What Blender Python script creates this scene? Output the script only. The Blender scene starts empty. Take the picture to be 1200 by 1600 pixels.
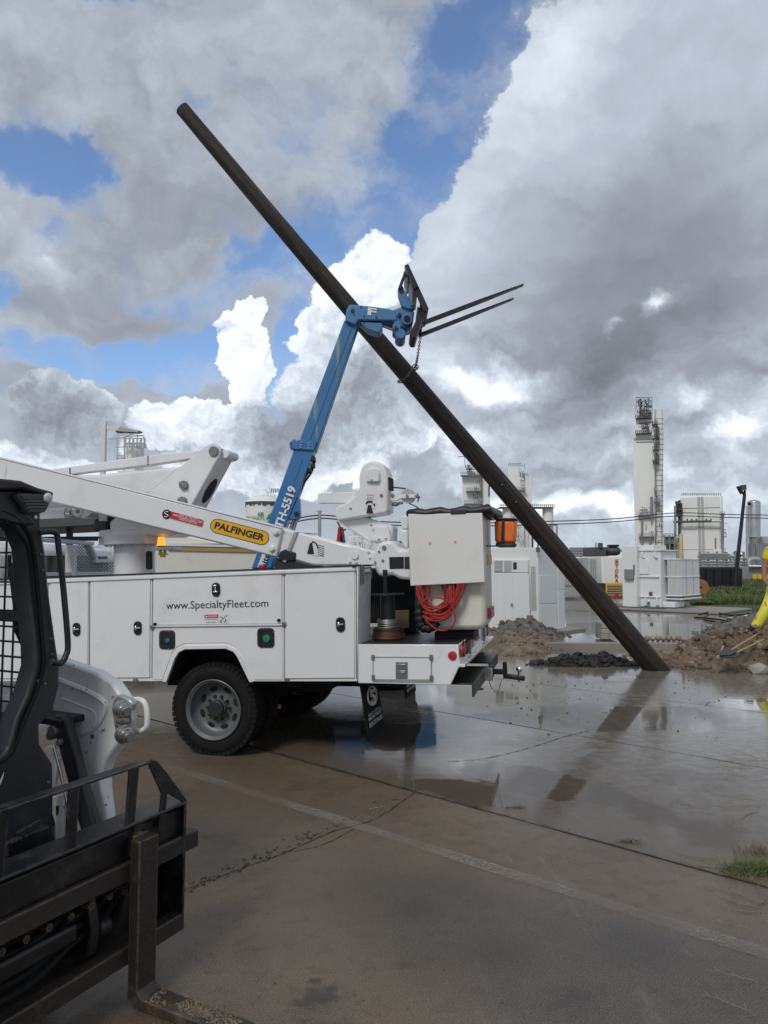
import bpy, bmesh, math, random
from mathutils import Vector, Matrix, Euler
random.seed(7)
S = bpy.context.scene
COL = S.collection
R = math.radians
# ------------------------------------------------------------------ camera
F = 1150.0; CH = 1.70; YH = 880.0
PITCH = math.atan((YH-800)/F)
cd = bpy.data.cameras.new('camera'); cam = bpy.data.objects.new('camera', cd); COL.objects.link(cam)
cam.location = (0, 0, CH); cam.rotation_euler = (math.pi/2+PITCH, 0, 0)
cd.sensor_fit = 'VERTICAL'; cd.sensor_height = 36; cd.sensor_width = 27; cd.lens = 36*F/1600
cd.clip_start = 0.05; cd.clip_end = 6000
S.camera = cam
S.view_settings.view_transform = 'Standard'; S.view_settings.look = 'None'
S.view_settings.gamma = 1; S.view_settings.use_curve_mapping = False
S.view_settings.exposure = 0.36
CAMP = Vector((0, 0, CH))
FW = Vector((0, math.cos(PITCH), math.sin(PITCH))); UPV = Vector((0, -math.sin(PITCH), math.cos(PITCH))); RT = Vector((1, 0, 0))
def ray(px, py): return (FW + RT*((px-600)/F) + UPV*((800-py)/F)).normalized()
def G(px, py, z=0.0):
    d = ray(px, py); return CAMP + d*((z-CH)/d.z)
def W(px, py, Y):
    d = ray(px, py); return CAMP + d*(Y/d.y)

# ------------------------------------------------------------------ world: physical sky behind broken cloud
SUN_EL, SUN_AZ = R(44), R(205)
CLOUD = 1.12
world = bpy.data.worlds.new('World'); S.world = world; world.use_nodes = True
wt = world.node_tree; wt.nodes.clear()
def N(nt, typ, **kw):
    n = nt.nodes.new(typ)
    for k, v in kw.items():
        if k == 'ins':
            for i, x in v.items():
                if hasattr(x, 'is_output') or isinstance(x, bpy.types.NodeSocket): nt.links.new(x, n.inputs[i])
                else: n.inputs[i].default_value = x
        else: setattr(n, k, v)
    return n
def M_(nt, op, a, b=None, c=None, clamp=False):
    n = nt.nodes.new('ShaderNodeMath'); n.operation = op; n.use_clamp = clamp
    for i, x in enumerate((a, b, c)):
        if x is None: continue
        if isinstance(x, (int, float)): n.inputs[i].default_value = x
        else: nt.links.new(x, n.inputs[i])
    return n.outputs[0]
def sstep(nt, v, a, b, o0=0.0, o1=1.0):
    n = nt.nodes.new('ShaderNodeMapRange'); n.interpolation_type = 'SMOOTHSTEP'
    nt.links.new(v, n.inputs[0]); n.inputs[1].default_value = a; n.inputs[2].default_value = b
    n.inputs[3].default_value = o0; n.inputs[4].default_value = o1
    return n.outputs[0]
def vm(nt, op, a, b=None, scale=None):
    n = nt.nodes.new('ShaderNodeVectorMath'); n.operation = op
    for i, x in enumerate((a, b)):
        if x is None: continue
        if isinstance(x, (tuple, Vector)): n.inputs[i].default_value = tuple(x)
        else: nt.links.new(x, n.inputs[i])
    if scale is not None: n.inputs['Scale'].default_value = scale
    return n.outputs[1] if op in ('LENGTH', 'DOT_PRODUCT') else n.outputs[0]
def noise(nt, vec, scale, detail=6, rough=0.55, lac=2.0, dist=0.0, col=False, typ='FBM'):
    n = nt.nodes.new('ShaderNodeTexNoise'); n.noise_type = typ
    nt.links.new(vec, n.inputs['Vector']); n.inputs['Scale'].default_value = scale
    n.inputs['Detail'].default_value = detail; n.inputs['Roughness'].default_value = rough
    n.inputs['Lacunarity'].default_value = lac; n.inputs['Distortion'].default_value = dist
    return n.outputs['Color'] if col else n.outputs['Fac']
def mixc(nt, f, a, b):
    n = nt.nodes.new('ShaderNodeMix'); n.data_type = 'RGBA'
    for i, x in ((0, f), (6, a), (7, b)):
        if isinstance(x, (int, float)): n.inputs[i].default_value = x
        elif isinstance(x, tuple): n.inputs[i].default_value = x if len(x) == 4 else x+(1,)
        else: nt.links.new(x, n.inputs[i])
    return n.outputs[2]
def srgb(r, g, b):
    f = lambda c: (c/255/12.92) if c/255 <= .04045 else ((c/255+.055)/1.055)**2.4
    return (f(r), f(g), f(b))

tc = wt.nodes.new('ShaderNodeTexCoord'); D = tc.outputs['Generated']
D = vm(wt, 'NORMALIZE', D)
# domain warp: billowing outlines
w1 = vm(wt, 'SCALE', vm(wt, 'SUBTRACT', noise(wt, D, 4.0, 2, .5, col=True), (.5, .5, .5)), scale=0.14)
w2 = vm(wt, 'SCALE', vm(wt, 'SUBTRACT', noise(wt, D, 20.0, 5, .60, col=True), (.5, .5, .5)), scale=0.075)
DW = vm(wt, 'ADD', vm(wt, 'ADD', D, w1), w2)                               # soft wispy layer
DC = vm(wt, 'ADD', vm(wt, 'ADD', D, vm(wt, 'SCALE', w1, scale=.35)), w2)   # crisp cumulus
def blob(px, py, rx, ry, ang=0, w=1.0, src=None, inner=0.0):
    """soft ellipse fixed in the sky; centre and size given by where it stands in the photograph"""
    c = ray(px, py); n = c
    ex0 = (ray(px+5, py)-ray(px-5, py)).normalized(); ey0 = ex0.cross(n)
    if ey0.z < 0: ey0 = -ey0
    k = (ray(px+5, py)-ray(px-5, py)).length/10
    ca, sa = math.cos(R(ang)), math.sin(R(ang))
    ex = ex0*ca + ey0*sa; ey = -ex0*sa + ey0*ca; ez = ex.cross(ey)
    Mx = Matrix((ex, ey, ez)).transposed()
    mp = wt.nodes.new('ShaderNodeMapping'); mp.vector_type = 'TEXTURE'
    wt.links.new(src, mp.inputs[0])
    mp.inputs[1].default_value = c; mp.inputs[2].default_value = Mx.to_euler('XYZ')
    mp.inputs[3].default_value = (rx*k, ry*k, max(rx, ry)*k*2)
    return sstep(wt, vm(wt, 'LENGTH', mp.outputs[0]), 1.0, inner, 0.0, w)
def joined(lst, src, inner, op='ADD'):
    s = None
    for b in lst:
        q = blob(*b, src=src, inner=inner); s = q if s is None else M_(wt, op, s, q)
    return s
lo = noise(wt, vm(wt, 'MULTIPLY', D, (1, 1, 1.5)), 3.2, 4, .5)
fb = noise(wt, vm(wt, 'MULTIPLY', DW, (1, 1, 1.8)), 9.0, 6, .55)
hi = noise(wt, DC, 34.0, 5, .6)
hi_up = noise(wt, vm(wt, 'ADD', DC, (-.005, 0, .010)), 34.0, 5, .6)
md_up = noise(wt, vm(wt, 'MULTIPLY', vm(wt, 'ADD', DW, (-.012, 0, .022)), (1, 1, 1.8)), 9.0, 6, .55)
rel_hi = M_(wt, 'SUBTRACT', hi, hi_up); rel_md = M_(wt, 'SUBTRACT', fb, md_up)
zz = N(wt, 'ShaderNodeSeparateXYZ', ins={0: D}).outputs[2]
low = sstep(wt, zz, .38, .16)                                              # 1 towards the horizon: busier, smaller clouds
c5 = lambda v: M_(wt, 'SUBTRACT', v, .5)
mul = lambda a, b: M_(wt, 'MULTIPLY', a, b)
add = lambda *a: a[0] if len(a) == 1 else M_(wt, 'ADD', a[0], add(*a[1:]))
# blue openings in the soft left-hand layer
blueA = joined([
 (715, 130, 125, 330, -18, 1.2), (605, 330, 125, 190, -40, 1.0), (455, 425, 150, 62, 20, 1.0), (280, 455, 150, 34, -8, .6),
 (150, 555, 330, 52, -3, 1.1), (330, 540, 120, 80, 0, .9), (20, 230, 190, 95, -22, 1.15), (130, 235, 90, 40, -50, .5), (0, 450, 62, 66, 0, 1.0), (150, 2, 110, 36, -8, .8), (60, 345, 50, 24, 0, .6),
 (338, 185, 36, 34, 0, .6), (980, 0, 110, 50, 0, 1.0), (470, 560, 50, 130, -12, 1.0), (500, 330, 150, 110, -30, .35), (470, 230, 140, 40, 40, .22)], DW, .25)
skyA = sstep(wt, add(blueA, mul(c5(fb), -1.7), mul(c5(hi), -.45)), .02, 1.05)
# cumulus towers
mC = joined([(384, 545, 52, 62, 8, 1), (372, 497, 46, 22, 0, 1), (404, 592, 42, 66, 0, 1), (285, 652, 88, 52, 0, 1), (228, 672, 44, 46, 0, 1), (350, 665, 100, 60, 0, 1), (430, 720, 220, 80, 0, 1),
 (588, 418, 72, 64, 25, 1), (560, 480, 80, 90, 0, 1), (505, 545, 56, 70, 20, 1), (520, 640, 100, 110, 0, 1), (620, 560, 120, 190, 0, 1), (100, 640, 118, 72, 0, 1), (60, 760, 200, 80, 0, 1)], DC, .62, 'MAXIMUM')
mC = sstep(wt, add(mC, mul(c5(hi), .45)), .32, .68)
# the big grey mass on the right
mR = joined([(1010, 330, 300, 420, -14, 1), (870, 170, 112, 170, -14, 1), (830, 330, 150, 160, 0, 1), (735, 400, 110, 110, 0, 1), (740, 560, 160, 150, 0, 1), (1000, 700, 380, 260, 0, 1), (1120, 60, 180, 160, 0, 1)], DC, .72, 'MAXIMUM')
mR = sstep(wt, add(mR, mul(c5(hi), .40), mul(c5(fb), .35)), .32, .68)
# brightness of each layer (0 dark base .. 1 sunlit)
brA = add(joined([(300, 330, 330, 220, 0, -.07), (150, 470, 220, 70, -5, -.10), (40, 385, 80, 60, 0, .22), (480, 110, 260, 140, -20, .04), (60, 80, 200, 120, 0, -.03)], DW, 0), mul(c5(lo), .22), mul(c5(fb), .16), mul(rel_md, .28))
brA = add(brA, .52)
brA = add(brA, mul(sstep(wt, skyA, 0, .5), .05))
brC = add(joined([(450, 690, 140, 100, 0, -.46), (560, 600, 130, 130, 10, -.26), (290, 705, 90, 36, 0, -.26), (90, 650, 190, 110, 0, -.50), (600, 640, 110, 130, 0, -.22), (300, 775, 260, 40, 0, -.12)], DC, .1), mul(rel_hi, .48), mul(rel_md, .22), mul(c5(fb), .15))
brC = add(brC, .88)
brR = add(joined([(1010, 480, 330, 260, 15, -.28), (1090, 300, 300, 240, 0, -.12), (870, 560, 260, 130, 10, -.12), (930, 700, 300, 60, 6, -.10), (850, 110, 170, 190, -20, .13), (700, 370, 120, 110, 30, .14), (760, 230, 90, 150, -20, .10),
 (1035, 456, 56, 34, 30, .62), (957, 505, 34, 20, 0, .5), (790, 588, 140, 46, 12, .46), (700, 606, 60, 44, 0, .3), (1105, 632, 44, 40, 20, .36), (1165, 690, 80, 36, 20, .42), (1050, 742, 80, 34, 0, .22), (880, 806, 360, 44, 0, .46), (700, 700, 110, 50, 10, .16), (1180, 780, 90, 30, 0, .12)], DW, 0), mul(c5(lo), .22), mul(c5(fb), mul(add(low, .30), .26)), mul(rel_md, add(mul(low, .38), .16)), mul(rel_hi, mul(low, .16)))
brR = add(brR, .60)
def tint(v):
    ramp = wt.nodes.new('ShaderNodeValToRGB'); wt.links.new(v, ramp.inputs[0]); el = ramp.color_ramp.elements
    stops = [(0.0, (88, 92, 100)), (.25, (112, 117, 126)), (.45, (134, 140, 150)), (.62, (160, 168, 180)), (.80, (196, 204, 214)), (1.0, (236, 240, 245))]
    el[0].position = 0; el[0].color = srgb(*stops[0][1])+(1,); el[1].position = 1; el[1].color = srgb(*stops[-1][1])+(1,)
    for p, c in stops[1:-1]: e = el.new(p); e.color = srgb(*c)+(1,)
    return vm(wt, 'SCALE', ramp.outputs[0], scale=10.0*CLOUD)              # the background runs at 0.1
sky = wt.nodes.new('ShaderNodeTexSky'); sky.sky_type = 'NISHITA'; sky.sun_disc = False
sky.sun_elevation = SUN_EL; sky.sun_rotation = SUN_AZ; sky.air_density = 1.0; sky.dust_density = .8; sky.ozone_density = 1.5
skyc = vm(wt, 'MULTIPLY', sky.outputs[0], (1.02, 1.13, 1.30))
veil = mul(sstep(wt, fb, .42, .74), .45)
final = mixc(wt, mul(skyA, M_(wt, 'SUBTRACT', .97, veil)), tint(brA), skyc)
final = mixc(wt, mC, final, tint(brC))
final = mixc(wt, mR, final, tint(brR))
# haze near the horizon
hz = sstep(wt, zz, .12, -.02, 0, .5)
hcol = tuple(10*CLOUD*c for c in srgb(172, 184, 194))
final = mixc(wt, hz, final, hcol)
bg = N(wt, 'ShaderNodeBackground', ins={0: final}); bg.inputs[1].default_value = 0.1
wo = N(wt, 'ShaderNodeOutputWorld', ins={0: bg.outputs[0]})
# ------------------------------------------------------------------ sun, softened by cloud
sl = bpy.data.lights.new('sun', 'SUN'); sl.energy = 1.2; sl.angle = R(16); sl.color = (1, .96, .9)
so = bpy.data.objects.new('sun', sl); COL.objects.link(so)
so.rotation_euler = Euler((math.pi/2-SUN_EL, 0, math.pi - SUN_AZ), 'XYZ')
so.location = (0, 0, 30)

# ------------------------------------------------------------------ materials
MT = {}
def mat(name, c, rough=.5, metal=0.0, var=.12, vs=3.0, bump=0.0, bs=40.0, dirt=None, da=0.0, ds=1.2, spec=.5, coat=0.0, emit=None, es=0, thr=(.52, .7), streak=0.0, edge=None, er=.007):
    m = bpy.data.materials.new(name); m.use_nodes = True; nt = m.node_tree
    b = nt.nodes['Principled BSDF']
    t = nt.nodes.new('ShaderNodeTexCoord').outputs['Object']
    n1 = noise(nt, t, vs, 6, .6)
    f = M_(nt, 'MULTIPLY_ADD', M_(nt, 'SUBTRACT', n1, .5), 2*var, 1.0)
    col = vm(nt, 'MULTIPLY', (c[0], c[1], c[2]), None)
    cn = nt.nodes[-1]
    cmb = N(nt, 'ShaderNodeCombineXYZ', ins={0: f, 1: f, 2: f}).outputs[0]
    nt.links.new(cmb, cn.inputs[1])
    col = cn.outputs[0]
    r = M_(nt, 'MULTIPLY_ADD', M_(nt, 'SUBTRACT', noise(nt, t, vs*2.3, 5, .6), .5), .3, rough, True)
    if dirt:
        st = t
        if streak: st = vm(nt, 'MULTIPLY', t, (1, 1, streak))
        dm = M_(nt, 'MULTIPLY', sstep(nt, noise(nt, st, ds, 8, .7), thr[0], thr[1]), da)
        col = mixc(nt, dm, col, dirt)
        r = M_(nt, 'ADD', r, M_(nt, 'MULTIPLY', dm, .3), None, True)
    if edge:
        bv = nt.nodes.new('ShaderNodeBevel'); bv.samples = 4; bv.inputs['Radius'].default_value = er
        gn = nt.nodes.new('ShaderNodeNewGeometry').outputs['Normal']
        em = sstep(nt, vm(nt, 'DOT_PRODUCT', bv.outputs[0], gn), .985, .90)
        em = M_(nt, 'MULTIPLY', em, sstep(nt, noise(nt, t, 22, 6, .7), .40, .54))
        col = mixc(nt, em, col, edge)
    nt.links.new(col, b.inputs['Base Color']); nt.links.new(r, b.inputs['Roughness'])
    b.inputs['Metallic'].default_value = metal
    b.inputs['Specular IOR Level'].default_value = spec
    if coat: b.inputs['Coat Weight'].default_value = coat; b.inputs['Coat Roughness'].default_value = .08
    if bump:
        bn = nt.nodes.new('ShaderNodeBump'); bn.inputs['Strength'].default_value = bump; bn.inputs['Distance'].default_value = .01
        nt.links.new(noise(nt, t, bs, 8, .65), bn.inputs['Height']); nt.links.new(bn.outputs[0], b.inputs['Normal'])
    if emit:
        b.inputs['Emission Color'].default_value = emit+(1,); b.inputs['Emission Strength'].default_value = es
    MT[name] = m; return m
mat('white_paint', (.78, .79, .79), .22, var=.02, coat=.6, dirt=(.40, .36, .30), da=.34, ds=1.6, thr=(.50, .74), bump=.03, bs=3)
mat('boom_white', (.76, .77, .77), .30, var=.03, coat=.3, dirt=(.4, .38, .34), da=.25, ds=1.6)
mat('cream_fibre', (.70, .68, .61), .38, var=.04, dirt=(.40, .36, .28), da=.3, ds=2.0)
mat('bucket_white', (.74, .73, .70), .35, var=.03, dirt=(.42, .38, .30), da=.18, ds=2.0)
mat('blue_paint', (.035, .16, .38), .38, var=.15, coat=.2, dirt=(.16, .22, .22), da=.45, ds=3, vs=5)
mat('blue_worn', (.045, .17, .36), .45, var=.2, dirt=(.30, .36, .24), da=.8, ds=6, thr=(.55, .66), streak=.12)
mat('blue_head', (.07, .20, .40), .42, var=.15, dirt=(.1, .1, .1), da=.4, ds=5)
mat('black_paint', (.012, .013, .015), .40, edge=(.13, .12, .11), er=.004,  var=.3, dirt=(.10, .085, .07), da=.35, ds=4, bump=.1)
mat('fork_black', (.008, .008, .009), .36, edge=(.11, .095, .08), er=.009, var=.4, dirt=(.06, .05, .042), da=.7, ds=7, bump=.25, bs=25, thr=(.5, .72))
mat('rust_steel', (.026, .020, .016), .5, edge=(.17, .12, .085), er=.010,  var=.6, dirt=(.13, .085, .055), da=.75, ds=5, bump=.4, bs=40)
mat('charcoal', (.020, .023, .028), .45, edge=(.14, .14, .14), er=.004,  var=.12, dirt=(.08, .08, .08), da=.3, ds=4, bump=.05)
mat('rubber', (.008, .008, .0085), .85, spec=.3, var=.3, dirt=(.05, .04, .032), da=.35, ds=6, bump=.2, bs=60)
mat('dark', (.008, .008, .009), .7, var=.3)
mat('rim_grey', (.13, .14, .14), .45, metal=.2, var=.1, dirt=(.12, .11, .1), da=.5, ds=5)
mat('steel', (.45, .45, .44), .3, metal=.9, var=.15)
mat('dull_steel', (.22, .22, .21), .5, metal=.6, var=.25, dirt=(.1, .07, .05), da=.5, ds=8)
mat('chrome', (.75, .75, .76), .12, metal=1.0, var=.05)
mat('red', (.42, .02, .03), .35, var=.1)
mat('red_hose', (.36, .03, .022), .4, var=.15)
mat('red_label', (.50, .03, .05), .4, var=.05)
mat('label_yellow', (.78, .42, .015), .4, var=.04)
mat('label_white', (.72, .72, .72), .4, var=.04)
mat('ink', (.012, .012, .016), .5, var=.05)
mat('ink_white', (.75, .75, .75), .5, var=.05)
mat('ink_green', (.03, .20, .09), .5, var=.05)
mat('cap_blue', (.03, .13, .42), .35, var=.1)
mat('cap_green', (.03, .22, .12), .35, var=.1)
mat('orange', (.82, .17, .02), .45, var=.1)
mat('amber', (.9, .35, .02), .3, var=.05, emit=(1, .36, .03), es=1.0)
mat('copper_wire', (.10, .045, .025), .5, metal=.4, var=.4, bump=.5, bs=60)
mat('vinyl_black', (.012, .013, .013), .42, var=.3, bump=.6, bs=14)
mat('deck_black', (.014, .014, .014), .38, var=.4, dirt=(.07, .06, .05), da=.5, ds=3, bump=.4, bs=60)
mat('wood', (.36, .26, .13), .7, var=.25, vs=8)
mat('plant_white', (.80, .80, .76), .55, var=.08, vs=.3, dirt=(.30, .28, .24), da=.5, ds=.35, streak=.2)
mat('plant_grey', (.26, .27, .27), .5, metal=.3, var=.25)
mat('plant_dark', (.07, .075, .08), .6, var=.3)
mat('plant_cream', (.55, .47, .28), .6, var=.25, dirt=(.25, .15, .07), da=.5, ds=1)
mat('rust_plate', (.30, .13, .05), .7, var=.3)
mat('silver_tank', (.50, .51, .51), .32, metal=.7, var=.1, vs=1)
mat('xfmr_white', (.74, .76, .75), .4, var=.03)
mat('fin_grey', (.42, .44, .42), .5, var=.1)
mat('gold_band', (.40, .25, .07), .5, var=.2)
mat('glass_dark', (.02, .022, .025), .08, var=.1, spec=.8)
mat('galv', (.42, .43, .43), .45, metal=.6, var=.2)
mat('concrete_pad', (.26, .24, .21), .6, var=.2, bump=.4, bs=20)
mat('skin', (.30, .15, .10), .5, var=.08)
mat('hiviz', (.72, .52, .03), .7, var=.12, bump=.3, bs=20, dirt=(.2, .15, .06), da=.4, ds=5)
mat('yellow_rubber', (.75, .66, .05), .45, var=.1, dirt=(.12, .10, .05), da=.8, ds=9, thr=(.54, .62))
mat('denim', (.03, .04, .07), .8, var=.2)
mat('grass', (.10, .145, .045), .8, var=.5, vs=30)
mat('grass_dry', (.22, .19, .11), .8, var=.3, vs=30)
mat('stone', (.34, .31, .27), .8, var=.25, bump=.6, bs=20)
mat('aluminium', (.5, .5, .5), .4, metal=.8, var=.1)
mat('loader_white', (.72, .73, .72), .35, var=.03, coat=.2, dirt=(.03, .03, .03), da=.95, ds=20, thr=(.61, .635))
mat('cloth_blue', (.02, .03, .06), .8, var=.2)
mat('clear_plastic', (.55, .56, .56), .2, var=.2)

# timber pole: creosoted grain running along the pole (object Z)
def pole_mat():
    m = bpy.data.materials.new('pole_wood'); m.use_nodes = True; nt = m.node_tree; b = nt.nodes['Principled BSDF']
    t = nt.nodes.new('ShaderNodeTexCoord').outputs['Object']
    s = vm(nt, 'MULTIPLY', t, (9, 9, .35))
    n1 = noise(nt, s, 1.6, 8, .65); n2 = noise(nt, vm(nt, 'MULTIPLY', t, (30, 30, .8)), 2.0, 6, .6)
    c = mixc(nt, sstep(nt, n1, .42, .72), (.011, .008, .0055), (.062, .039, .022))
    c = mixc(nt, sstep(nt, n2, .56, .74), c, (.11, .070, .042))
    kn = noise(nt, vm(nt, 'MULTIPLY', t, (3, 3, 1.1)), 2.2, 5, .6)
    c = mixc(nt, sstep(nt, kn, .50, .64, 0, .8), c, (.010, .008, .007))
    c = mixc(nt, sstep(nt, noise(nt, vm(nt, 'MULTIPLY', t, (60, 60, 1.5)), 2, 3, .5), .66, .72, 0, .9), c, (.005, .004, .004))
    nt.links.new(c, b.inputs['Base Color'])
    b.inputs['Roughness'].default_value = .55
    bn = nt.nodes.new('ShaderNodeBump'); bn.inputs['Strength'].default_value = .7; bn.inputs['Distance'].default_value = .02
    nt.links.new(M_(nt, 'ADD', n1, n2), bn.inputs['Height']); nt.links.new(bn.outputs[0], b.inputs['Normal'])
    MT['pole_wood'] = m
pole_mat()
def dirt_mat(name, c1, c2, rough, sc=3.0):
    m = bpy.data.materials.new(name); m.use_nodes = True; nt = m.node_tree; b = nt.nodes['Principled BSDF']
    t = nt.nodes.new('ShaderNodeTexCoord').outputs['Object']
    n1 = noise(nt, t, sc, 10, .7); n2 = noise(nt, t, sc*9, 6, .7)
    c = mixc(nt, sstep(nt, n1, .38, .66), c1, c2)
    c = mixc(nt, sstep(nt, n2, .60, .75, 0, .6), c, tuple(min(1, x*1.7) for x in c2))
    nt.links.new(c, b.inputs['Base Color']); b.inputs['Roughness'].default_value = rough
    bn = nt.nodes.new('ShaderNodeBump'); bn.inputs['Strength'].default_value = 1; bn.inputs['Distance'].default_value = .03
    nt.links.new(M_(nt, 'ADD', n1, M_(nt, 'MULTIPLY', n2, .5)), bn.inputs['Height']); nt.links.new(bn.outputs[0], b.inputs['Normal'])
    MT[name] = m
dirt_mat('soil_brown', (.10, .068, .046), (.22, .165, .115), .85)
dirt_mat('soil_grey', (.10, .09, .08), (.20, .18, .155), .85, 6)
dirt_mat('soil_sand', (.17, .13, .085), (.30, .24, .17), .9, 3)
dirt_mat('mud_black', (.010, .009, .008), (.030, .026, .023), .5, 4)

O0 = G(650, 1237); e1 = (G(1150, 1352)-G(530, 1190)); e1.z = 0; e1.normalize(); e2 = Vector((-e1.y, e1.x, 0))
# ---- wet concrete: puddles are smooth water film over slightly rougher damp concrete
def wet_mat():
    m = bpy.data.materials.new('wet_concrete'); m.use_nodes = True; nt = m.node_tree; b = nt.nodes['Principled BSDF']
    g = nt.nodes.new('ShaderNodeNewGeometry').outputs['Position']
    xy = vm(nt, 'MULTIPLY', g, (1, 1, 0))
    wrp = vm(nt, 'SCALE', vm(nt, 'SUBTRACT', noise(nt, xy, 1.1, 5, .6, col=True), (.5, .5, .5)), scale=.9)
    xw = vm(nt, 'MULTIPLY', vm(nt, 'ADD', xy, wrp), (1, 1, 0))
    def pud(px0, py0, rx, ry, ang, w):
        p = G(px0, py0)
        mp = nt.nodes.new('ShaderNodeMapping'); mp.vector_type = 'TEXTURE'; nt.links.new(xw, mp.inputs[0])
        mp.inputs[1].default_value = (p.x, p.y, 0); mp.inputs[2].default_value = (0, 0, R(ang)); mp.inputs[3].default_value = (rx, ry, 1)
        return sstep(nt, vm(nt, 'LENGTH', mp.outputs[0]), 1.0, .2, 0.0, w)
    s = None
    for q in [(590, 1150, 1.1, .9, -30, 1.0), (850, 1225, 1.15, .50, -42, 1.5), (740, 1245, .8, .30, -42, 1.2), (1000, 1120, 2.2, 1.3, 0, .62), (840, 1120, 1.8, .8, 0, .55), (1100, 1290, .9, .5, -40, .45), (980, 1030, 3, 2, 0, .5),
              (1120, 1220, 1.4, .8, -30, .35), (1000, 985, 7, 3.5, 0, 1.2), (230, 1110, 1.6, 1.6, 0, .95), (1000, 955, 14, 4, 0, .8), (700, 1085, 1.8, 1.3, 0, .75), (420, 1130, 1.4, .7, -10, .9),
              (1190, 1100, 1.0, .5, 0, .8), (950, 1060, 1.6, .35, 10, .6)]:
        v = pud(*q); s = v if s is None else M_(nt, 'ADD', s, v)
    fb = noise(nt, xy, .9, 8, .6)
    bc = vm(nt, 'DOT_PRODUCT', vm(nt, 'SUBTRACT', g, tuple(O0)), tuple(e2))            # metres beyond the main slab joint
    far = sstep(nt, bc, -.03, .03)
    s = M_(nt, 'ADD', s, M_(nt, 'MULTIPLY', far, .26))
    s = M_(nt, 'SUBTRACT', s, M_(nt, 'MULTIPLY', M_(nt, 'SUBTRACT', 1.0, far), .30))
    s = M_(nt, 'ADD', s, M_(nt, 'MULTIPLY', M_(nt, 'SUBTRACT', fb, .5), 1.3))
    water = sstep(nt, s, .56, .80)
    film = M_(nt, 'MULTIPLY', sstep(nt, s, -.25, .35), far)
    damp = sstep(nt, s, -.35, .45)
    fine = noise(nt, xy, 160, 4, .7); mid = noise(nt, xy, 9, 8, .65); big = noise(nt, xy, .55, 5, .55)
    # dry-ish colour: brown silt film left, darker grey tyre-worn concrete lower right
    c = mixc(nt, sstep(nt, big, .36, .66), (.110, .074, .044), (.165, .122, .080))
    q = G(950, 1520); mp = nt.nodes.new('ShaderNodeMapping'); mp.vector_type = 'TEXTURE'; nt.links.new(xw, mp.inputs[0])
    mp.inputs[1].default_value = (q.x, q.y, 0); mp.inputs[2].default_value = (0, 0, R(-38)); mp.inputs[3].default_value = (2.1, .8, 1)
    dk = sstep(nt, M_(nt, 'ADD', vm(nt, 'LENGTH', mp.outputs[0]), M_(nt, 'MULTIPLY', M_(nt, 'SUBTRACT', mid, .5), .5)), 1.0, .5, 0, .75)
    c = mixc(nt, dk, c, (.058, .049, .040))
    c = mixc(nt, sstep(nt, mid, .50, .62, 0, .45), c, (.060, .047, .036))
    c = mixc(nt, sstep(nt, noise(nt, vm(nt, 'MULTIPLY', xy, (1.6, .5, 1)), 2.2, 7, .7), .56, .70, 0, .45), c, (.21, .185, .155))
    c = mixc(nt, sstep(nt, fine, .54, .62, 0, .8), c, (.24, .21, .175))
    c = mixc(nt, sstep(nt, fine, .47, .40, 0, .6), c, (.035, .029, .023))
    c = mixc(nt, sstep(nt, noise(nt, xy, 300, 2, .6), .62, .68, 0, .7), c, (.36, .33, .29))
    stain = sstep(nt, noise(nt, xy, 2.4, 7, .7), .58, .68, 0, .5)
    c = mixc(nt, stain, c, (.04, .034, .03))
    c = mixc(nt, M_(nt, 'MULTIPLY', damp, .25), c, (.070, .058, .047))
    c = mixc(nt, M_(nt, 'MULTIPLY', far, sstep(nt, bc, -.2, 2.5, .15, .85)), c, mixc(nt, sstep(nt, mid, .42, .60), (.165, .146, .120), (.240, .218, .188)))  # paler silt past the joint; base colour also carries painted-in sky reflection
    c = mixc(nt, M_(nt, 'MULTIPLY', water, .45), c, (.070, .056, .042))
    seam = sstep(nt, M_(nt, 'ADD', M_(nt, 'ABSOLUTE', bc), M_(nt, 'MULTIPLY', M_(nt, 'SUBTRACT', mid, .5), .09)), .040, .006, 0, .75)
    c = mixc(nt, seam, c, (.035, .026, .018))
    for (sx, sy, sr, st_) in ((500, 1560, .13, .75), (900, 1560, .10, .45), (650, 1420, .16, .35), (780, 1490, .2, .3), (420, 1480, .25, .25), (1060, 1255, .12, .4), (1000, 1480, .3, .3)):
        q = G(sx, sy); dd = vm(nt, 'LENGTH', vm(nt, 'SUBTRACT', xy, (q.x, q.y, 0)))
        c = mixc(nt, sstep(nt, M_(nt, 'ADD', dd, M_(nt, 'MULTIPLY', M_(nt, 'SUBTRACT', mid, .5), .5)), sr, sr*.3, 0, st_), c, (.030, .026, .022))
    nt.links.new(c, b.inputs['Base Color'])
    rr = M_(nt, 'MULTIPLY_ADD', damp, -.24, .40)
    rr = M_(nt, 'ADD', rr, M_(nt, 'MULTIPLY', M_(nt, 'SUBTRACT', mid, .5), .30))
    rr = M_(nt, 'ADD', M_(nt, 'MULTIPLY', rr, M_(nt, 'SUBTRACT', 1.0, M_(nt, 'MULTIPLY', film, .8))), M_(nt, 'MULTIPLY', film, .09))
    inv = M_(nt, 'SUBTRACT', 1.0, water)
    rr = M_(nt, 'ADD', M_(nt, 'MULTIPLY', rr, inv), M_(nt, 'MULTIPLY', water, .035), None, True)
    nt.links.new(rr, b.inputs['Roughness'])
    b.inputs['IOR'].default_value = 1.5
    hgt = M_(nt, 'ADD', M_(nt, 'MULTIPLY', fine, .22), mid)
    hgt = M_(nt, 'MULTIPLY', hgt, M_(nt, 'MULTIPLY', inv, M_(nt, 'SUBTRACT', 1.0, M_(nt, 'MULTIPLY', film, .85))))
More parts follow.
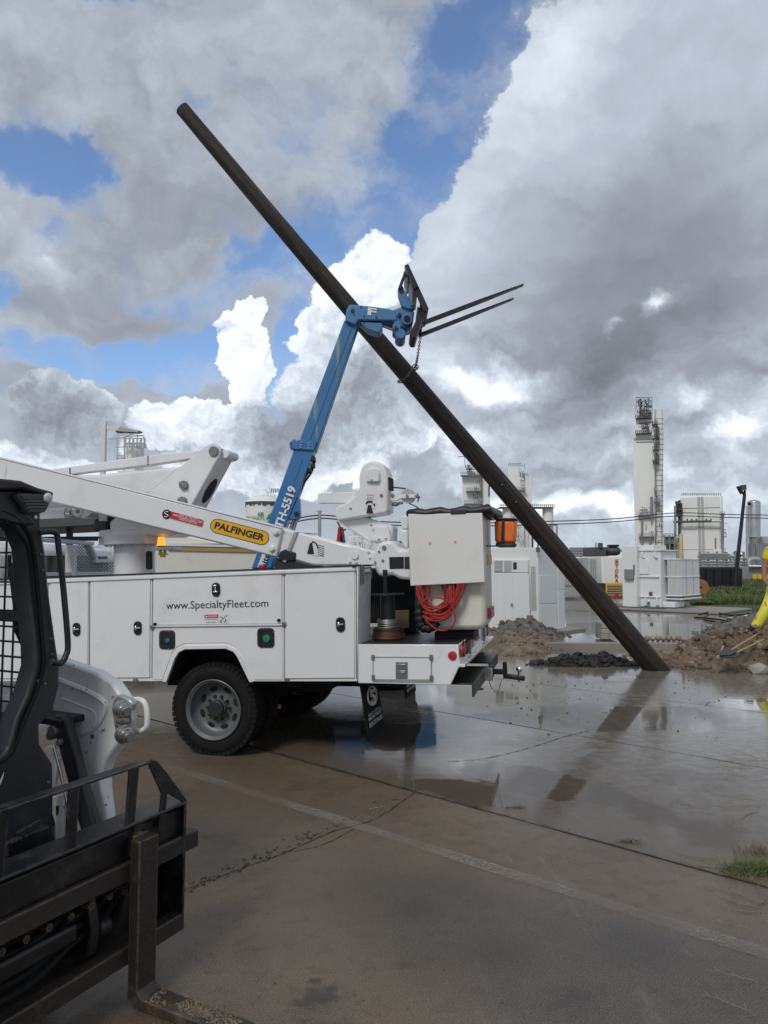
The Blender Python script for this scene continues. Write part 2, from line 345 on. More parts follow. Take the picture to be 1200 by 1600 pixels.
    rip = M_(nt, 'MULTIPLY', M_(nt, 'MULTIPLY', noise(nt, xy, 14, 3, .5), water), .10)
    hgt = M_(nt, 'ADD', hgt, rip)
    bn = nt.nodes.new('ShaderNodeBump'); bn.inputs['Strength'].default_value = .6; bn.inputs['Distance'].default_value = .004
    nt.links.new(hgt, bn.inputs['Height']); nt.links.new(bn.outputs[0], b.inputs['Normal'])
    MT['wet_concrete'] = m
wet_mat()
def stripe_mat():
    m = bpy.data.materials.new('worn_line'); m.use_nodes = True; nt = m.node_tree; b = nt.nodes['Principled BSDF']
    g = nt.nodes.new('ShaderNodeNewGeometry').outputs['Position']
    n1 = noise(nt, g, 60, 6, .75); n2 = noise(nt, g, 1.3, 4, .5)
    a = M_(nt, 'MULTIPLY_ADD', M_(nt, 'MULTIPLY', sstep(nt, n1, .44, .62), sstep(nt, n2, .46, .66)), .75, M_(nt, 'MULTIPLY', n1, .38))
    b.inputs['Base Color'].default_value = (.34, .31, .27, 1); b.inputs['Roughness'].default_value = .5
    nt.links.new(M_(nt, 'MULTIPLY', a, .8, None, True), b.inputs['Alpha'])
    MT['worn_line'] = m
stripe_mat()

# ------------------------------------------------------------------ mesh helpers
class MB:
    def __init__(s): s.bm = bmesh.new()
    def box(s, a, b, rot=None, piv=None):
        vs = [s.bm.verts.new((x, y, z)) for x in (a[0], b[0]) for y in (a[1], b[1]) for z in (a[2], b[2])]
        for f in ((0, 1, 3, 2), (4, 6, 7, 5), (0, 4, 5, 1), (2, 3, 7, 6), (0, 2, 6, 4), (1, 5, 7, 3)): s.bm.faces.new([vs[i] for i in f])
        if rot:
            bmesh.ops.rotate(s.bm, verts=vs, cent=piv or [(a[i]+b[i])/2 for i in range(3)], matrix=Euler(rot).to_matrix())
        return s
    def hexa(s, p):
        """8 points: bottom 4 loop, top 4 loop"""
        vs = [s.bm.verts.new(q) for q in p]
        for f in ((3, 2, 1, 0), (4, 5, 6, 7), (0, 1, 5, 4), (1, 2, 6, 5), (2, 3, 7, 6), (3, 0, 4, 7)): s.bm.faces.new([vs[i] for i in f])
        return s
    def prism(s, pts, ext):
        ext = Vector(ext); a = [s.bm.verts.new(p) for p in pts]; b = [s.bm.verts.new(Vector(p)+ext) for p in pts]
        n = len(pts); s.bm.faces.new(a); s.bm.faces.new(b[::-1])
        for i in range(n): s.bm.faces.new((a[i], b[i], b[(i+1) % n], a[(i+1) % n]))
        return s
    def frameprism(s, outer, inner, ext):
        ext = Vector(ext); n = len(outer)
        A = [s.bm.verts.new(p) for p in outer]; B = [s.bm.verts.new(p) for p in inner]
        A2 = [s.bm.verts.new(Vector(p)+ext) for p in outer]; B2 = [s.bm.verts.new(Vector(p)+ext) for p in inner]
        for i in range(n):
            j = (i+1) % n
            for f in ((A[i], A[j], B[j], B[i]), (A2[j], A2[i], B2[i], B2[j]), (A[j], A[i], A2[i], A2[j]), (B[i], B[j], B2[j], B2[i])): s.bm.faces.new(f)
        return s
    def cyl(s, p, q, r0, r1=None, n=14, cap=True):
        p, q = Vector(p), Vector(q); r1 = r0 if r1 is None else r1; d = (q-p)
        z = d.normalized(); x = z.orthogonal().normalized(); y = z.cross(x)
        A = [s.bm.verts.new(p+(x*math.cos(2*math.pi*i/n)+y*math.sin(2*math.pi*i/n))*r0) for i in range(n)]
        B = [s.bm.verts.new(q+(x*math.cos(2*math.pi*i/n)+y*math.sin(2*math.pi*i/n))*r1) for i in range(n)]
        for i in range(n): s.bm.faces.new((A[i], A[(i+1) % n], B[(i+1) % n], B[i]))
        if cap: s.bm.faces.new(A[::-1]); s.bm.faces.new(B)
        return s
    def tube(s, pts, r, n=8, closed=False):
        pts = [Vector(p) for p in pts]; m = len(pts); rings = []; px = None
        rr = r if isinstance(r, (list, tuple)) else [r]*m
        for i, p in enumerate(pts):
            if closed: d = pts[(i+1) % m]-pts[i-1]
            else: d = pts[min(i+1, m-1)]-pts[max(i-1, 0)]
            d.normalize()
            x = d.orthogonal().normalized() if px is None else (px-d*px.dot(d)).normalized()
            px = x; y = d.cross(x)
            rings.append([s.bm.verts.new(p+(x*math.cos(2*math.pi*k/n)+y*math.sin(2*math.pi*k/n))*rr[i]) for k in range(n)])
        for i in range(m if closed else m-1):
            a, b = rings[i], rings[(i+1) % m]
            for k in range(n): s.bm.faces.new((a[k], a[(k+1) % n], b[(k+1) % n], b[k]))
        if not closed: s.bm.faces.new(rings[0][::-1]); s.bm.faces.new(rings[-1])
        return s
    def bar(s, p, q, w, h, up=(0, 0, 1)):
        p, q = Vector(p), Vector(q); z = (q-p).normalized(); u = Vector(up); x = z.cross(u)
        if x.length < 1e-4: x = z.orthogonal()
        x.normalize(); y = x.cross(z)
        def ring(c): return [c-x*w/2-y*h/2, c+x*w/2-y*h/2, c+x*w/2+y*h/2, c-x*w/2+y*h/2]
        return s.hexa(ring(p)+ring(q))
    def lathe(s, c, ax, prof, n=32, closed=False):
        """prof: (t along axis, radius)"""
        c = Vector(c); z = Vector(ax).normalized(); x = z.orthogonal().normalized(); y = z.cross(x); rings = []
        for t, r in prof:
            rings.append([s.bm.verts.new(c+z*t+(x*math.cos(2*math.pi*k/n)+y*math.sin(2*math.pi*k/n))*max(r, 1e-4)) for k in range(n)])
        for i in range(len(rings)-1):
            for k in range(n): s.bm.faces.new((rings[i][k], rings[i][(k+1) % n], rings[i+1][(k+1) % n], rings[i+1][k]))
        if not closed:
            s.bm.faces.new(rings[0][::-1]); s.bm.faces.new(rings[-1])
        return s
    def ball(s, c, r, sub=2, sc=(1, 1, 1), jit=0):
        g = bmesh.ops.create_icosphere(s.bm, subdivisions=sub, radius=1)
        for v in g['verts']:
            k = 1+random.uniform(-jit, jit)
            v.co = Vector((v.co.x*r*sc[0]*k+c[0], v.co.y*r*sc[1]*k+c[1], v.co.z*r*sc[2]*k+c[2]))
        return s
def setp(o, label=None, cat=None, group=None, kind=None):
    if label: o['label'] = label
    if cat: o['category'] = cat
    if group: o['group'] = group
    if kind: o['kind'] = kind
    return o
SPLIT = {'hand_holes': 'hand_hole', 'lug_nuts': 'lug_nut', 'bolts': 'bolt', 'door_gap': 'door_gap', 'rivets': None, 'louvre_slat': 'louvre_slat', 'hinge_bracket': 'hinge_bracket', 'hinge': 'hinge',
         'door_stop': 'door_stop', 'housing_bolts': 'housing_bolt', 'door_bead': 'door_bead', 'radiator_header': 'radiator_header', 'locking_bar': 'locking_bar', 'housing_bolt': None, 'lens_ribs': 'lens_rib', 'post': 'post',
         'rib': 'rib', 'pipe': 'pipe', 'frame': 'frame', 'frame_rail': 'frame_rail', 'hitch_frame': 'hitch_bar', 'screws': 'screw', 'pin': 'pin', 'pivot_pin': 'pivot_pin', 'rust_streak': None, 'side_frame': 'side_frame',
         'cab_side': 'cab_side', 'label_print': None, 'boom_seam': None, 'stake_pocket': 'stake_pocket', 'safety_chain_loop': 'safety_chain', 'under_tank': 'under_tank', 'link_bolts': 'link_bolt', 'band': 'band', 'axle': 'axle', 'inner_fender': 'inner_fender'}
def islands(bm):
    bm.verts.ensure_lookup_table(); seen = set(); out = []
    for v in bm.verts:
        if v.index in seen: continue
        st = [v]; seen.add(v.index); isl = []
        while st:
            x = st.pop(); isl.append(x)
            for e in x.link_edges:
                y = e.other_vert(x)
                if y.index not in seen: seen.add(y.index); st.append(y)
        out.append(isl)
    return out
def put(name, mb, m, parent=None, bevel=0, seg=2, ang=38, smooth=True, kind=None, label=None):
    if SPLIT.get(name) and isinstance(mb, MB) and not kind:
        mb.bm.verts.index_update(); L = islands(mb.bm)
        if 1 < len(L) <= 60:
            r = None
            for isl in L:
                q = MB(); mp = {v: q.bm.verts.new(v.co) for v in isl}; fs = {f for v in isl for f in v.link_faces}
                for f in fs: q.bm.faces.new([mp[v] for v in f.verts])
                r = put1(SPLIT[name], q, m, parent, bevel, seg, ang, smooth, kind, label) or r
            mb.bm.free(); return r
    return put1(name, mb, m, parent, bevel, seg, ang, smooth, kind, label)
def put1(name, mb, m, parent=None, bevel=0, seg=2, ang=38, smooth=True, kind=None, label=None):
    me = bpy.data.meshes.new(name)
    if isinstance(mb, MB):
        bmesh.ops.recalc_face_normals(mb.bm, faces=mb.bm.faces[:]); mb.bm.to_mesh(me); mb.bm.free()
    else: me = mb
    me.materials.append(MT[m] if isinstance(m, str) else m)
    if smooth and len(me.polygons):
        me.polygons.foreach_set('use_smooth', [True]*len(me.polygons)); me.set_sharp_from_angle(angle=R(ang))
    o = bpy.data.objects.new(name, me); COL.objects.link(o)
    if parent: o.parent = parent.e if isinstance(parent, T) else parent
    if bevel:
        b = o.modifiers.new('bevel', 'BEVEL'); b.width = bevel; b.segments = seg; b.limit_method = 'ANGLE'; b.angle_limit = R(30)
    if kind: o['kind'] = kind
    if label: o['label'] = label
    return o
class T:
    """a thing: Empty at its base; local axes u (x), w (y, away), v (z)"""
    def __init__(s, name, label, cat, loc, yaw=0, pitch=0, roll=0, group=None, kind=None):
        s.e = bpy.data.objects.new(name, None); COL.objects.link(s.e); s.e.empty_display_size = .2
        s.M = Matrix.Translation(Vector(loc)) @ Matrix.Rotation(yaw, 4, 'Z') @ Matrix.Rotation(pitch, 4, 'Y') @ Matrix.Rotation(roll, 4, 'X')
        s.e.matrix_world = s.M; s.I = s.M.inverted()
        setp(s.e, label, cat, group, kind)
    def h(s, px, py, c=0.0, ax=1):
        o = s.I @ CAMP; d = (s.I.to_3x3() @ ray(px, py)); t = (c-o[ax])/d[ax]
        return o+d*t
    def hs(s, pts, c=0.0, ax=1): return [s.h(x, y, c, ax) for x, y in pts]
    def part(s, name, mb, m, bevel=0, parent=None, **k): return put(name, mb, m, parent or s, bevel, **k)
def thing1(name, label, cat, mb, m, loc=(0, 0, 0), group=None, bevel=0, kind=None, **k):
    o = put(name, mb, m, None, bevel, **k); o.location = loc; return setp(o, label, cat, group, kind)
def text(s, P0, P1, P2, m, parent, name='lettering', bold=0.0, lift=None, shear=0, font=None):
    """letters filling the parallelogram P0 (lower left) P1 (lower right) P2 (upper left) in parent's local space"""
    cu = bpy.data.curves.new(name, 'FONT'); cu.body = s; cu.offset = bold; cu.extrude = .0; cu.shear = shear; cu.resolution_u = 3
    o = bpy.data.objects.new('tmp', cu); COL.objects.link(o)
    dg = bpy.context.evaluated_depsgraph_get(); dg.update(); me = bpy.data.meshes.new_from_object(o.evaluated_get(dg))
    bpy.data.objects.remove(o)
    xs = [v.co.x for v in me.vertices]; ys = [v.co.y for v in me.vertices]
    x0, x1, y0, y1 = min(xs), max(xs), min(ys), max(ys)
    P0, P1, P2 = Vector(P0), Vector(P1), Vector(P2); n = (P1-P0).cross(P2-P0).normalized()
    for v in me.vertices:
        a = (v.co.x-x0)/(x1-x0); b = (v.co.y-y0)/(y1-y0); v.co = P0+(P1-P0)*a+(P2-P0)*b+n*(lift or 0)
    return put(name, me, m, parent, smooth=False)
def rrect(cx, cy, w, h, r, n=4):
    pts = []
    for qx, qy, a0 in ((1, 1, 0), (-1, 1, 90), (-1, -1, 180), (1, -1, 270)):
        for i in range(n+1):
            a = R(a0+90*i/n); pts.append((cx+qx*(w/2-r)+r*math.cos(a), cy+qy*(h/2-r)+r*math.sin(a)))
    return pts
def catmull(P, n=8):
    P = [Vector(p) for p in P]; out = []
    for i in range(len(P)-1):
        a, b, c, d = P[max(i-1, 0)], P[i], P[i+1], P[min(i+2, len(P)-1)]
        for k in range(n):
            t = k/n; out.append(.5*((2*b)+(c-a)*t+(2*a-5*b+4*c-d)*t*t+(3*b-a-3*c+d)*t**3))
    out.append(P[-1]); return out

# ================================================================== SETTING
# ground base sheet to the horizon, slabs on top near the camera
mb = MB(); Rr = 2500
mb.prism([(-Rr, -60, -.03), (Rr, -60, -.03), (Rr, Rr, -.03), (-Rr, Rr, -.03)], (0, 0, -.4))
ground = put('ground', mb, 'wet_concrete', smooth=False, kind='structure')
def slab(a0, a1, b0, b1):
    g = .010; pts = []; step = .22
    def edge(p, q):
        L = (q-p).length; n = max(1, int(L/step)); d = (q-p).normalized(); nn = Vector((-d.y, d.x, 0))
        return [p+(q-p)*(i/n)+(nn*random.uniform(-.006, .006) if i else Vector()) for i in range(n)]
    c = [O0+e1*(a0+g)+e2*(b0+g), O0+e1*(a1-g)+e2*(b0+g), O0+e1*(a1-g)+e2*(b1-g), O0+e1*(a0+g)+e2*(b1-g)]
    c = [Vector((p.x, p.y, -.0295)) for p in c]
    for i in range(4): pts += edge(c[i], c[(i+1) % 4])
    m_ = MB(); m_.prism(pts, (0, 0, .0295))
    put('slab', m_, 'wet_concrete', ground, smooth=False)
rows = [-6.0, 0] + [2.45*i for i in range(1, 9)]
cols = [-14, -7, 7, 14, 21]
for b0, b1 in zip(rows[:-1], rows[1:]):
    for a0, a1 in zip(cols[:-1], cols[1:]): slab(a0, a1, b0, b1)
# worn parking line (thin paint sheet, 4 mm)
A, B = G(262, 1198), G(1290, 1520); d = (B-A).normalized(); nn = Vector((-d.y, d.x, 0))
mb = MB(); K = 40
for i in range(K):
    p, q = A+(B-A)*(i/K), A+(B-A)*((i+1)/K)
    w0, w1_ = .045+.012*math.sin(i*.3)**2, .045+.012*math.sin((i+1)*.3)**2
    mb.bm.faces.new([mb.bm.verts.new(x+Vector((0, 0, .004))) for x in (p-nn*w0, q-nn*w1_, q+nn*w1_, p+nn*w0)])
setp(put('parking_line', mb, 'worn_line', ground, smooth=False))
# ragged crack and grit in the cross joint
mb = MB()
def crack(pts, w, jit):
    P = catmull([G(*p)+Vector((0, 0, .003)) for p in pts], 14)
    for i in range(len(P)-1):
        a, b = P[i], P[i+1]; d = (b-a).normalized(); n_ = Vector((-d.y, d.x, 0))
        wa = w*random.uniform(.4, 1.5); o = n_*random.uniform(-jit, jit)
        mb.bm.faces.new([mb.bm.verts.new(x) for x in (a-n_*wa+o, b-n_*wa+o, b+n_*wa+o, a+n_*wa+o)])
crack([(285, 1392), (370, 1360), (440, 1335), (520, 1300), (590, 1278), (650, 1237)], .0035, .004)
crack([(700, 1190), (760, 1185), (830, 1168), (880, 1152), (920, 1142)], .004, .004)
crack([(440, 1332), (500, 1322), (560, 1292)], .0025, .004)
put('crack', mb, 'dark', ground, smooth=False)
# grit scattered on the yard
mb = MB()
for i in range(620):
    if i < 230: px, py = random.uniform(760, 1200), random.gauss(1085, 28)
    elif i < 400: t = random.random(); px, py = 285+365*t+random.gauss(0, 6), 1392-155*t+random.gauss(0, 4)
    elif i < 470: px, py = random.uniform(830, 1200), random.gauss(1060, 12)
    else: px, py = random.uniform(240, 1200), random.uniform(1100, 1590)
    if py < 1045: continue
    p = G(px, py); r = random.choice([.004, .006, .008, .012]) if i >= 230 and i < 400 or i > 470 else random.choice([.003, .004, .005, .006, .008, .013])
    if i > 470: r *= .4
    mb.ball((p.x, p.y, r*.4), r, 1, (1, random.uniform(.6, 1.2), .6), .25)
put('grit', mb, 'soil_grey', ground, kind='stuff', smooth=False)

# ---------------------------------------------------------------- dirt heaps
from mathutils import noise as mn
def heap(name, label, cat, cx, cy, rx, ry, h, m, amp, clods, cm, seed, ang=0, res=90, peak=1.0, fine=.04):
    t = T(name, label, cat, (cx, cy, 0), ang)
    mb = MB(); grid = {}
    for i in range(res+1):
        for j in range(res+1):
            u = -1+2*i/res; v = -1+2*j/res; r = math.sqrt(u*u+v*v)
            e = max(0, 1-r**1.6+.30*mn.noise(Vector((u*2.2+seed, v*2.2, 0))))
            z = h*(min(e, 1.2)**peak)
            z += (amp*mn.fractal(Vector((u*rx*2.4+seed, v*ry*2.4, seed)), 1, 2, 6)+fine*mn.fractal(Vector((u*rx*9, v*ry*9, seed)), .8, 2, 4))*min(1, e*3)
            grid[i, j] = mb.bm.verts.new((u*rx, v*ry, z-.03 if e > 0.02 else -.06))
    for i in range(res):
        for j in range(res):
            f = [grid[i, j], grid[i+1, j], grid[i+1, j+1], grid[i, j+1]]
            if any(v.co.z > -.055 for v in f): mb.bm.faces.new(f)
    zs = {k: v.co.z for k, v in grid.items()}
    t.part('soil', mb, m, ang=80)
    rnd = random.Random(seed)
    cb = MB()
    for k in range(clods):
        a = rnd.uniform(0, 6.28); r = rnd.random()**.5*1.12; u, v = r*math.cos(a), r*math.sin(a)
        i, j = int((min(max(u, -1), 1)+1)/2*res), int((min(max(v, -1), 1)+1)/2*res)
        z = max(zs[i, j], 0); q = rnd.choice([.012, .018, .025, .035, .05, .08])*(1.0 if r < 1 else .6)
        random.seed(seed*1000+k)
        cb.ball((u*rx, v*ry, z+q*.25), q, 1, (1, rnd.uniform(.6, 1.1), rnd.uniform(.5, .9)), .25)
    t.part('clods', cb, cm, kind='stuff', smooth=False)
    if cm == 'soil_brown':
        cb = MB()
        for k in range(260):
            a = rnd.uniform(0, 6.28); r = rnd.random()**.5*1.05; u, v = r*math.cos(a), r*math.sin(a)
            i, j = int((min(max(u, -1), 1)+1)/2*res), int((min(max(v, -1), 1)+1)/2*res); z = max(zs[i, j], 0); q = rnd.choice([.02, .03, .04, .06, .09])*(1.0 if r < 1 else .5)
            random.seed(k); cb.ball((u*rx, v*ry, z+q*.3), q, 1, (1, rnd.uniform(.6, 1.1), rnd.uniform(.5, .8)), .3)
        t.part('rubble', cb, 'soil_sand', kind='stuff', smooth=False)
    return t
P = G(1180, 1052); hp = heap('dirt_pile', 'large heap of brown and grey excavated soil at right edge with clods and tools', 'dirt pile', P.x+.85, P.y+1.35, 2.0, 1.5, .52, 'soil_brown', .14, 900, 'soil_brown', 3, .1, 130, fine=.09)
P = G(1150, 1028); hp2 = heap('gravel_heap', 'pale grey gravelly mound at the back of the brown dirt heap', 'gravel heap', P.x+1.35, P.y+1.55, 1.6, 1.0, .66, 'soil_grey', .10, 500, 'soil_grey', 8, 0, 90, fine=.05)
P = G(935, 1040); heap('mud_ridge', 'low ridge of wet black mud beside the foot of the leaning pole', 'mud ridge', P.x-.15, P.y+.15, .98, .34, .17, 'mud_black', .10, 320, 'mud_black', 21, .02, 100, .8, fine=.05)
P = G(800, 1025); heap('sand_heap', 'low tan soil heap behind the truck hitch, left of the pole', 'dirt pile', P.x+.05, P.y+1.5, 1.15, 1.4, .30, 'soil_sand', .10, 350, 'soil_sand', 33, 0, 80)
P = G(815, 1000); heap('gravel_heap', 'dark grey gravel heap in front of the white equipment enclosure', 'gravel heap', P.x+.2, P.y+1.0, 1.0, .8, .40, 'soil_grey', .06, 260, 'soil_grey', 41, 0, 70)
P = G(1045, 1030); heap('spoil_patch', 'thin sandy spoil spread around the pole foot', 'soil patch', P.x+.15, P.y+.3, .75, .6, .07, 'soil_sand', .05, 260, 'soil_sand', 52, 0, 60)
# rocks on the pile
for px, py, r, lb in ((1186, 1052, .13, 'pale angular rock at the foot of the dirt heap by right frame edge'), (1160, 1042, .07, 'small pale rock just left of the bigger angular rock')):
    p = G(px, py); mb = MB(); random.seed(px); mb.ball((0, 0, 0), r, 2, (1.2, .8, .75), .12)
    thing1('rock', lb, 'rock', mb, 'stone', (p.x, p.y, r*.45), smooth=False)
# broken kerb block in the pile, stake
p = G(1120, 1035); t = T('concrete_chunk', 'broken slab of concrete lying at the left foot of the dirt heap', 'concrete chunk', (p.x, p.y+.25, .10), .06, .04)
mb = MB(); mb.prism([(-.38, -.15, 0), (.30, -.17, .01), (.36, .12, 0), (-.33, .18, .02)], (0, 0, .13)); t.part('block', mb, 'concrete_pad', .012)
p = G(1068, 1045); mb = MB(); mb.box((-.02, -.012, -.1), (.02, .012, .24)); thing1('wooden_stake', 'short rusty brown stake standing between pole foot and dirt heap', 'stake', mb, 'rust_plate', (p.x, p.y, 0))
# tools: two long handles ending in a shovel head and a digging bar
def tool(name, label, a, b, Y0, Y1, tip, head):
    A_ = W(*a, Y0); B_ = W(*b, Y1); t = T(name, label, 'tool', A_)
    v = B_-A_; mb = MB(); mb.cyl((0, 0, 0), v, .017, n=10); t.part('handle', mb, 'wood')
    d = v.normalized(); mb = MB(); mb.cyl(v-d*.02, v+d*.06, .02, n=10); t.part('grip', mb, tip)
    if head:
        s_ = d.cross(Vector((0, 0, 1))).normalized(); u_ = s_.cross(d)
        mb = MB(); mb.prism([s_*.04, s_*.12-d*.08, s_*.11-d*.28, -d*.36, -s_*.11-d*.28, -s_*.12-d*.08, -s_*.04], u_*.012); t.part('blade', mb, 'black_paint')
tool('shovel', 'long handled shovel with black blade and red grip lying up the dirt heap', (1142, 1016), (1182, 992), 11.6, 12.3, 'red', True)
tool('shovel', 'long handled shovel with plain pale grip lying just below the red gripped one', (1148, 1021), (1190, 1001), 11.5, 12.2, 'wood', True)
tool('digging_bar', 'thin dark digging bar stuck in the left slope of the dirt heap', (1120, 1030), (1131, 1008), 11.8, 12.0, 'dark', False)

# kerb strip / raised yard edge behind the excavation
t = T('kerb', None, None, G(1000, 1014), -.03, kind='structure')
mb = MB(); mb.box((-3.6, 0, -.05), (2.2, .18, .11)); t.part('kerb_stone', mb, 'concrete_pad', .01)

# ---------------------------------------------------------------- utility pole, leaning
pb = W(1019, 1040, 11.9); pt = W(285, 168, 10.5)
pb = Vector((pb.x, pb.y, pb.z)); ax = (pt-pb).normalized(); pb2 = pb-ax*.35
q = Vector((0, 0, 1)).rotation_difference(ax)
L = (pt-pb2).length; mb = MB(); random.seed(4); NR, NA = 110, 36; rings = []
for i in range(NR+1):
    tt = i/NR; z = L*tt; r = .176*(1-tt)+.106*tt; ring = []
    ox, oy = .020*math.sin(tt*5.1+.6), .015*math.sin(tt*7.3)
    for k in range(NA):
        a = 2*math.pi*k/NA; dr = .006*mn.noise(Vector((math.cos(a)*2.2, math.sin(a)*2.2, z*.8)))+.0035*mn.noise(Vector((math.cos(a)*9, math.sin(a)*9, z*.5)))
        ring.append(mb.bm.verts.new((ox+(r+dr)*math.cos(a), oy+(r+dr)*math.sin(a), z)))
    rings.append(ring)
for i in range(NR):
    for k in range(NA): mb.bm.faces.new((rings[i][k], rings[i][(k+1) % NA], rings[i+1][(k+1) % NA], rings[i+1][k]))
mb.bm.faces.new(rings[0][::-1]); mb.bm.faces.new(rings[-1])
pole = thing1('utility_pole', 'long dark creosoted timber pole leaning across the sky held by the blue forklift boom', 'utility pole', mb, 'pole_wood', pb2)
pole.rotation_mode = 'QUATERNION'; pole.rotation_quaternion = q
POLE = (pb2, ax, L)
# bolt-hole tags on the pole
mb = MB()
for s_, sc_ in ((.33, .012), (.36, .01), (.55, .01), (.62, .009)):
    c = Vector((0, -.175*(1-s_)-.11*s_, L*s_)); mb.ball(c, sc_, 1)
put('nail_head', mb, 'galv', pole)

# ---------------------------------------------------------------- telehandler
YB = 10.15
t = T('telehandler', 'blue telescopic forklift with raised boom carrying a chained pole behind the white truck', 'telehandler', (W(400, 900, YB).x, YB, 0))
def ext(pts, y0, dy, name, m, bevel=.008, parent=None, **k):
    mb = MB(); mb.prism(t.hs(pts, y0), (0, dy, 0)); return t.part(name, mb, m, bevel, parent, **k)
outer = ext([(393, 888), (413, 832), (460, 700), (491, 703), (468, 768), (446, 822), (423, 888)], 0, .30, 'outer_boom', 'blue_paint', .012)
ext([(463, 702), (538, 500), (560, 506), (493, 704)], .035, .23, 'inner_boom', 'blue_worn', .012)
# raised ribs pressed along the booms
ext([(478, 690), (545, 512), (549, 513), (483, 691)], .025, .02, 'boom_rib', 'blue_worn', 0)
ext([(436, 812), (470, 715), (473, 716), (440, 813)], -.008, .02, 'boom_rib', 'blue_paint', 0)
cl = ext([(456, 690), (470, 686), (494, 689), (491, 704), (460, 702), (457, 700)], -.03, .36, 'boom_collar', 'blue_paint', .01)
mb = MB(); mb.tube([t.h(460, 703, .0), t.h(455, 700, 0), t.h(454, 693, 0), t.h(458, 689, 0), t.h(462, 688, 0)], .02); t.part('lug', mb, 'blue_paint', parent=cl)
mb = MB()
for x, y in ((471, 691), (483, 692), (471, 695), (483, 696), (482, 700), (470, 699)):
    p = t.h(x, y, -.03); mb.cyl(p, p-Vector((0, .015, 0)), .012, n=8)
t.part('bolts', mb, 'steel', parent=cl)
# hoses and sensor on the boom's right side
mb = MB(); mb.tube(catmull([t.h(488, 716, .1), t.h(491, 722, .08), t.h(486, 736, .1), t.h(478, 742, .1), t.h(470, 762, .1), t.h(462, 782, .1)], 6), .018)
mb.tube(catmull([t.h(490, 712, .14), t.h(488, 735, .14), t.h(474, 757, .14), t.h(460, 790, .14)], 6), .014)
t.part('hydraulic_hose', mb, 'rubber')
mb = MB()
for x, y in ((490, 718), (489, 728), (484, 735)): p = t.h(x, y, .06); mb.box(p-Vector((.03, .04, .03)), p+Vector((.03, .06, .03)))
t.part('valve_block', mb, 'black_paint', .006)
br_ = ext([(449, 812), (464, 772), (468, 780), (469, 808), (464, 812)], .02, .2, 'cylinder_bracket', 'blue_paint', .01)
mb = MB(); p = t.h(463, 803, 0); mb.cyl(p, p+Vector((0, .26, 0)), .035); t.part('pin', mb, 'black_paint', parent=br_)
for a, b in (((459, 812), (450, 838)), ((464, 811), (455, 840))):
    mb = MB(); mb.cyl(t.h(*a, .1), t.h(*b, .1), .022); t.part('lift_rod', mb, 'steel')
mb = MB(); mb.cyl(t.h(456, 832, .12), t.h(425, 930, .12), .06); t.part('lift_cylinder', mb, 'dull_steel')
# white band with lettering low on the boom, boom number
ext([(402, 886), (414, 853), (424, 856), (413, 888)], -.012, .012, 'boom_band', 'label_white', 0)
text('United', t.h(412, 900, -.015), t.h(423, 858, -.015), t.h(404, 897, -.015), 'ink', t, bold=.02, lift=.002)
text('TH-5519', t.h(441, 827, -.014), t.h(464, 763, -.014), t.h(428, 822, -.014), 'ink_white', t, bold=.035, lift=.004, name='boom_number')
# head: gooseneck
head = ext([(546, 475), (580, 478), (608, 482), (620, 487), (622, 501), (560, 500), (555, 508), (539, 501), (541, 484)], -.03, .33, 'gooseneck', 'blue_head', .02)
ext([(562, 503), (597, 504), (598, 512), (592, 520), (574, 514)], .0, .26, 'tilt_cover', 'blue_head', .012)
mb = MB(); mb.cyl(t.h(598, 509, .1), t.h(616, 516, .1), .022); t.part('tilt_rod', mb, 'steel')
text('F', t.h(574, 492, -.034), t.h(588, 494, -.034), t.h(575, 480, -.034), 'ink_white', t, name='boom_letter', bold=.04, lift=.004)
mb = MB()
for x, y, r in ((551, 486, .03), (564, 480, .012), (569, 494, .012), (588, 496, .014), (553, 492, .01), (567, 500, .01)):
    p = t.h(x, y, -.03); mb.cyl(p, p-Vector((0, .012, 0)), r, n=10)
t.part('bolts', mb, 'black_paint', parent=head)
# quick-attach knuckle
ext([(621, 452), (629, 446), (641, 470), (650, 478), (646, 484), (634, 481), (627, 478), (622, 464)], -.06, .06, 'side_plate', 'blue_head', .01)
ext([(612, 484), (634, 476), (648, 486), (644, 505), (634, 514), (616, 508)], -.02, .34, 'knuckle', 'blue_head', .03)
mb = MB(); p = t.h(636, 498, -.07); mb.cyl(p, p+Vector((0, .5, 0)), .085, n=20); t.part('pivot_boss', mb, 'blue_head', .01)
mb = MB(); p = t.h(636, 498, -.08); mb.cyl(p, p+Vector((0, .02, 0)), .048, n=20); t.part('pivot_hole', mb, 'dark')
for x, y, r in ((626, 521, .075), (620, 510, .06), (624, 491, .045)):
    mb = MB(); p = t.h(x, y, -.04); mb.cyl(p, p+Vector((0, .40, 0)), r, n=18); t.part('rotator_boss', mb, 'blue_head', .01)
for x, y, r in ((627, 454, .03), (646, 479, .035), (624, 491, .025), (619, 511, .022)):
    mb = MB(); p = t.h(x, y, -.075); mb.cyl(p, p+Vector((0, .08, 0)), r, n=12); t.part('pin', mb, 'charcoal')
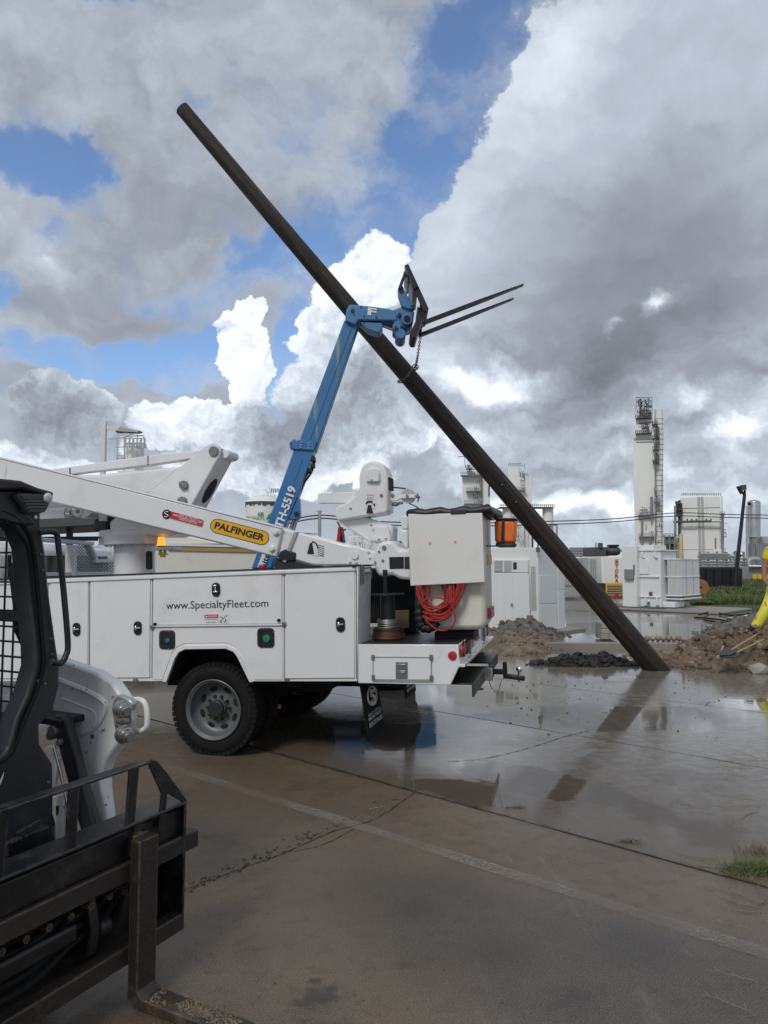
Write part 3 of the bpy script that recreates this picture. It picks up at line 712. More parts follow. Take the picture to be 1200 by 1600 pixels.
# carriage backrest
ext([(632, 414), (638, 412), (670, 482), (662, 487), (652, 462)], -.38, .06, 'carriage_side', 'black_paint', .006)
ext([(632, 414), (638, 412), (670, 482), (662, 487), (652, 462)], .42, .06, 'carriage_side', 'black_paint', .006)
ext([(656, 473), (664, 469), (670, 482), (662, 487)], -.32, .74, 'lower_crossbar', 'black_paint', .006)
ext([(633, 416), (638, 413), (644, 426), (638, 430)], -.32, .74, 'upper_crossbar', 'black_paint', .006)
ext([(640, 434), (647, 432), (654, 447), (646, 452)], -.42, .84, 'shaft_holder', 'fork_black', .006)
ext([(622, 450), (633, 420), (636, 424), (626, 452)], -.1, .05, 'brace', 'charcoal', .004)
ext([(652, 478), (663, 486), (654, 515), (650, 528), (643, 528), (640, 522), (650, 500)], -.2, .46, 'carriage_frame', 'black_paint', .01)
# tines
def tine(y0, a, heel, tip, w=.10):
    P0, P1, P2 = t.h(*a, y0), t.h(*heel, y0), t.h(*tip, y0); mb = MB()
    d = (P2-P1).normalized(); n_ = Vector((-d.z, 0, d.x))
    mid = P1+(P2-P1)*.55
    mb.prism([P1-n_*.022, mid-n_*.02, P2-n_*.005, P2+n_*.005, mid+n_*.02, P1+n_*.022+d*.03, P0+Vector((.05, 0, 0)), P0-Vector((.01, 0, 0)), P1-d*.03-n_*.0], (0, w, 0))
    t.part('fork_tine', mb, 'fork_black', .004)
tine(-.34, (661, 484), (664, 502), (819, 443))
tine(.36, (654, 508), (657, 522), (803, 465))
# chassis, wheels, cab, engine pod (stand behind the truck body)
cx = lambda x: x
mb = MB(); mb.box((-.9, .45, .45), (2.5, 1.25, .95)); t.part('chassis', mb, 'blue_paint', .04)
mb = MB(); mb.box((.1, -.35, .55), (1.5, .35, 1.15)); t.part('engine_cover', mb, 'blue_paint', .06)
mb = MB(); mb.box((-.1, 1.2, .6), (1.1, 1.9, 1.60)); t.part('cab', mb, 'charcoal', .08)
mb = MB(); mb.box((0, 1.15, 1.0), (1.0, 1.95, 1.5)); t.part('cab_window', mb, 'glass_dark', .02)
mb = MB(); mb.cyl(t.h(411, 886, .15), t.h(372, 980, .15), .13); t.part('boom_root', mb, 'blue_paint')
for u in (-.55, 1.85):
    for w_ in (-.05, 1.75):
        mb = MB(); mb.lathe((u, w_-.14, .40), (0, 1, 0), [(0, .24), (.0, .36), (.04, .41), (.26, .41), (.30, .36), (.30, .24)], 28); wh = t.part('wheel', mb, 'rubber')
        mb = MB(); mb.lathe((u, w_-.10, .40), (0, 1, 0), [(0, .05), (.02, .23), (.2, .23), (.22, .05)], 20); t.part('rim', mb, 'label_white', parent=wh)
for w_ in (0.05, 1.65):
    mb = MB(); mb.box((-.6, min(w_, .5), .34), (-.5, max(w_, 1.2), .46)); mb.box((1.8, min(w_, .5), .34), (1.9, max(w_, 1.2), .46)); t.part('axle', mb, 'charcoal')
TH = t
# chain from tine round the pole
c0 = W(657, 524, YB+.40); s_ = None
pb2, ax, L = POLE
best = min((((pb2+ax*(L*k/400)) for k in range(401))), key=lambda p: abs((p-CAMP).dot(RT)/((p-CAMP).dot(FW))*F+600-636)+0)
c1 = W(649, 574, best.y-.17)
ch = T('chain', 'dark steel chain hanging from the forks and wrapped round the leaning pole', 'chain', c0)
def link(mb, c, d, up, l=.05, w=.016, r=.006):
    d = d.normalized(); u = (up-d*up.dot(d)).normalized(); P_ = []
    for k in range(12):
        a = 2*math.pi*k/12; P_.append(c+d*(math.cos(a)*l*.5)+u*(math.sin(a)*w))
    mb.tube(P_, r, 5, True)
v = c1-c0; n = 22
for i in range(n):
    mb = MB(); pp = v*((i+.5)/n)+Vector((0, 0, -.05*math.sin(math.pi*(i+.5)/n))); link(mb, pp, v, Vector((1, 0, 0)) if i % 2 else Vector((0, 1, 0)), v.length/n*1.25, .016, .0065)
    ch.part('link', mb, 'dull_steel')
# wrap
cc = best-c0; x_ = ax.orthogonal().normalized(); y_ = ax.cross(x_); mb = MB()
for k in range(34):
    a = 2*math.pi*k/34; rr = .178
    p = cc+(x_*math.cos(a)+y_*math.sin(a))*rr+ax*.02*math.sin(a*3); tg = (-x_*math.sin(a)+y_*math.cos(a))
    link(mb, p, tg, ax if k % 2 else (x_*math.cos(a)+y_*math.sin(a)), .05, .014, .006)
ch.part('wrap_links', mb, 'dull_steel')
mb = MB(); mb.tube([c1-c0+Vector((math.cos(a)*.045, -.02, math.sin(a)*.04)) for a in [k*.7 for k in range(9)]], .009, 6, True); ch.part('hook', mb, 'dull_steel')

# ================================================================== BUCKET TRUCK
o = G(330, 1183)
t = T('bucket_truck', 'white utility service truck with bucket boom, side toolboxes and red air hose', 'bucket truck', (o.x, o.y, 0), R(-14), R(-1.5))
TK = t
BWD = 2.38
def z_(x, y, w=0): return t.h(x, y, w).z
def u_(x, y, w=0): return t.h(x, y, w).x
def Pp(pts, w0, dw, name, m, bevel=.006, parent=None, **k):
    mb = MB(); mb.prism(t.hs(pts, w0), (0, dw, 0)); return t.part(name, mb, m, bevel, parent, **k)
def lp(pts, w): return [Vector((p.x, w, p.z)) for p in t.hs(pts, 0)]
side = [(-30, 907), (560, 884), (558, 1065), (391, 1065), (372, 1026), (366, 1018), (354, 1013), (290, 1014), (280, 1019), (274, 1029), (261, 1065), (-30, 1065)]
near = MB(); near.prism(lp(side, 0), (0, .42, 0)); near = t.part('side_compartment', near, 'white_paint', .006)
far = MB(); far.prism(lp(side, BWD-.42), (0, .42, 0)); far = t.part('side_compartment', far, 'white_paint', .006)
# top rail lip and dark lid seal
mb = MB(); mb.prism(lp([(-30, 909), (556, 886.5), (556, 892), (-30, 915)], -.025), (0, .03, 0)); t.part('top_rail', mb, 'white_paint', .006, near)
mb = MB(); mb.prism(lp([(-30, 905.2), (561, 882.6), (561, 884.5), (-30, 907.6)], -.012), (0, .45, 0)); t.part('lid_seal', mb, 'dark', .002, near)
# wheel arch lip
arch_o = [(256, 1065), (270, 1027), (277, 1016), (289, 1009), (355, 1008), (369, 1015), (376, 1025), (396, 1065)]
arch_i = [(261, 1065), (274, 1029), (280, 1019), (290, 1014), (354, 1013), (366, 1018), (372, 1026), (391, 1065)]
mb = MB(); A = lp(arch_o, -.018); B = lp(arch_i, -.018); n = len(A)
for i in range(n-1):
    mb.hexa([A[i], A[i+1], B[i+1], B[i]]+[p+Vector((0, .03, 0)) for p in (A[i], A[i+1], B[i+1], B[i])])
t.part('arch_trim', mb, 'white_paint', 0, near)
# black liner inside the wheel arch
mb = MB(); arch_l = [(262.5, 1066), (275.5, 1030.5), (281, 1021), (290, 1016), (354, 1015), (365, 1020), (370.5, 1027), (389, 1066)]
A = lp(arch_i, .012); B = lp(arch_l, .012)
for i in range(len(A)-1): mb.hexa([A[i], A[i+1], B[i+1], B[i]]+[p+Vector((0, .405, 0)) for p in (A[i], A[i+1], B[i+1], B[i])])
t.part('arch_liner', mb, 'dark', 0)
# doors: raised leaves with shadow gaps
def door(pts, name='compartment_door', d=.012, inset=None):
    mb = MB(); mb.prism(lp(pts, -d), (0, d-.001, 0)); return t.part(name, mb, 'white_paint', .004)
d1 = door([(80, 908), (138.5, 906), (138, 1059), (80, 1059)])
d2 = door([(142.5, 905.5), (235.5, 902), (234.5, 1058.5), (142, 1059)])
d3 = door([(241, 901.5), (440.5, 894.5), (441, 974), (241, 976.5)])
d4 = door([(447.5, 894), (554.5, 890), (554.5, 1059), (447, 1060)])
d0 = door([(-25, 913), (76, 909), (76, 1060), (-25, 1060)])
low = door([(241, 979.5), (441, 977), (442, 1062), (398, 1062), (377, 1020), (369, 1010), (355, 1004), (289, 1005), (276, 1011), (268, 1022), (254, 1062), (240, 1062)], 'fender_panel', .006)
mb = MB(); mb.bar(lp([(241, 978)], -.016)[0], lp([(442, 975.5)], -.016)[0], .012, .014); t.part('drip_edge', mb, 'white_paint')
# door gaps as dark recess strips
mb = MB()
for a, b in (((140.4, 907), (140, 1060)), ((238.5, 903), (237.5, 1060)), ((444, 895), (444.5, 1062)), ((557, 891), (557, 1060))):
    p, q = lp([a, b], -.002); mb.bar(p, q, .004, .004)
t.part('door_gap', mb, 'dark', 0)
def latch(px, py, par, vert=False):
    c = lp([(px, py)], -.014)[0]; mb = MB(); pts = [Vector((c.x+a, c.y-.012, c.z+b)) for a, b in rrect(0, 0, .078, .122, .034, 5)]
    mb.prism(pts, (0, .012, 0)); b_ = t.part('latch_plate', mb, 'ink', .004)
    pts = [Vector((c.x+a, c.y-.018, c.z+b)) for a, b in rrect(0, .002, .058, .096, .026, 5)]
    pin = [Vector((c.x+a, c.y-.018, c.z+b)) for a, b in rrect(0, .002, .048, .084, .022, 5)]
    mb = MB(); mb.frameprism(pts, pin, (0, .008, 0)); t.part('latch_ring', mb, 'vinyl_black', 0, b_)
    mb = MB()
    if vert:
        mb.cyl((c.x, c.y-.02, c.z-.01), (c.x, c.y-.02, c.z+.03), .008); mb.ball((c.x, c.y-.024, c.z+.032), .016, 2); mb.ball((c.x, c.y-.018, c.z-.02), .026, 2, (1, .4, .45))
    else:
        mb.ball((c.x-.012, c.y-.018, c.z), .026, 2, (.45, .4, 1)); mb.cyl((c.x-.01, c.y-.024, c.z-.003), (c.x+.032, c.y-.024, c.z+.004), .009)
    t.part('handle', mb, 'chrome', 0, b_)
latch(121.5, 983, d1); latch(217, 981, d2); latch(339, 921, d3, True); latch(533, 975.5, d4)
# filler recesses
def filler(px, py, cm, cs):
    c = lp([(px, py)], -.008)[0]
    o_ = [Vector((c.x+a, c.y-.006, c.z+b)) for a, b in rrect(0, 0, .160, .170, .035, 5)]
    mb = MB(); mb.prism(o_, (0, .008, 0)); f = t.part('filler_plate', mb, 'ink', .003)
    i_ = [Vector((c.x+a, c.y-.007, c.z+b)) for a, b in rrect(0, .004, .105, .125, .02, 4)]
    o2 = [Vector((c.x+a, c.y-.007, c.z+b)) for a, b in rrect(0, .004, .118, .138, .024, 4)]
    mb = MB(); mb.frameprism([p-Vector((0, .006, 0)) for p in o2], [p-Vector((0, .006, 0)) for p in i_], (0, .008, 0)); t.part('filler_rim', mb, 'black_paint', 0, f)
    mb = MB(); q = Vector((c.x+.012, c.y-.02, c.z-.004)); mb.cyl(q, q+Vector((0, .014, 0)), cs, n=18); mb.box(q+Vector((-cs*.9, -.006, -.004)), q+Vector((cs*.9, 0, .004)), (0, .5, 0), q); t.part('filler_cap', mb, cm, .002, f)
    mb = MB()
    for a in (-.062, -.022, .022, .062):
        for b in (-.077, .077): mb.ball((c.x+a*.8, c.y-.008, c.z+b), .0042, 1)
    for b in (-.05, 0, .05):
        for a in (-.071, .071): mb.ball((c.x+a, c.y-.008, c.z+b), .0042, 1)
    t.part('rivets', mb, 'chrome', 0, f)
filler(262, 999.5, 'cap_blue', .022); filler(416, 996.5, 'cap_green', .034)
# hinges / rubber bumpers
mb = MB()
for x, y in ((244, 975), (437, 969)): p = lp([(x, y)], -.03)[0]; mb.cyl(p, p+Vector((0, .03, 0)), .014, n=12)
t.part('door_stop', mb, 'rubber')
mb = MB()
for x, y in ((239, 979), (445, 974), (449, 1061), (213, 1062)): p = lp([(x, y)], -.02)[0]; mb.box(p-Vector((.02, .004, .02)), p+Vector((.02, .012, .012)))
t.part('hinge_bracket', mb, 'dull_steel', .003)
p = lp([(554, 885.5)], -.03)[0]; mb = MB(); mb.cyl(p, p+Vector((0, .02, 0)), .012, n=12); t.part('bolt', mb, 'dark')
# lettering
L3 = lp([(260.8, 955.5), (420.3, 951.8), (260.8, 940)], -.0125)
text('www.SpecialtyFleet.com', *L3, 'ink', t, 'web_address', lift=.0025)
def plate(pts, w, m, name, par=None, th=.002):
    mb = MB(); mb.prism(lp(pts, w), (0, -th, 0)); return t.part(name, mb, m, 0, par, smooth=False)
plate([(320.5, 960), (358, 959), (358, 974.5), (320.5, 975)], -.0125, 'label_white', 'warning_label')
plate([(321, 960.3), (342, 959.8), (342, 965), (321, 965.4)], -.015, 'red_label', 'warning_header')
text('DANGER', *lp([(327, 964), (340.5, 963.6), (327, 961.3)], -.0172), 'ink_white', t, 'warning_word', bold=.02, lift=.001)
mb = MB(); a = lp([(322.5, 964.3), (326, 964.2), (324.3, 961)], -.0175); mb.prism(a, (0, -.001, 0)); t.part('warning_triangle', mb, 'ink_white', 0)
text('ELECTROCUTION HAZARD', *lp([(321.5, 968.5), (341, 968), (321.5, 967)], -.0148), 'ink', t, 'small_print', lift=.001)
text('KEEP CLEAR', *lp([(324, 973.4), (339, 973), (324, 971.7)], -.0148), 'ink', t, 'small_print', lift=.001)
mb = MB()
for a, b in (((345, 963), (350, 966)), ((350, 966), (356, 961)), ((347, 969), (350, 966)), ((352, 973.5), (353.5, 967)), ((355, 973.5), (353.5, 967)), ((345, 973), (348, 969.5)), ((344, 969.5), (348, 973))):
    p, q = lp([a, b], -.0155); mb.bar(p, q, .004, .003)
t.part('warning_figure', mb, 'ink')
# flat tail: side skirt, deck, rear panel
tail = [(559.5, 1007), (716, 1007.4), (717.8, 1040), (704, 1070.5), (559.5, 1067.5)]
for w_ in (0, BWD-.05):
    mb = MB(); mb.prism(lp(tail, w_), (0, .05, 0)); sk = t.part('tail_skirt', mb, 'white_paint', .005)
ue = u_(716, 1007.4); zt = z_(640, 1007.2); zl = z_(718, 1040); u0 = u_(559.5, 1007)
mb = MB(); mb.box((u0-.02, .051, zt-.06), (ue-.01, BWD-.051, zt-.002)); t.part('deck', mb, 'deck_black', .004)
mb = MB(); mb.box((u_(-30, 1000), .42, zt-.06), (u0-.021, BWD-.42, zt-.01)); t.part('bed_floor', mb, 'deck_black')
mb = MB(); mb.box((ue-.03, .051, zl), (ue, BWD-.051, zt-.005)); rp = t.part('rear_panel', mb, 'white_paint', .004)
mb = MB(); mb.box((ue, .0, zl-.012), (ue+.05, BWD, zl+.012)); mb.box((ue, 0, zl+.012), (ue+.006, BWD, zl+.05)); t.part('rear_rail', mb, 'white_paint', .004)
dr = Pp([(583, 1026.5), (673.5, 1027), (673.5, 1061), (583, 1061)], 0, .001, 'skirt_door', 'white_paint', 0) if False else None
mb = MB(); mb.prism(lp([(582.5, 1027), (674, 1027.5), (674, 1062), (582.5, 1061.5)], -.010), (0, .009, 0)); sd = t.part('skirt_door', mb, 'white_paint', .004)
mb = MB()
for a, b in (((582, 1026.2), (675, 1026.8)), ((582, 1063), (675, 1064)), ((583.5, 1026), (583.5, 1064)), ((674, 1026), (674, 1064))):
    p, q = lp([a, b], -.012); mb.bar(p, q, .006, .006)
t.part('door_bead', mb, 'galv', 0, sd)
mb = MB()
for x, y in ((583.5, 1027), (674, 1027), (584, 1058), (674.5, 1059)): p = lp([(x, y)], -.016)[0]; mb.box(p-Vector((.014, .004, .022)), p+Vector((.014, .006, .022)))
t.part('hinge', mb, 'dull_steel', .002, sd)
mb = MB(); mb.prism(lp([(619, 1034), (637.5, 1034), (637.5, 1060), (619, 1060)], -.018), (0, .010, 0)); pl = t.part('paddle_latch', mb, 'dull_steel', .006)
mb = MB(); mb.prism(lp([(621.5, 1037), (635, 1037), (635, 1046), (621.5, 1046)], -.024), (0, .008, 0)); mb.prism(lp([(622, 1049), (634.5, 1049), (628.3, 1057)], -.024), (0, .008, 0)); mb.prism(lp([(621.5, 1046.8), (635, 1046.8), (635, 1048.4), (621.5, 1048.4)], -.026), (0, .008, 0)); t.part('latch_lever', mb, 'steel', .003)
p = lp([(707, 1024.3)], -.012)[0]; mb = MB(); mb.lathe(p, (0, 1, 0), [(-.006, .02), (-.003, .033), (.006, .037), (.012, .037)], 22); t.part('side_reflector', mb, 'red')
# rear lamps on the panel (plane u = ue)
def oval(w, z, rw, rz, m, name, th=.018):
    mb = MB(); mb.prism([Vector((ue+.004, w+rw*math.cos(a), z+rz*math.sin(a))) for a in [2*math.pi*k/20 for k in range(20)]], (th, 0, 0)); return t.part(name, mb, m, .004)
zm = (zt+zl)/2+.02
for w, rw, rz, m, nm in ((.09, .03, .05, 'red', 'marker_lamp'), (.26, .075, .055, 'red', 'tail_lamp'), (.46, .07, .055, 'black_paint', 'lamp_socket'), (1.12, .05, .018, 'red', 'marker_lamp'), (1.25, .05, .018, 'red', 'marker_lamp'), (BWD-.26, .075, .055, 'red', 'tail_lamp'), (BWD-.5, .07, .055, 'glass_dark', 'reverse_lamp')):
    oval(w, zm, rw, rz, m, nm)
for w in (.26, .46, BWD-.26, BWD-.5):
    mb = MB(); mb.lathe((ue+.003, w, zm), (1, 0, 0), [(0, .085), (.012, .08), (.012, .070), (.002, .068)], 20, True); mb.bm.verts.ensure_lookup_table()
    for v in mb.bm.verts: v.co.z = zm+(v.co.z-zm)*.8
    t.part('lamp_grommet', mb, 'rubber', 0)
mb = MB(); mb.box((ue+.001, .75, zm-.05), (ue+.008, .95, zm+.04)); t.part('plate_recess', mb, 'galv', .003)
text('3', (ue+.012, .80, zm-.03), (ue+.012, .88, zm-.03), (ue+.012, .80, zm+.03), 'red', t, 'rear_mark', lift=.001)
mb = MB(); mb.box((ue, 1.75, zl+.02), (ue+.02, 1.82, zt)); mb.box((ue, .62, zl+.02), (ue+.02, .66, zt-.01)); t.part('stake_pocket', mb, 'dull_steel', .003)
# step bumper and hitch
zb = z_(706, 1071)
for w0, w1_ in ((.10, .98), (1.42, BWD-.1)):
    mb = MB(); mb.box((ue-.14, w0, zb-.01), (ue+.10, w1_, zb+.004)); mb.box((ue+.086, w0, zb-.11), (ue+.10, w1_, zb-.01)); t.part('step_bumper', mb, 'black_paint', .004)
mb = MB(); mb.box((ue-.5, .8, zb+.0), (ue-.1, .9, zb+.2)); mb.box((ue-.5, 1.5, zb+.0), (ue-.1, 1.6, zb+.2)); mb.box((ue-.25, .7, zb+.08), (ue-.12, 1.7, zb+.18)); t.part('hitch_frame', mb, 'black_paint', .01)
wc = 1.16
hb = t.h(812, 1057, wc); hz0 = t.h(780, 1050, wc).z
mb = MB(); mb.box((ue-.2, wc-.045, hz0-.04), (ue+.16, wc+.045, hz0+.05)); mb.box((ue+.13, wc-.055, hz0-.05), (ue+.16, wc+.055, hz0+.06)); t.part('receiver', mb, 'black_paint', .006)
mb = MB(); mb.box((ue+.14, wc-.032, hz0-.02), (hb.x-.14, wc+.032, hz0+.03)); mb.box((hb.x-.155, wc-.026, hb.z-.02), (hb.x-.115, wc+.026, hz0+.10)); mb.box((hb.x-.13, wc-.03, hb.z-.03), (hb.x+.05, wc+.03, hb.z+.015), (0, .12, 0)); ms = t.part('ball_mount', mb, 'black_paint', .012)
mb = MB(); mb.cyl((hb.x, wc, hb.z-.05), (hb.x, wc, hb.z+.05), .018); mb.ball((hb.x, wc, hb.z+.07), .032, 3); t.part('hitch_ball', mb, 'chrome', 0)
mb = MB(); mb.tube([(ue+.1, wc-.06, hz0), (ue+.14, wc-.09, hz0-.13), (ue+.2, wc-.06, hz0-.2), (ue+.24, wc-.07, hz0-.06)], .004, 6); mb.tube([(ue+.02+.05*math.cos(a), wc-.14+.03*math.sin(a), hz0-.14) for a in [k*.7 for k in range(9)]], .009, 6, True); t.part('safety_chain_loop', mb, 'dull_steel')
mb = MB(); mb.box((ue+.07, wc-.09, hz0-.07), (ue+.16, wc-.06, hz0+.05)); t.part('wiring_plug', mb, 'steel', .01)
# mud flaps
def flap(w0, w1_, a, b):
    u1, z1 = a; u2, z2 = b; mb = MB()
    mb.hexa([(u1, w0, z1), (u1, w1_, z1), (u1-.012, w1_, z1), (u1-.012, w0, z1), (u2, w0, z2), (u2, w1_, z2), (u2-.012, w1_, z2), (u2-.012, w0, z2)])
    f = t.part('mud_flap', mb, 'rubber', .003); X = lambda s, q: Vector((u1+(u2-u1)*q+.004, w0+(w1_-w0)*s, z1+(z2-z1)*q))
    mb = MB(); 
    ring = [X(.5+.27*math.cos(a_), .34+.17*math.sin(a_)) for a_ in [k*.35 for k in range(18)]]
    mb.tube([p+Vector((.004, 0, 0)) for p in ring], .008, 4, True)
    mb.tube([p+Vector((.004, 0, 0)) for p in (X(.62, .26), X(.45, .24), X(.40, .31), X(.60, .37), X(.58, .45), X(.38, .45))], .02, 4); t.part('flap_logo', mb, 'ink_white', 0, f)
    text('SALES & RENTAL', X(.12, .66), X(.88, .66), X(.12, .61), 'ink_white', f, 'flap_print', lift=.003)
    text('SPECIALTYFLEET', X(.10, .74), X(.90, .74), X(.10, .68), 'ink_white', f, 'flap_print', bold=.02, lift=.003)
    text('833-57-SALES', X(.10, .86), X(.90, .86), X(.10, .78), 'ink_white', f, 'flap_print', bold=.02, lift=.003)
a = t.h(563, 1067, .08); b = t.h(576, 1152, .08)
flap(.08, .62, (a.x, a.z), (b.x, b.z)); flap(BWD-.62, BWD-.08, (a.x, a.z), (a.x+.02, b.z+.02))
# rear axle, duals
def wheel(u, w0, sgn, dual=True, name='wheel'):
    mb = MB(); R0 = .402
    def tyre(wb):
        prof = [(0.02, .262), (.0, .30), (.0, .345), (.02, .385), (.05, R0), (.18, R0), (.21, .385), (.23, .345), (.23, .30), (.21, .262)]
        mb.lathe((u, wb, .40), (0, 1, 0), prof, 64, True)
        for k in range(52):                                 # tread shoulder blocks
            a = 2*math.pi*k/52; c = Vector((u+math.cos(a)*(R0-.008), wb, .40+math.sin(a)*(R0-.008)))
            for w2 in (.012, .088, .160):
                bb = (c.x-.017, wb+w2, c.z-.020), (c.x+.017, wb+w2+.058, c.z+.020)
                mb.box(bb[0], bb[1], (0, -a, 0))
    tyre(w0)
    if dual: tyre(w0+sgn*.29)
    wl = t.part(name, mb, 'rubber')
    f = w0 if sgn > 0 else w0+.23; s = sgn
    mb = MB(); mb.lathe((u, f, .40), (0, s, 0), [(.02, .235), (-.004, .262), (.0, .268), (.006, .262), (.03, .245), (.06, .238), (.09, .225), (.115, .205), (.125, .17), (.122, .12), (.11, .085), (.075, .08), (.07, 0)], 48, True)
    rm = t.part('rim', mb, 'rim_grey', 0, wl)
    mb = MB()
    for k in range(8):
        a = 2*math.pi*k/8+.3; c = Vector((u+.172*math.cos(a), f+s*.112, .40+.172*math.sin(a))); tg = Vector((-math.sin(a), 0, math.cos(a))); rd = Vector((math.cos(a), 0, math.sin(a)))
        mb.prism([c+tg*.036*math.cos(b_)+rd*.019*math.sin(b_) for b_ in [j*math.pi/6 for j in range(12)]], (0, s*.02, 0))
    t.part('hand_holes', mb, 'dark', 0, wl)
    mb = MB(); mb.cyl((u, f+s*.04, .40), (u, f+s*.12, .40), .074, n=24); t.part('hub', mb, 'charcoal', .01, wl)
    mb = MB()
    for k in range(10):
        a = 2*math.pi*k/10; c = Vector((u+.105*math.cos(a), f+s*.085, .40+.105*math.sin(a))); mb.cyl(c, c+Vector((0, s*.05, 0)), .013, n=6)
    t.part('lug_nuts', mb, 'black_paint', 0, wl)
wheel(0, .04, 1); wheel(0, BWD-.27, -1)
mb = MB(); mb.cyl((0, .5, .42), (0, BWD-.5, .42), .07); mb.ball((0, BWD/2, .42), .2, 3, (1, .8, 1)); t.part('rear_axle', mb, 'dark')
mb = MB(); uL = -5.4
for w_ in (.78, BWD-.86): mb.box((uL, w_, .62), (ue-.3, w_+.08, .86))
t.part('frame_rail', mb, 'dark', .01)
mb = MB(); mb.box((u_(395, 1065), .7, .45), (u_(470, 1065), 1.2, .72)); mb.box((u_(215, 1066), .25, .60), (u_(262, 1066), .8, .78)); mb.box((u_(185, 1066), .5, .60), (u_(212, 1066), .9, .78)); mb.box((.45, 1.25, .42), (1.3, 1.75, .66)); t.part('under_tank', mb, 'dark', .03)
mb = MB()
for w_ in (.45, BWD-.5): mb.prism([Vector((x, w_, z)) for x, z in ((-.62, .70), (-.5, .9), (-.3, 1.0), (.3, 1.0), (.5, .9), (.62, .70), (.64, .92), (.4, 1.06), (-.4, 1.06), (-.64, .92))], (0, .05, 0))
mb.box((-.7, .42, .95), (.7, .46, 1.02)); t.part('inner_fender', mb, 'dark')
mb = MB(); mb.box((-.66, .40, .55), (.70, .43, 1.02)); t.part('wheel_well', mb, 'dark')
mb = MB(); mb.box((.10, .52, .45), (.5, .6, .6)); t.part('spring_pack', mb, 'dark')
mb = MB(); p = t.h(434, 1104, .6); mb.box(p-Vector((.03, 0, .02)), p+Vector((.03, .005, .02))); t.part('tag', mb, 'label_yellow')
# cab ahead (its rear wall shows behind the mesh guard)
cu = t.h(183, 875, 2.18).x; zr = t.h(120, 851, cu, 0).z
mb = MB()
mb.prism([Vector((x, .12, z)) for x, z in ((cu, .72), (cu, zr-.06), (cu-.12, zr), (cu-1.35, zr), (cu-1.75, zr-.55), (cu-2.9, zr-.68), (cu-3.0, 1.15), (cu-3.0, .6), (cu-2.75, .6), (cu-2.65, .85), (cu-2.45, 1.0), (cu-2.05, 1.0), (cu-1.85, .85), (cu-1.75, .6), (cu-.1, .6))], (0, 2.06, 0)); cab = t.part('cab', mb, 'white_paint', .09)
for w_ in (.105, 2.175):
    mb = MB(); mb.prism([Vector((x, w_, z)) for x, z in ((cu-.12, zr-.55), (cu-.12, zr-.14), (cu-.30, zr-.09), (cu-1.28, zr-.09), (cu-1.58, zr-.52))], (0, .02, 0)); t.part('side_window', mb, 'glass_dark', .01, cab)
mb = MB(); mb.box((cu-.005, .30, zr-.50), (cu+.006, 1.98, zr-.13)); t.part('rear_window', mb, 'glass_dark', .02, cab)
mb = MB(); mb.box((cu-1.5, .095, 1.0), (cu-1.3, .12, 1.03)); t.part('door_handle', mb, 'ink', .005, cab)
wheel(cu-2.25, .16, 1, False, 'front_wheel'); wheel(cu-2.25, 2.0, -1, False, 'front_wheel')

# --- boom gear
ped = MB(); a = t.h(210, 894, 1.2); r_ = (u_(238, 870, 1.2)-u_(183, 870, 1.2))/2; uc = t.h(210.5, 870, 1.2).x
ztop = t.h(210, 851, 1.2).z
ped.cyl((uc, 1.2, zt-.05), (uc, 1.2, ztop), r_, n=28); ped = t.part('pedestal', ped, 'boom_white', .006)
mb = MB(); q = t.h(232, 875.5, 1.2-r_*.75); mb.prism([q+Vector((.026*math.cos(a), -.01, 0))+Vector((0, 0, .075 if math.sin(a) > 0 else -.075))+Vector((0, 0, .025*math.sin(a))) for a in [k*math.pi/8 for k in range(16)]], (0, .05, 0)); t.part('access_hole', mb, 'dark', 0)
mb = MB(); mb.cyl((uc, 1.2, ztop-.005), (uc, 1.2, ztop+.10), r_*1.48, n=32); mb.cyl((uc, 1.2, ztop+.1), (uc, 1.2, ztop+.135), r_*1.42, r_*1.3, n=32); tt_ = t.part('turntable', mb, 'boom_white', .006)
mb = MB()
for k in range(24): a = 2*math.pi*k/24; c = Vector((uc+r_*1.38*math.cos(a), 1.2+r_*1.38*math.sin(a), ztop-.018)); mb.cyl(c, c+Vector((0, 0, .02)), .011, n=6)
t.part('ring_bolts', mb, 'steel')
Pp([(171, 839), (170, 815), (187, 803), (235, 800), (282, 832), (262, 838)], 1.0, .42, 'turret', 'boom_white', .03)
Pp([(154, 838), (154, 829), (172, 827), (172, 842), (158, 842)], 1.0, .3, 'turret_arm', 'boom_white', .015)
Pp([(146, 829), (146, 812), (158, 806), (184, 804), (180, 815), (168, 819), (168, 832), (156, 832)], 1.05, .25, 'swing_motor', 'black_paint', .02)
Pp([(154, 801), (163, 801), (163, 814), (154, 814)], .98, .06, 'end_cap', 'label_white', .005)
# riser yoke
yk = Pp([(205, 806), (233, 769), (318, 699), (326, 694), (334, 692), (341, 696), (344, 703), (342, 713), (300, 788), (284, 834)], .98, .05, 'yoke_plate', 'boom_white', .012)
Pp([(205, 806), (233, 769), (318, 699), (326, 694), (334, 692), (341, 696), (344, 703), (342, 713), (300, 788), (284, 834)], 1.30, .05, 'yoke_plate', 'boom_white', .012)
a, b = t.hs([(343, 712), (297, 796)], 0.98); mb = MB(); d = (b-a).normalized(); nn = Vector((d.z, 0, -d.x))
mb.hexa([a+Vector((0, .05, 0)), b+Vector((0, .05, 0)), b+Vector((0, .32, 0)), a+Vector((0, .32, 0))]+[p-nn*(-.03) for p in (a+Vector((0, .05, 0)), b+Vector((0, .05, 0)), b+Vector((0, .32, 0)), a+Vector((0, .32, 0)))])
t.part('yoke_web', mb, 'boom_white', .004)
c = a.lerp(b, .62)+Vector((0, .185, 0)); sgn = 1 if nn.x > 0 else -1
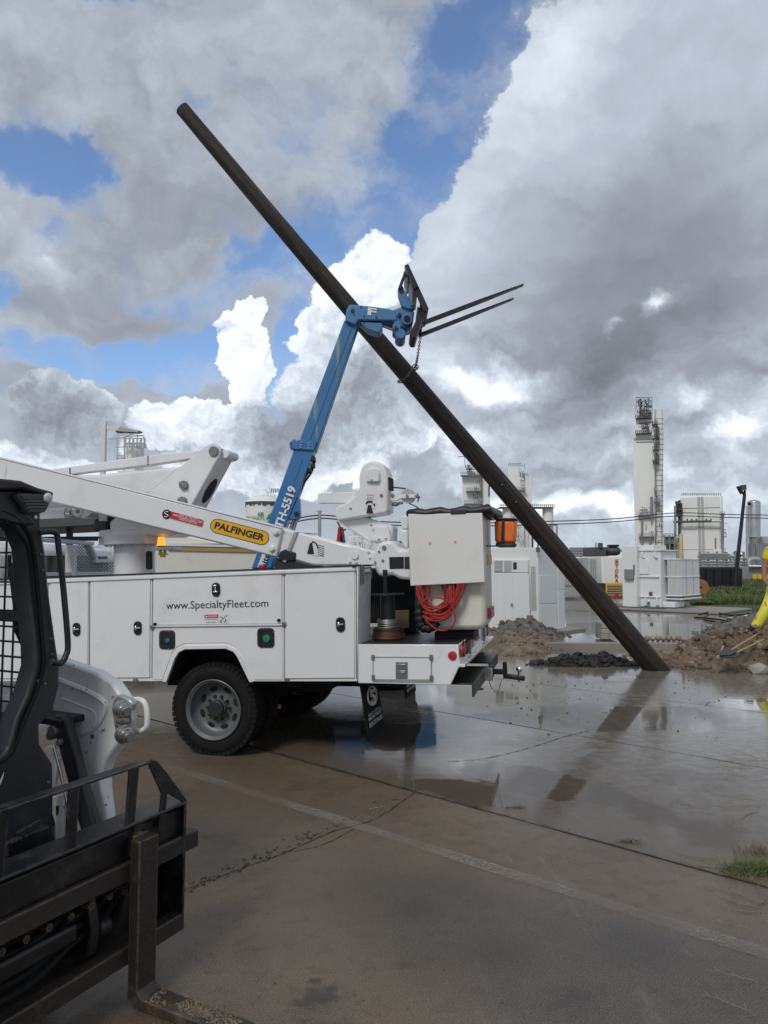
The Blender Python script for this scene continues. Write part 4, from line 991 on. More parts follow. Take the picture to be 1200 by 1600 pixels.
for k_ in (1,):
    mb = MB(); off = nn*sgn*.002
    mb.prism([c+d*.15*math.cos(q_)+Vector((0, .085*math.sin(q_), 0))+off for q_ in [k*math.pi/10 for k in range(20)]], nn*sgn*.004); t.part('lightening_hole', mb, 'dark', 0)
mb = MB(); q = t.h(333, 705, .96); mb.cyl(q, q+Vector((0, .45, 0)), .055, n=20); t.part('yoke_pin', mb, 'dull_steel', .006)
mb = MB(); q = t.h(357, 710, 1.1); mb.cyl(q-Vector((0.02, .05, 0)), q+Vector((-.02, .2, 0)), .05, n=18); t.part('yoke_roller', mb, 'boom_white', .01)
for x, y in ((286, 758), (284, 783)):
    mb = MB(); q = t.h(x, y, .95); mb.cyl(q, q+Vector((0, .03, 0)), .05, n=16); mb.box(q+Vector((-.05, -.012, -.016)), q+Vector((.05, .002, .016)), (0, .6, 0)); t.part('pin_cap', mb, 'dull_steel', .005)
Pp([(-180, 765), (78, 733.5), (230, 712), (322, 702), (318, 713), (305, 716), (230, 727), (110, 741), (-180, 776)], 1.08, .10, 'leveling_link', 'boom_white', .01)
mb = MB()
for x, y in ((96, 735), (98, 735), (99.5, 736), (228, 713), (229.5, 720)): 
    pass
for x, y in ((109, 735), (231, 719)):
    for k in range(5): q = t.h(x, y-6+3*k if x == 231 else y-3+2*k, 1.075); mb.cyl(q, q+Vector((0, .01, 0)), .008, n=6)
t.part('link_bolts', mb, 'dark')
Pp([(-180, 748), (150, 741), (225, 734), (284, 728), (262, 750), (236, 772), (150, 790), (-180, 812)], 1.08, .22, 'lower_boom', 'boom_white', .03)
# lift cylinder
mb = MB(); mb.cyl(t.h(-120, 812, .98), t.h(105, 801, .98), .058, n=20); cy = t.part('lift_cylinder', mb, 'boom_white', .004)
mb = MB(); mb.cyl(t.h(104, 801, .98), t.h(112, 800.5, .98), .045, .04, n=16); mb.cyl(t.h(109, 801, .98), t.h(120, 800, .98), .022); t.part('cylinder_rod', mb, 'steel', .003, cy)
mb = MB(); q = t.h(121, 799, .93); mb.cyl(q, q+Vector((0, .1, 0)), .06, n=20); t.part('cylinder_eye', mb, 'boom_white', .006)
mb = MB(); q = t.h(121, 799, .925); mb.cyl(q, q+Vector((0, .1, 0)), .022, n=14); t.part('eye_pin', mb, 'dull_steel')
Pp([(124, 791), (160, 795), (152, 800), (143, 802), (136, 809), (128, 810)], .94, .07, 'cylinder_bracket', 'boom_white', .008)
# upper boom and tip section
ub = Pp([(-260, 651), (0, 715.5), (441, 825), (432, 871), (130, 797), (-260, 702)], .52, .30, 'upper_boom', 'boom_white', .018)
mb = MB(); a, b = t.hs([(-260, 651), (441, 825)], .515); mb.tube([a+Vector((0, .002, .0)), b+Vector((0, .002, 0))], .008, 6); t.part('boom_seam', mb, 'label_white')
mb = MB(); mb.tube(catmull([t.h(x, y, .518) for x, y in ((-6, 718), (6, 722), (10, 731), (7, 745))], 6), .004, 6); t.part('weld_bead', mb, 'label_white')
def capsule(p0, p1, hpx, n=8):
    dx, dy = p1[0]-p0[0], p1[1]-p0[1]; L_ = math.hypot(dx, dy); ux, uy = dx/L_, dy/L_; vx, vy = -uy, ux; pts = []
    for k in range(n+1): a = -math.pi/2+math.pi*k/n; pts.append((p1[0]-ux*hpx+hpx*(ux*math.cos(a)+vx*math.sin(a)), p1[1]-uy*hpx+hpx*(uy*math.cos(a)+vy*math.sin(a))))
    for k in range(n+1): a = math.pi/2+math.pi*k/n; pts.append((p0[0]+ux*hpx+hpx*(ux*math.cos(a)+vx*math.sin(a)), p0[1]+uy*hpx+hpx*(uy*math.cos(a)+vy*math.sin(a))))
    return pts
def sticker(pts, w, m, name, th=.002):
    mb = MB(); mb.prism(t.hs(pts, w), (0, -th, 0)); return t.part(name, mb, m, 0, smooth=False)
sticker(capsule((328.5, 819), (420.5, 843), 11.4), .519, 'ink', 'badge_edge')
sticker(capsule((329.5, 819.3), (419.5, 842.7), 10.4), .516, 'label_yellow', 'boom_badge')
text('PALFINGER', *t.hs([(334.5, 825.5), (411.5, 845.7), (337.5, 815)], .513), 'ink', t, 'badge_lettering', bold=.03, lift=.002)
s_ = [(262, 797), (318, 812), (317.5, 821), (316, 824), (268, 811)]
sticker([(x+(0), y) for x, y in [(264, 797.2), (317, 811.3), (319, 813.5), (317, 822), (314.5, 824), (262, 810)]], .519, 'label_white', 'decal_edge')
sticker([(265, 798.3), (316, 812), (318, 814), (316.4, 821.5), (314, 823), (264, 809.3)], .516, 'red_label', 'decal')
text('www.SPECIALTYFLEET.com', *t.hs([(270.5, 806), (316, 818.3), (271.5, 800.5)], .5135), 'ink_white', t, 'decal_print', lift=.002)
text('SALES & RENTAL', *t.hs([(280, 812), (308, 819.8), (281, 808)], .5135), 'ink_white', t, 'decal_print', lift=.002)
mb = MB(); q = t.h(260.5, 803.5, .518); mb.cyl(q-Vector((0, .004, 0)), q, .048, n=24); t.part('decal_roundel', mb, 'ink', 0)
mb = MB(); q = q-Vector((0, .007, 0)); mb.tube(catmull([q+Vector((x, 0, z)) for x, z in ((.022, .02), (0, .028), (-.02, .014), (0, 0), (.02, -.013), (0, -.027), (-.022, -.02))], 4), .005, 5); t.part('roundel_mark', mb, 'ink_white')
for x, y in ((431, 832), (424.5, 857.5)):
    mb = MB(); q = t.h(x, y, .50); mb.cyl(q, q+Vector((0, .03, 0)), .032, n=6); mb.cyl(q-Vector((0, .012, 0)), q, .02, n=14); mb.cyl(q+Vector((0, .015, 0)), q+Vector((0, .03, 0)), .04, n=18); t.part('boom_bolt', mb, 'boom_white', .003)
tip = Pp([(440, 825), (547, 852), (582, 861), (592, 868), (594, 875), (587, 884), (490, 884), (462, 876), (433, 869)], .56, .22, 'boom_tip', 'boom_white', .02)
Pp([(547, 854), (580, 861.5), (590, 869), (592, 875), (586, 882.5), (543, 882)], .548, .012, 'tip_cheek', 'boom_white', .004)
q = t.h(492, 857, .558); mb = MB(); mb.prism([q+Vector((.088*math.cos(a), 0, .070*math.sin(a)-.022*math.cos(a))) for a in [k*math.pi/12 for k in range(24)]], (0, -.003, 0)); t.part('round_label', mb, 'label_white', 0)
sticker([(484, 849), (488, 849), (491, 866), (480, 865)], .5545, 'ink', 'label_cone')
mb = MB(); mb.tube(t.hs([(486, 850), (489, 846), (494, 849), (497, 856)], .553), .007, 5)
for k in range(6): a, b = t.hs([(495+k*.3, 851+k*3), (506, 854+k*3)], .554); mb.bar(a, b, .004, .004)
t.part('label_print', mb, 'ink')
for x, y, r in ((554, 868, .035), (546, 877, .012), (556, 878, .012), (575, 862, .01), (577, 871, .01)):
    mb = MB(); q = t.h(x, y, .53); mb.cyl(q, q+Vector((0, .03, 0)), r, n=16); t.part('bolt', mb, 'boom_white', .002)
# tie-down strap and rest
a, b = t.hs([(462, 832), (444, 878)], .545); mb = MB(); mb.bar(a, b, .035, .006, (0, 1, 0)); mb.bar(a, a+Vector((.12, .25, -.01)), .03, .006, (0, 0, 1)); t.part('strap', mb, 'galv')
Pp([(437, 862), (446, 858), (462, 864), (460, 877), (434, 876)], .54, .3, 'rest_pad', 'black_paint', .01)
Pp([(430, 872), (465, 876), (490, 883), (490, 889), (428, 889)], .56, .3, 'boom_rest', 'charcoal', .01)
Pp([(404, 882), (412, 882), (413, 889), (403, 889)], .35, .05, 'red_cap', 'red', .01)
# knuckle housing near the bucket
hz_ = Pp([(582, 866), (590, 850), (597, 846), (612, 844), (618, 850), (624, 858), (641, 858), (645, 907), (624, 905), (612, 898), (600, 902), (590, 899), (584, 884)], .50, .40, 'rotator_housing', 'boom_white', .03)
sticker([(608, 870.5), (631, 870), (631, 888.5), (609, 889)], .499, 'dark', 'housing_slot', .003)
sticker([(632, 870), (640, 870), (640, 889), (632, 889)], .499, 'charcoal', 'housing_slot', .003)
mb = MB()
for x, y, r in ((600, 856, .02), (592, 862, .01), (598, 876, .012), (586, 879, .01)): q = t.h(x, y, .49); mb.cyl(q, q+Vector((0, .012, 0)), r, n=12)
t.part('housing_bolts', mb, 'dull_steel')
# jib / winch head
Pp([(527, 814), (568, 807), (614, 822), (613, 847), (577, 848), (566, 840)], .74, .22, 'jib_arm', 'boom_white', .015)
Pp([(577, 825), (580, 822), (602, 821), (608, 826), (611, 844), (606, 846), (577, 845)], .70, .04, 'arm_cover', 'boom_white', .015)
wh = Pp([(561, 769), (560.5, 744), (563, 734), (568, 726), (575, 721.5), (583, 720), (592, 722), (599, 728), (604, 738), (605.5, 752), (606, 797), (602, 802), (568, 807.5), (528, 814), (523.5, 810), (523, 795), (528, 791), (543, 784)], .66, .26, 'winch_housing', 'boom_white', .025)
Pp([(571.5, 751), (571.5, 737), (574, 732.5), (578, 731), (587, 731), (591, 734), (592.5, 740), (592.5, 751), (590, 753), (574, 753)], .625, .035, 'winch_cover', 'boom_white', .012)
Pp([(496, 771), (560, 768), (546, 786), (496, 786)], .74, .10, 'jib_stub', 'boom_white', .005)
mb = MB()
for x, y, r in ((595.5, 774, .016), (547.5, 794.5, .010), (580.5, 750, .008), (580, 821, .01), (592, 843, .01), (603, 842, .01)): q = t.h(x, y, .615 if y == 750 else .65); mb.cyl(q, q+Vector((0, .012, 0)), r, n=12)
t.part('housing_bolts', mb, 'dull_steel')
sticker([(570, 771.5), (587.5, 771), (587.5, 795), (570, 795.5)], .658, 'label_white', 'winch_label')
text('WARNING', *t.hs([(573, 774.6), (584.5, 774.4), (573, 772.6)], .655), 'red_label', t, 'winch_label_print', lift=.001)
mb = MB()
for k in range(4): a, b = t.hs([(573, 777+k*1.8), (584, 776.8+k*1.8)], .655); mb.bar(a, b, .003, .002)
t.part('winch_label_print', mb, 'plant_grey')
sticker([(575, 789), (580, 789), (583, 802), (572.5, 802)], .655, 'ink', 'label_cone')
mb = MB(); mb.tube(t.hs([(572, 787), (574, 784.5), (578, 783.5), (581.5, 785)], .653), .009, 5); mb.tube(t.hs([(584, 787), (585.5, 790)], .653), .009, 5); t.part('label_print', mb, 'ink')
sticker([(605, 749), (605.8, 749), (606, 760), (605, 760)], .7, 'dark', 'rope_slot')
a = t.h(605.5, 755, .66); mb = MB(); mb.box((a.x-.004, .70, a.z-.06), (a.x+.012, .86, a.z+.06)); t.part('rope_slot', mb, 'dark')
Pp([(606, 767), (624, 768), (627, 773), (650, 772.5), (653, 775), (650, 778.5), (627, 779), (620, 783), (606, 783)], .74, .03, 'sheave_arm', 'boom_white', .006)
Pp([(606, 767), (624, 768), (627, 773), (650, 772.5), (653, 775), (650, 778.5), (627, 779), (620, 783), (606, 783)], .83, .03, 'sheave_arm', 'boom_white', .006)
mb = MB(); q = t.h(637, 775, .775); mb.lathe(q, (0, 1, 0), [(0, .068), (.008, .068), (.018, .052), (.03, .052), (.04, .068), (.048, .068)], 28); t.part('sheave', mb, 'aluminium')
mb = MB()
for x, y, r in ((613, 774, .018), (636, 775, .014), (650, 775, .012)): q = t.h(x, y, .73); mb.cyl(q, q+Vector((0, .15, 0)), r, n=12)
mb.tube(t.hs([(652, 771), (654, 776), (653, 784)], .78), .008, 6); mb.ball(t.h(618, 788, .78), .03, 2, (1.3, .8, .7), .1); mb.ball(t.h(626, 786, .78), .022, 2, (1.3, .8, .7), .1); t.part('winch_hardware', mb, 'dull_steel')
mb = MB(); mb.tube([t.h(606, 761, .8), t.h(620, 762, .8), t.h(634, 763.5, .8)], .007, 6); mb.tube(catmull([t.h(640, 787, .8), t.h(649, 791, .7), t.h(658, 797, .55)], 5), .006, 6); t.part('winch_rope', mb, 'charcoal')
Pp([(625, 806), (638, 806), (638, 826), (627, 827)], .62, .2, 'bracket', 'boom_white', .01)
Pp([(624, 828), (638, 827), (638, 856), (632, 856), (624, 842)], .60, .2, 'bracket', 'boom_white', .02)
Pp([(619, 845), (626, 845), (626, 858), (619, 858)], .8, .1, 'bracket', 'dull_steel', .004)
Pp([(528, 823), (532, 823), (536, 848), (525, 847)], .8, .1, 'hose_sleeve', 'vinyl_black', .01)
mb = MB(); mb.tube(catmull(t.hs([(527, 815), (531, 824), (528, 838), (529, 848)], .78), 5), .010, 6); mb.tube(catmull(t.hs([(540, 827), (533, 832), (530, 842), (531, 848)], .78), 5), .009, 6); t.part('red_hydraulic_hose', mb, 'red_hose')
# bucket
bk = Pp([(641, 804), (756, 801), (759, 972), (754, 984), (662, 986), (652, 975)], .43, .60, 'bucket', 'cream_fibre', .045)
cv = Pp([(637.5, 803), (753.5, 801.5), (757.5, 910), (641, 915.5)], .30, .14, 'bucket_cover', 'bucket_white', .006)
mb = MB(); a, b, c, d = t.hs([(641, 797), (757, 794), (760, 807), (640, 809)], .36)
mb = MB(); PTS = []
cor = [(a.x, .34), (b.x+.03, .34), (b.x+.06, 1.10), (a.x, 1.10)]; zc = (a.z+d.z)/2
for i in range(4):
    p, q = cor[i], cor[(i+1) % 4]; 
    for k in range(10): s__ = k/10; PTS.append(Vector((p[0]+(q[0]-p[0])*s__, p[1]+(q[1]-p[1])*s__, zc+.008*math.sin(k*2.1+i))))
random.seed(3); mb.tube(PTS, [.042+random.uniform(-.006, .008) for _ in PTS], 10, True)
cov = t.part('bucket_pad', mb, 'vinyl_black', 0, ang=70)
mb = MB(); nx, ny = 16, 10; g = [[mb.bm.verts.new((a.x+(b.x-a.x+.04)*i/nx, .35+.74*j/ny, zc+.02+.018*mn.noise(Vector((i*.5, j*.5, 1))))) for j in range(ny+1)] for i in range(nx+1)]
for i in range(nx):
    for j in range(ny): mb.bm.faces.new((g[i][j], g[i+1][j], g[i+1][j+1], g[i][j+1]))
t.part('bucket_tarp', mb, 'vinyl_black', ang=80)
Pp([(704, 797), (727, 796), (728, 802.5), (704, 803.5)], .29, .02, 'tarp_patch', 'charcoal', .004)
mb = MB()
for x, y in ((671.5, 848), (711, 846)): q = t.h(x, y, .292); mb.cyl(q, q+Vector((0, .01, 0)), .011, n=10)
t.part('cover_bolt', mb, 'label_yellow')
ub_ = t.h(758.5, 900, .43).x
def rface(w0, w1_, ya, yb, m, name, d=.004):
    za, zb_ = t.h(759, ya, .43).z, t.h(759, yb, .43).z; mb = MB(); mb.box((ub_-.01, w0, zb_), (ub_+d, w1_, za)); t.part(name, mb, m); return za, zb_
rface(.62, .92, 866, 882, 'label_yellow', 'side_plate', .012)
za, zb_ = rface(.58, .96, 952, 969, 'red_label', 'red_plate', .014)
text('SPECIALTY', (ub_+.016, .66, za-.05), (ub_+.016, .94, za-.05), (ub_+.016, .66, za-.02), 'ink_white', t, 'plate_print', lift=.001)
text('FLEET', (ub_+.016, .66, zb_+.015), (ub_+.016, .94, zb_+.015), (ub_+.016, .66, zb_+.04), 'ink_white', t, 'plate_print', lift=.001)
mb = MB(); mb.cyl((ub_+.012, .61, (za+zb_)/2), (ub_+.018, .61, (za+zb_)/2), .03, n=16); t.part('plate_roundel', mb, 'ink', 0)
mb = MB(); q = t.h(709, 992, .7); mb.tube([(q.x+.10*math.cos(a), .7, q.z+.02+.035*math.sin(a)) for a in [k*math.pi/8 for k in range(16)]], .02, 8, True); mb.box((q.x-.15, .55, q.z-.03), (q.x+.2, .95, q.z+.04)); t.part('bucket_rest', mb, 'dark', .01)
# orange tool bag hung on the bucket
bag = T('tool_bag', 'orange canvas tool bucket with black strap hung on the right side of the bucket', 'tool bag', t.M @ t.h(789, 852, .72), R(-14), R(-1.5))
def Bp(pts, w0, dw, name, m, bevel=.006):
    mb = MB(); mb.prism([bag.h(x, y, w0) for x, y in pts], (0, dw, 0)); return bag.part(name, mb, m, bevel)
Bp([(772, 812), (806, 812), (804.5, 849), (773, 849)], -.10, .22, 'bag_body', 'orange', .03)
Bp([(771, 808.5), (807, 809.5), (807, 812.5), (771, 812)], -.115, .25, 'bag_rim', 'ink', .01)
Bp([(773, 848), (806, 848), (804, 854.5), (775, 855)], -.11, .24, 'bag_base', 'ink', .02)
Bp([(784, 812), (788.5, 812), (788, 849), (783, 849)], -.112, .02, 'strap', 'ink', .004)
mb = MB(); mb.tube(catmull(t.hs([(764, 803), (768, 809), (772, 813)], .6), 4), .010, 6); t.part('bag_cord', mb, 'label_yellow')
mb = MB(); a, b = t.hs([(752, 853), (806, 853.5)], .62); mb.bar(a, b, .03, .012); t.part('bag_bracket', mb, 'black_paint')
# coiled red air hose under the cover
hs = T('air_hose', 'coiled red air hose bunched below the white bucket cover', 'hose', t.M @ t.h(690, 915, .37), R(-14), R(-1.5))
mb = MB(); rnd = random.Random(11); HP = lambda x, y, w: hs.h(x, y, w)
for k in range(15):
    x0 = 652+rnd.uniform(0, 18); x1 = 688+rnd.uniform(0, 40); yb_ = rnd.uniform(948, 968); xb = rnd.uniform(668, 684); w0 = rnd.uniform(-.07, .02)
    mb.tube(catmull([HP(x0, 912, w0), HP(x0+rnd.uniform(-3, 5), 932, w0), HP(xb-8, yb_-6, w0), HP(xb+10, yb_, w0-.01), HP(xb+24, yb_-8, w0), HP((x1+xb)/2+14, 938, w0), HP(x1, 912, w0+.02)], 7), .0085, 7)
for k in range(7):
    y0 = rnd.uniform(948, 968); w0 = rnd.uniform(-.08, -.05)
    mb.tube(catmull([HP(660, y0-4, w0), HP(675, y0+2+rnd.uniform(-3, 3), w0), HP(692, y0+rnd.uniform(-5, 2), w0), HP(706, y0-12, w0), HP(716+rnd.uniform(-6, 8), 930, w0), HP(718+rnd.uniform(-4, 8), 912, w0)], 7), .0085, 7)
mb.tube(catmull([HP(660, 940, -.09), HP(672, 934, -.09), HP(690, 935, -.09), HP(704, 944, -.09), HP(711, 960, -.09), HP(708, 977, -.09), HP(695, 985, -.08), HP(680, 982, -.08), HP(664, 968, -.08)], 8), .0075, 7)
hs.part('hose_coil', mb, 'red_hose')
mb = MB(); mb.tube(catmull([HP(657, 930, -.02), HP(655, 950, -.02), HP(656, 968, -.02), HP(661, 980, -.01), HP(672, 981, 0), HP(683, 971, .02)], 8), [.042+.004*math.sin(k*1.3) for k in range(41)], 12); hs.part('hose_sleeve', mb, 'vinyl_black', ang=80)
# capstan / wire spool on deck
sp = T('wire_spool', 'black wire reel standing on the truck deck wound with rusty copper wire', 'wire spool', t.M @ Vector((u_(607, 1000, .5), .5, zt)), R(-14), R(-1.5))
zz_ = lambda y: sp.h(607, y, 0).z
mb = MB(); mb.lathe((0, 0, 0), (0, 0, 1), [(0, .148), (.012, .15), (zz_(992), .135), (zz_(986), .115)], 32); sp.part('copper_coil', mb, 'copper_wire')
mb = MB(); random.seed(5)
for k in range(9): z = .012+.011*k; r = .150-.0035*k; mb.tube([(r*math.cos(a), r*math.sin(a), z) for a in [j*math.pi/14 for j in range(28)]], .006, 5, True)
sp.part('wire_turns', mb, 'copper_wire')
mb = MB(); mb.cyl((0, 0, zz_(985)), (0, 0, zz_(982)), .14, n=28); sp.part('flange', mb, 'black_paint')
mb = MB()
for k in range(7): z = zz_(981)+.013*k; mb.tube([((.094+.004*math.sin(k*2))*math.cos(a), .094*math.sin(a), z+.004*math.sin(a+k)) for a in [j*math.pi/14 for j in range(28)]], .007, 5, True)
sp.part('cable_turns', mb, 'dull_steel')
mb = MB(); mb.cyl((0, 0, zz_(984)), (0, 0, zz_(929)), .066, n=24); sp.part('barrel', mb, 'black_paint')
mb = MB(); mb.cyl((0, 0, zz_(930)), (0, 0, zz_(927.5)), .155, n=28); sp.part('top_flange', mb, 'black_paint', .002)
mb = MB(); mb.cyl((-.015, 0, zz_(928)), (-.015, 0, zz_(890)), .017, n=14); mb.cyl((-.015, 0, zz_(897)), (-.015, 0, zz_(890)), .023, n=12); sp.part('spindle', mb, 'black_paint', .003)
# dark gear behind the spool: rest frame, board
mb = MB(); a = t.h(588, 897, 1.0); b = t.h(650, 985, 1.0); mb.box((a.x, 1.0, zt+.0), (b.x, 1.25, a.z)); t.part('boom_rest_post', mb, 'dark', .02)
mb = MB(); mb.box((a.x-.1, 1.0, zt+.1), (a.x+.05, 1.3, 1.62)); t.part('valve_box', mb, 'dark', .02)
Pp([(618, 954), (638, 953), (638, 981), (617, 983)], .9, .04, 'board', 'wood', .003)
# latch rod on the rear face of the toolbox
mb = MB(); ur = u_(560, 884); zq = z_(563, 880)
mb.box((ur, .06, z_(563, 913)), (ur+.014, .12, z_(563, 882))); mb.tube([(ur+.02, .12, z_(563, 888)), (ur+.03, .30, z_(563, 887)), (ur+.03, .31, z_(563, 905))], .008, 6); mb.box((ur+.005, .2, z_(563, 898)), (ur+.03, .3, z_(563, 894))); t.part('latch_rod', mb, 'dull_steel', .002)
# beacon (lit) and yellow hook block
mb = MB(); p = t.h(252, 853, .98); q = t.h(252, 839, .98); mb.cyl(p, q, .042, .036, n=20); t.part('beacon', mb, 'amber', .006)
mb = MB(); mb.cyl(p-Vector((0, 0, .02)), p, .046, n=20); t.part('beacon_base', mb, 'ink')
Pp([(238, 855), (269, 854), (269, 859), (238, 860)], .9, .2, 'beacon_shelf', 'label_white', .006)
Pp([(248, 860), (251, 860), (251, 863), (255, 863), (255, 860), (258, 860), (258, 865), (261, 865), (261, 867), (257, 867), (256, 871), (250, 871), (249, 867), (246, 867), (246, 865), (248, 865)], .95, .03, 'hook_block', 'label_yellow', .003)
# headache rack: white frame with expanded mesh standing behind the cab
ug = cu+.12
def gb(a, b, wd):
    mb = MB(); p, q = t.hs([a, b], ug, 0); mb.bar(p, q, .04, wd, (1, 0, 0)); return mb
for a, b, w_ in (((111, 852), (111, 902), .13), ((20, 840), (142, 849.5), .10), ((137, 850), (148, 875), .09), ((144, 877), (186, 876), .10), ((20, 898), (186, 896), .05), ((28, 842), (28, 902), .12)):
    t.part('guard_rail', gb(a, b, w_), 'label_white', .005)
mb = MB(); dx, dy = 4.6, 5.0
for i in range(36):
    for j in range(20):
        x = 34+i*dx+(dx/2 if j % 2 else 0); y = 852+j*dy/2
        if (116 < x < 184 or 34 < x < 60) and y < 897 and not (y < 877 and x > 136+(y-852)*.45):
            c_ = [t.h(x+a, y+b, ug, 0) for a, b in ((dx/2, 0), (0, dy/2), (-dx/2, 0), (0, -dy/2))]
            mb.bar(c_[0], c_[1], .010, .008, (1, 0, 0)); mb.bar(c_[1], c_[2], .010, .008, (1, 0, 0))
t.part('guard_mesh', mb, 'galv', smooth=False, kind='stuff')

# ================================================================== SKID STEER WITH PALLET FORKS
o = G(225, 1556)
t = T('skid_steer_loader', 'white and black compact loader at left edge with a black pallet fork frame', 'skid steer loader', (o.x, o.y, 0), R(-26.8))
SK = t
def fa(pts, a): return t.hs(pts, a, 0)
def sb(pts, b): return t.hs(pts, b, 1)
def A_(pts, a, da, name, m, bevel=.005, parent=None, **k):
    mb = MB(); mb.prism(fa(pts, a), (da, 0, 0)); return t.part(name, mb, m, bevel, parent, **k)
def B_(pts, b, db, name, m, bevel=.005, parent=None, **k):
    mb = MB(); mb.prism(sb(pts, b), (0, db, 0)); return t.part(name, mb, m, bevel, parent, **k)
be = t.h(290, 1300, 0, 0).y
zt2 = t.h(290, 1254, 0, 0).z; tp = t.h(236, 1190, 0, 0)
bn = be-1.32
# forks
b0 = t.h(214, 1538, .05, 0).y; b1 = t.h(243, 1512, .05, 0).y; bw = max(.10, b1-b0)
zs = t.h(230, 1311, .05, 0).z
for k, bb in enumerate((b0, bn+.25)):
    mb = MB(); mb.prism([Vector((x, bb, z)) for x, z in ((0, zs), (.05, zs), (.05, .07), (.075, .048), (1.2, .022), (1.2, .008), (.03, .008), (0, .03))], (0, bw, 0))
    f = t.part('fork', mb, 'rust_steel', .004)
    mb = MB(); mb.box((-.06, bb+.01, zs-.07), (.01, bb+bw-.01, zs+.012)); mb.cyl((-.02, bb+bw/2, zs-.02), (-.02, bb+bw/2, zs+.05), .02, n=12); t.part('fork_hook', mb, 'rust_steel', .006, f)
    mb = MB(); rnd = random.Random(k)
    for i in range(2600):
        x = .09+rnd.random()*1.05; y = bb+bw*min(.98, max(.02, rnd.gauss(.55, .25))); q = .0016+.0022*rnd.random()
        if mn.noise(Vector((x*9, y*20, 0))) < -.18: continue
        random.seed(i); c = Vector((x, y, .047-.025*(x-.075)/1.125))
        a = rnd.random()*3.1; d = Vector((math.cos(a), math.sin(a), .2))*q*1.7; e = Vector((-math.sin(a), math.cos(a), .1))*q
        vs = [mb.bm.verts.new(c+w_) for w_ in (d, e, -d, -e)]+[mb.bm.verts.new(c+Vector((0, 0, q*1.6)))]
        for j in range(4): mb.bm.faces.new((vs[j], vs[(j+1) % 4], vs[4]))
    t.part('sawdust', mb, 'soil_sand', 0, f, kind='stuff', smooth=False)
def rail(za, zb, a0, a1, name, m, ba=None, bb=None, bev=.006):
    mb = MB(); mb.box((a0, bn if ba is None else ba, zb), (a1, be if bb is None else bb, za)); return t.part(name, mb, m, bev)
zr = lambda x, y, a=0: t.h(x, y, a, 0).z
z1, z2 = zr(205, 1345), zr(204, 1376)
rail(z1, z2, -.06, 0, 'carriage_bar', 'rust_steel', bb=be+.085)
z3, z4 = zr(195, 1482), zr(195, 1511)
rail(z3, z4, -.06, 0, 'carriage_bar', 'rust_steel')
rail(zr(0, 1388), z1-.0, -.075, -.025, 'top_tube', 'fork_black')
rail(zt2+.006, zt2-.008, -.13, .004, 'shelf_bar', 'fork_black')
mb = MB(); mb.box((-.14, bn, z4+.01), (-.125, be-.02, z1)); t.part('back_plate', mb, 'fork_black', .004)
for k, (ba, bb) in enumerate(((bn+.42, bn+.50), (bn+.85, bn+.92))):
    mb = MB(); mb.prism([Vector((x, ba, z)) for x, z in ((-.13, z3), (-.04, z3+.02), (-.02, (z2+z3)/2), (-.05, z2), (-.13, z2))], (0, .04, 0)); t.part('gusset', mb, 'fork_black', .008)
mb = MB(); mb.box((-.11, be-.52, (z2+z3)/2-.02), (-.03, bn+.3, (z2+z3)/2+.05)); mb.cyl((-.05, be-.42, z3+.10), (-.05, be-.36, z3+.10), .03); t.part('latch_housing', mb, 'fork_black', .015)
for k in range(5):
    zq = z3+.06+.045*k; mb = MB(); mb.tube(catmull([Vector((-.09, bn+.2, zq+.02)), Vector((-.06, be-.75, zq-.03)), Vector((-.07, be-.5, zq+.03)), Vector((-.10, be-.3-.04*k, zq)), Vector((-.13, be-.22, zq+.07))], 6), .013, 7); t.part('hydraulic_hose', mb, 'rubber')
mb = MB()
for k in range(7): mb.cyl((-.06, be-.30-.09*k, z2-.03), (-.015, be-.30-.09*k, z2-.03), .014, n=6)
t.part('bolts', mb, 'rust_steel')
mb = MB(); mb.prism([Vector((x, be-.012, z)) for x, z in ((-.26, z4), (0, z4), (0.004, zt2), (-.12, zt2+.01), (-.24, z1))], (0, .012, 0)); t.part('end_plate', mb, 'fork_black', .002)
# back guard: flat bar trapezoid standing on the shelf
A_([(231, 1189), (238, 1186), (246, 1189), (262, 1208), (293, 1251), (291, 1256), (262, 1239), (257, 1292), (248, 1296), (254, 1240), (244, 1218)], -.002, -.012, 'guard_end', 'fork_black', .002)
for pts in ([(203, 1203), (218, 1197), (211, 1285), (197, 1290)], [(108, 1236), (125, 1230), (119, 1326), (103, 1332)], [(-2, 1262), (15, 1258), (6, 1372), (-12, 1378)]):
    A_(pts, -.004, -.010, 'guard_post', 'fork_black', .002)
tq = t.h(236, 1190, 0, 0)
mb = MB(); mb.box((-.055, bn+.12, tq.z-.008), (.002, tq.y, tq.z+.002)); t.part('guard_rail', mb, 'fork_black', .003)
mb = MB(); mb.prism([Vector((-.01, bn+.12, tq.z)), Vector((-.01, bn, zt2)), Vector((-.01, bn+.05, zt2)), Vector((-.01, bn+.17, tq.z))], (-.01, 0, 0)); t.part('guard_end', mb, 'fork_black', .002)
# quick-attach face and lower body
mb = MB(); mb.box((-.34, bn+.12, z4+.02), (-.16, be-.12, z1+.02)); t.part('quick_attach', mb, 'black_paint', .02)
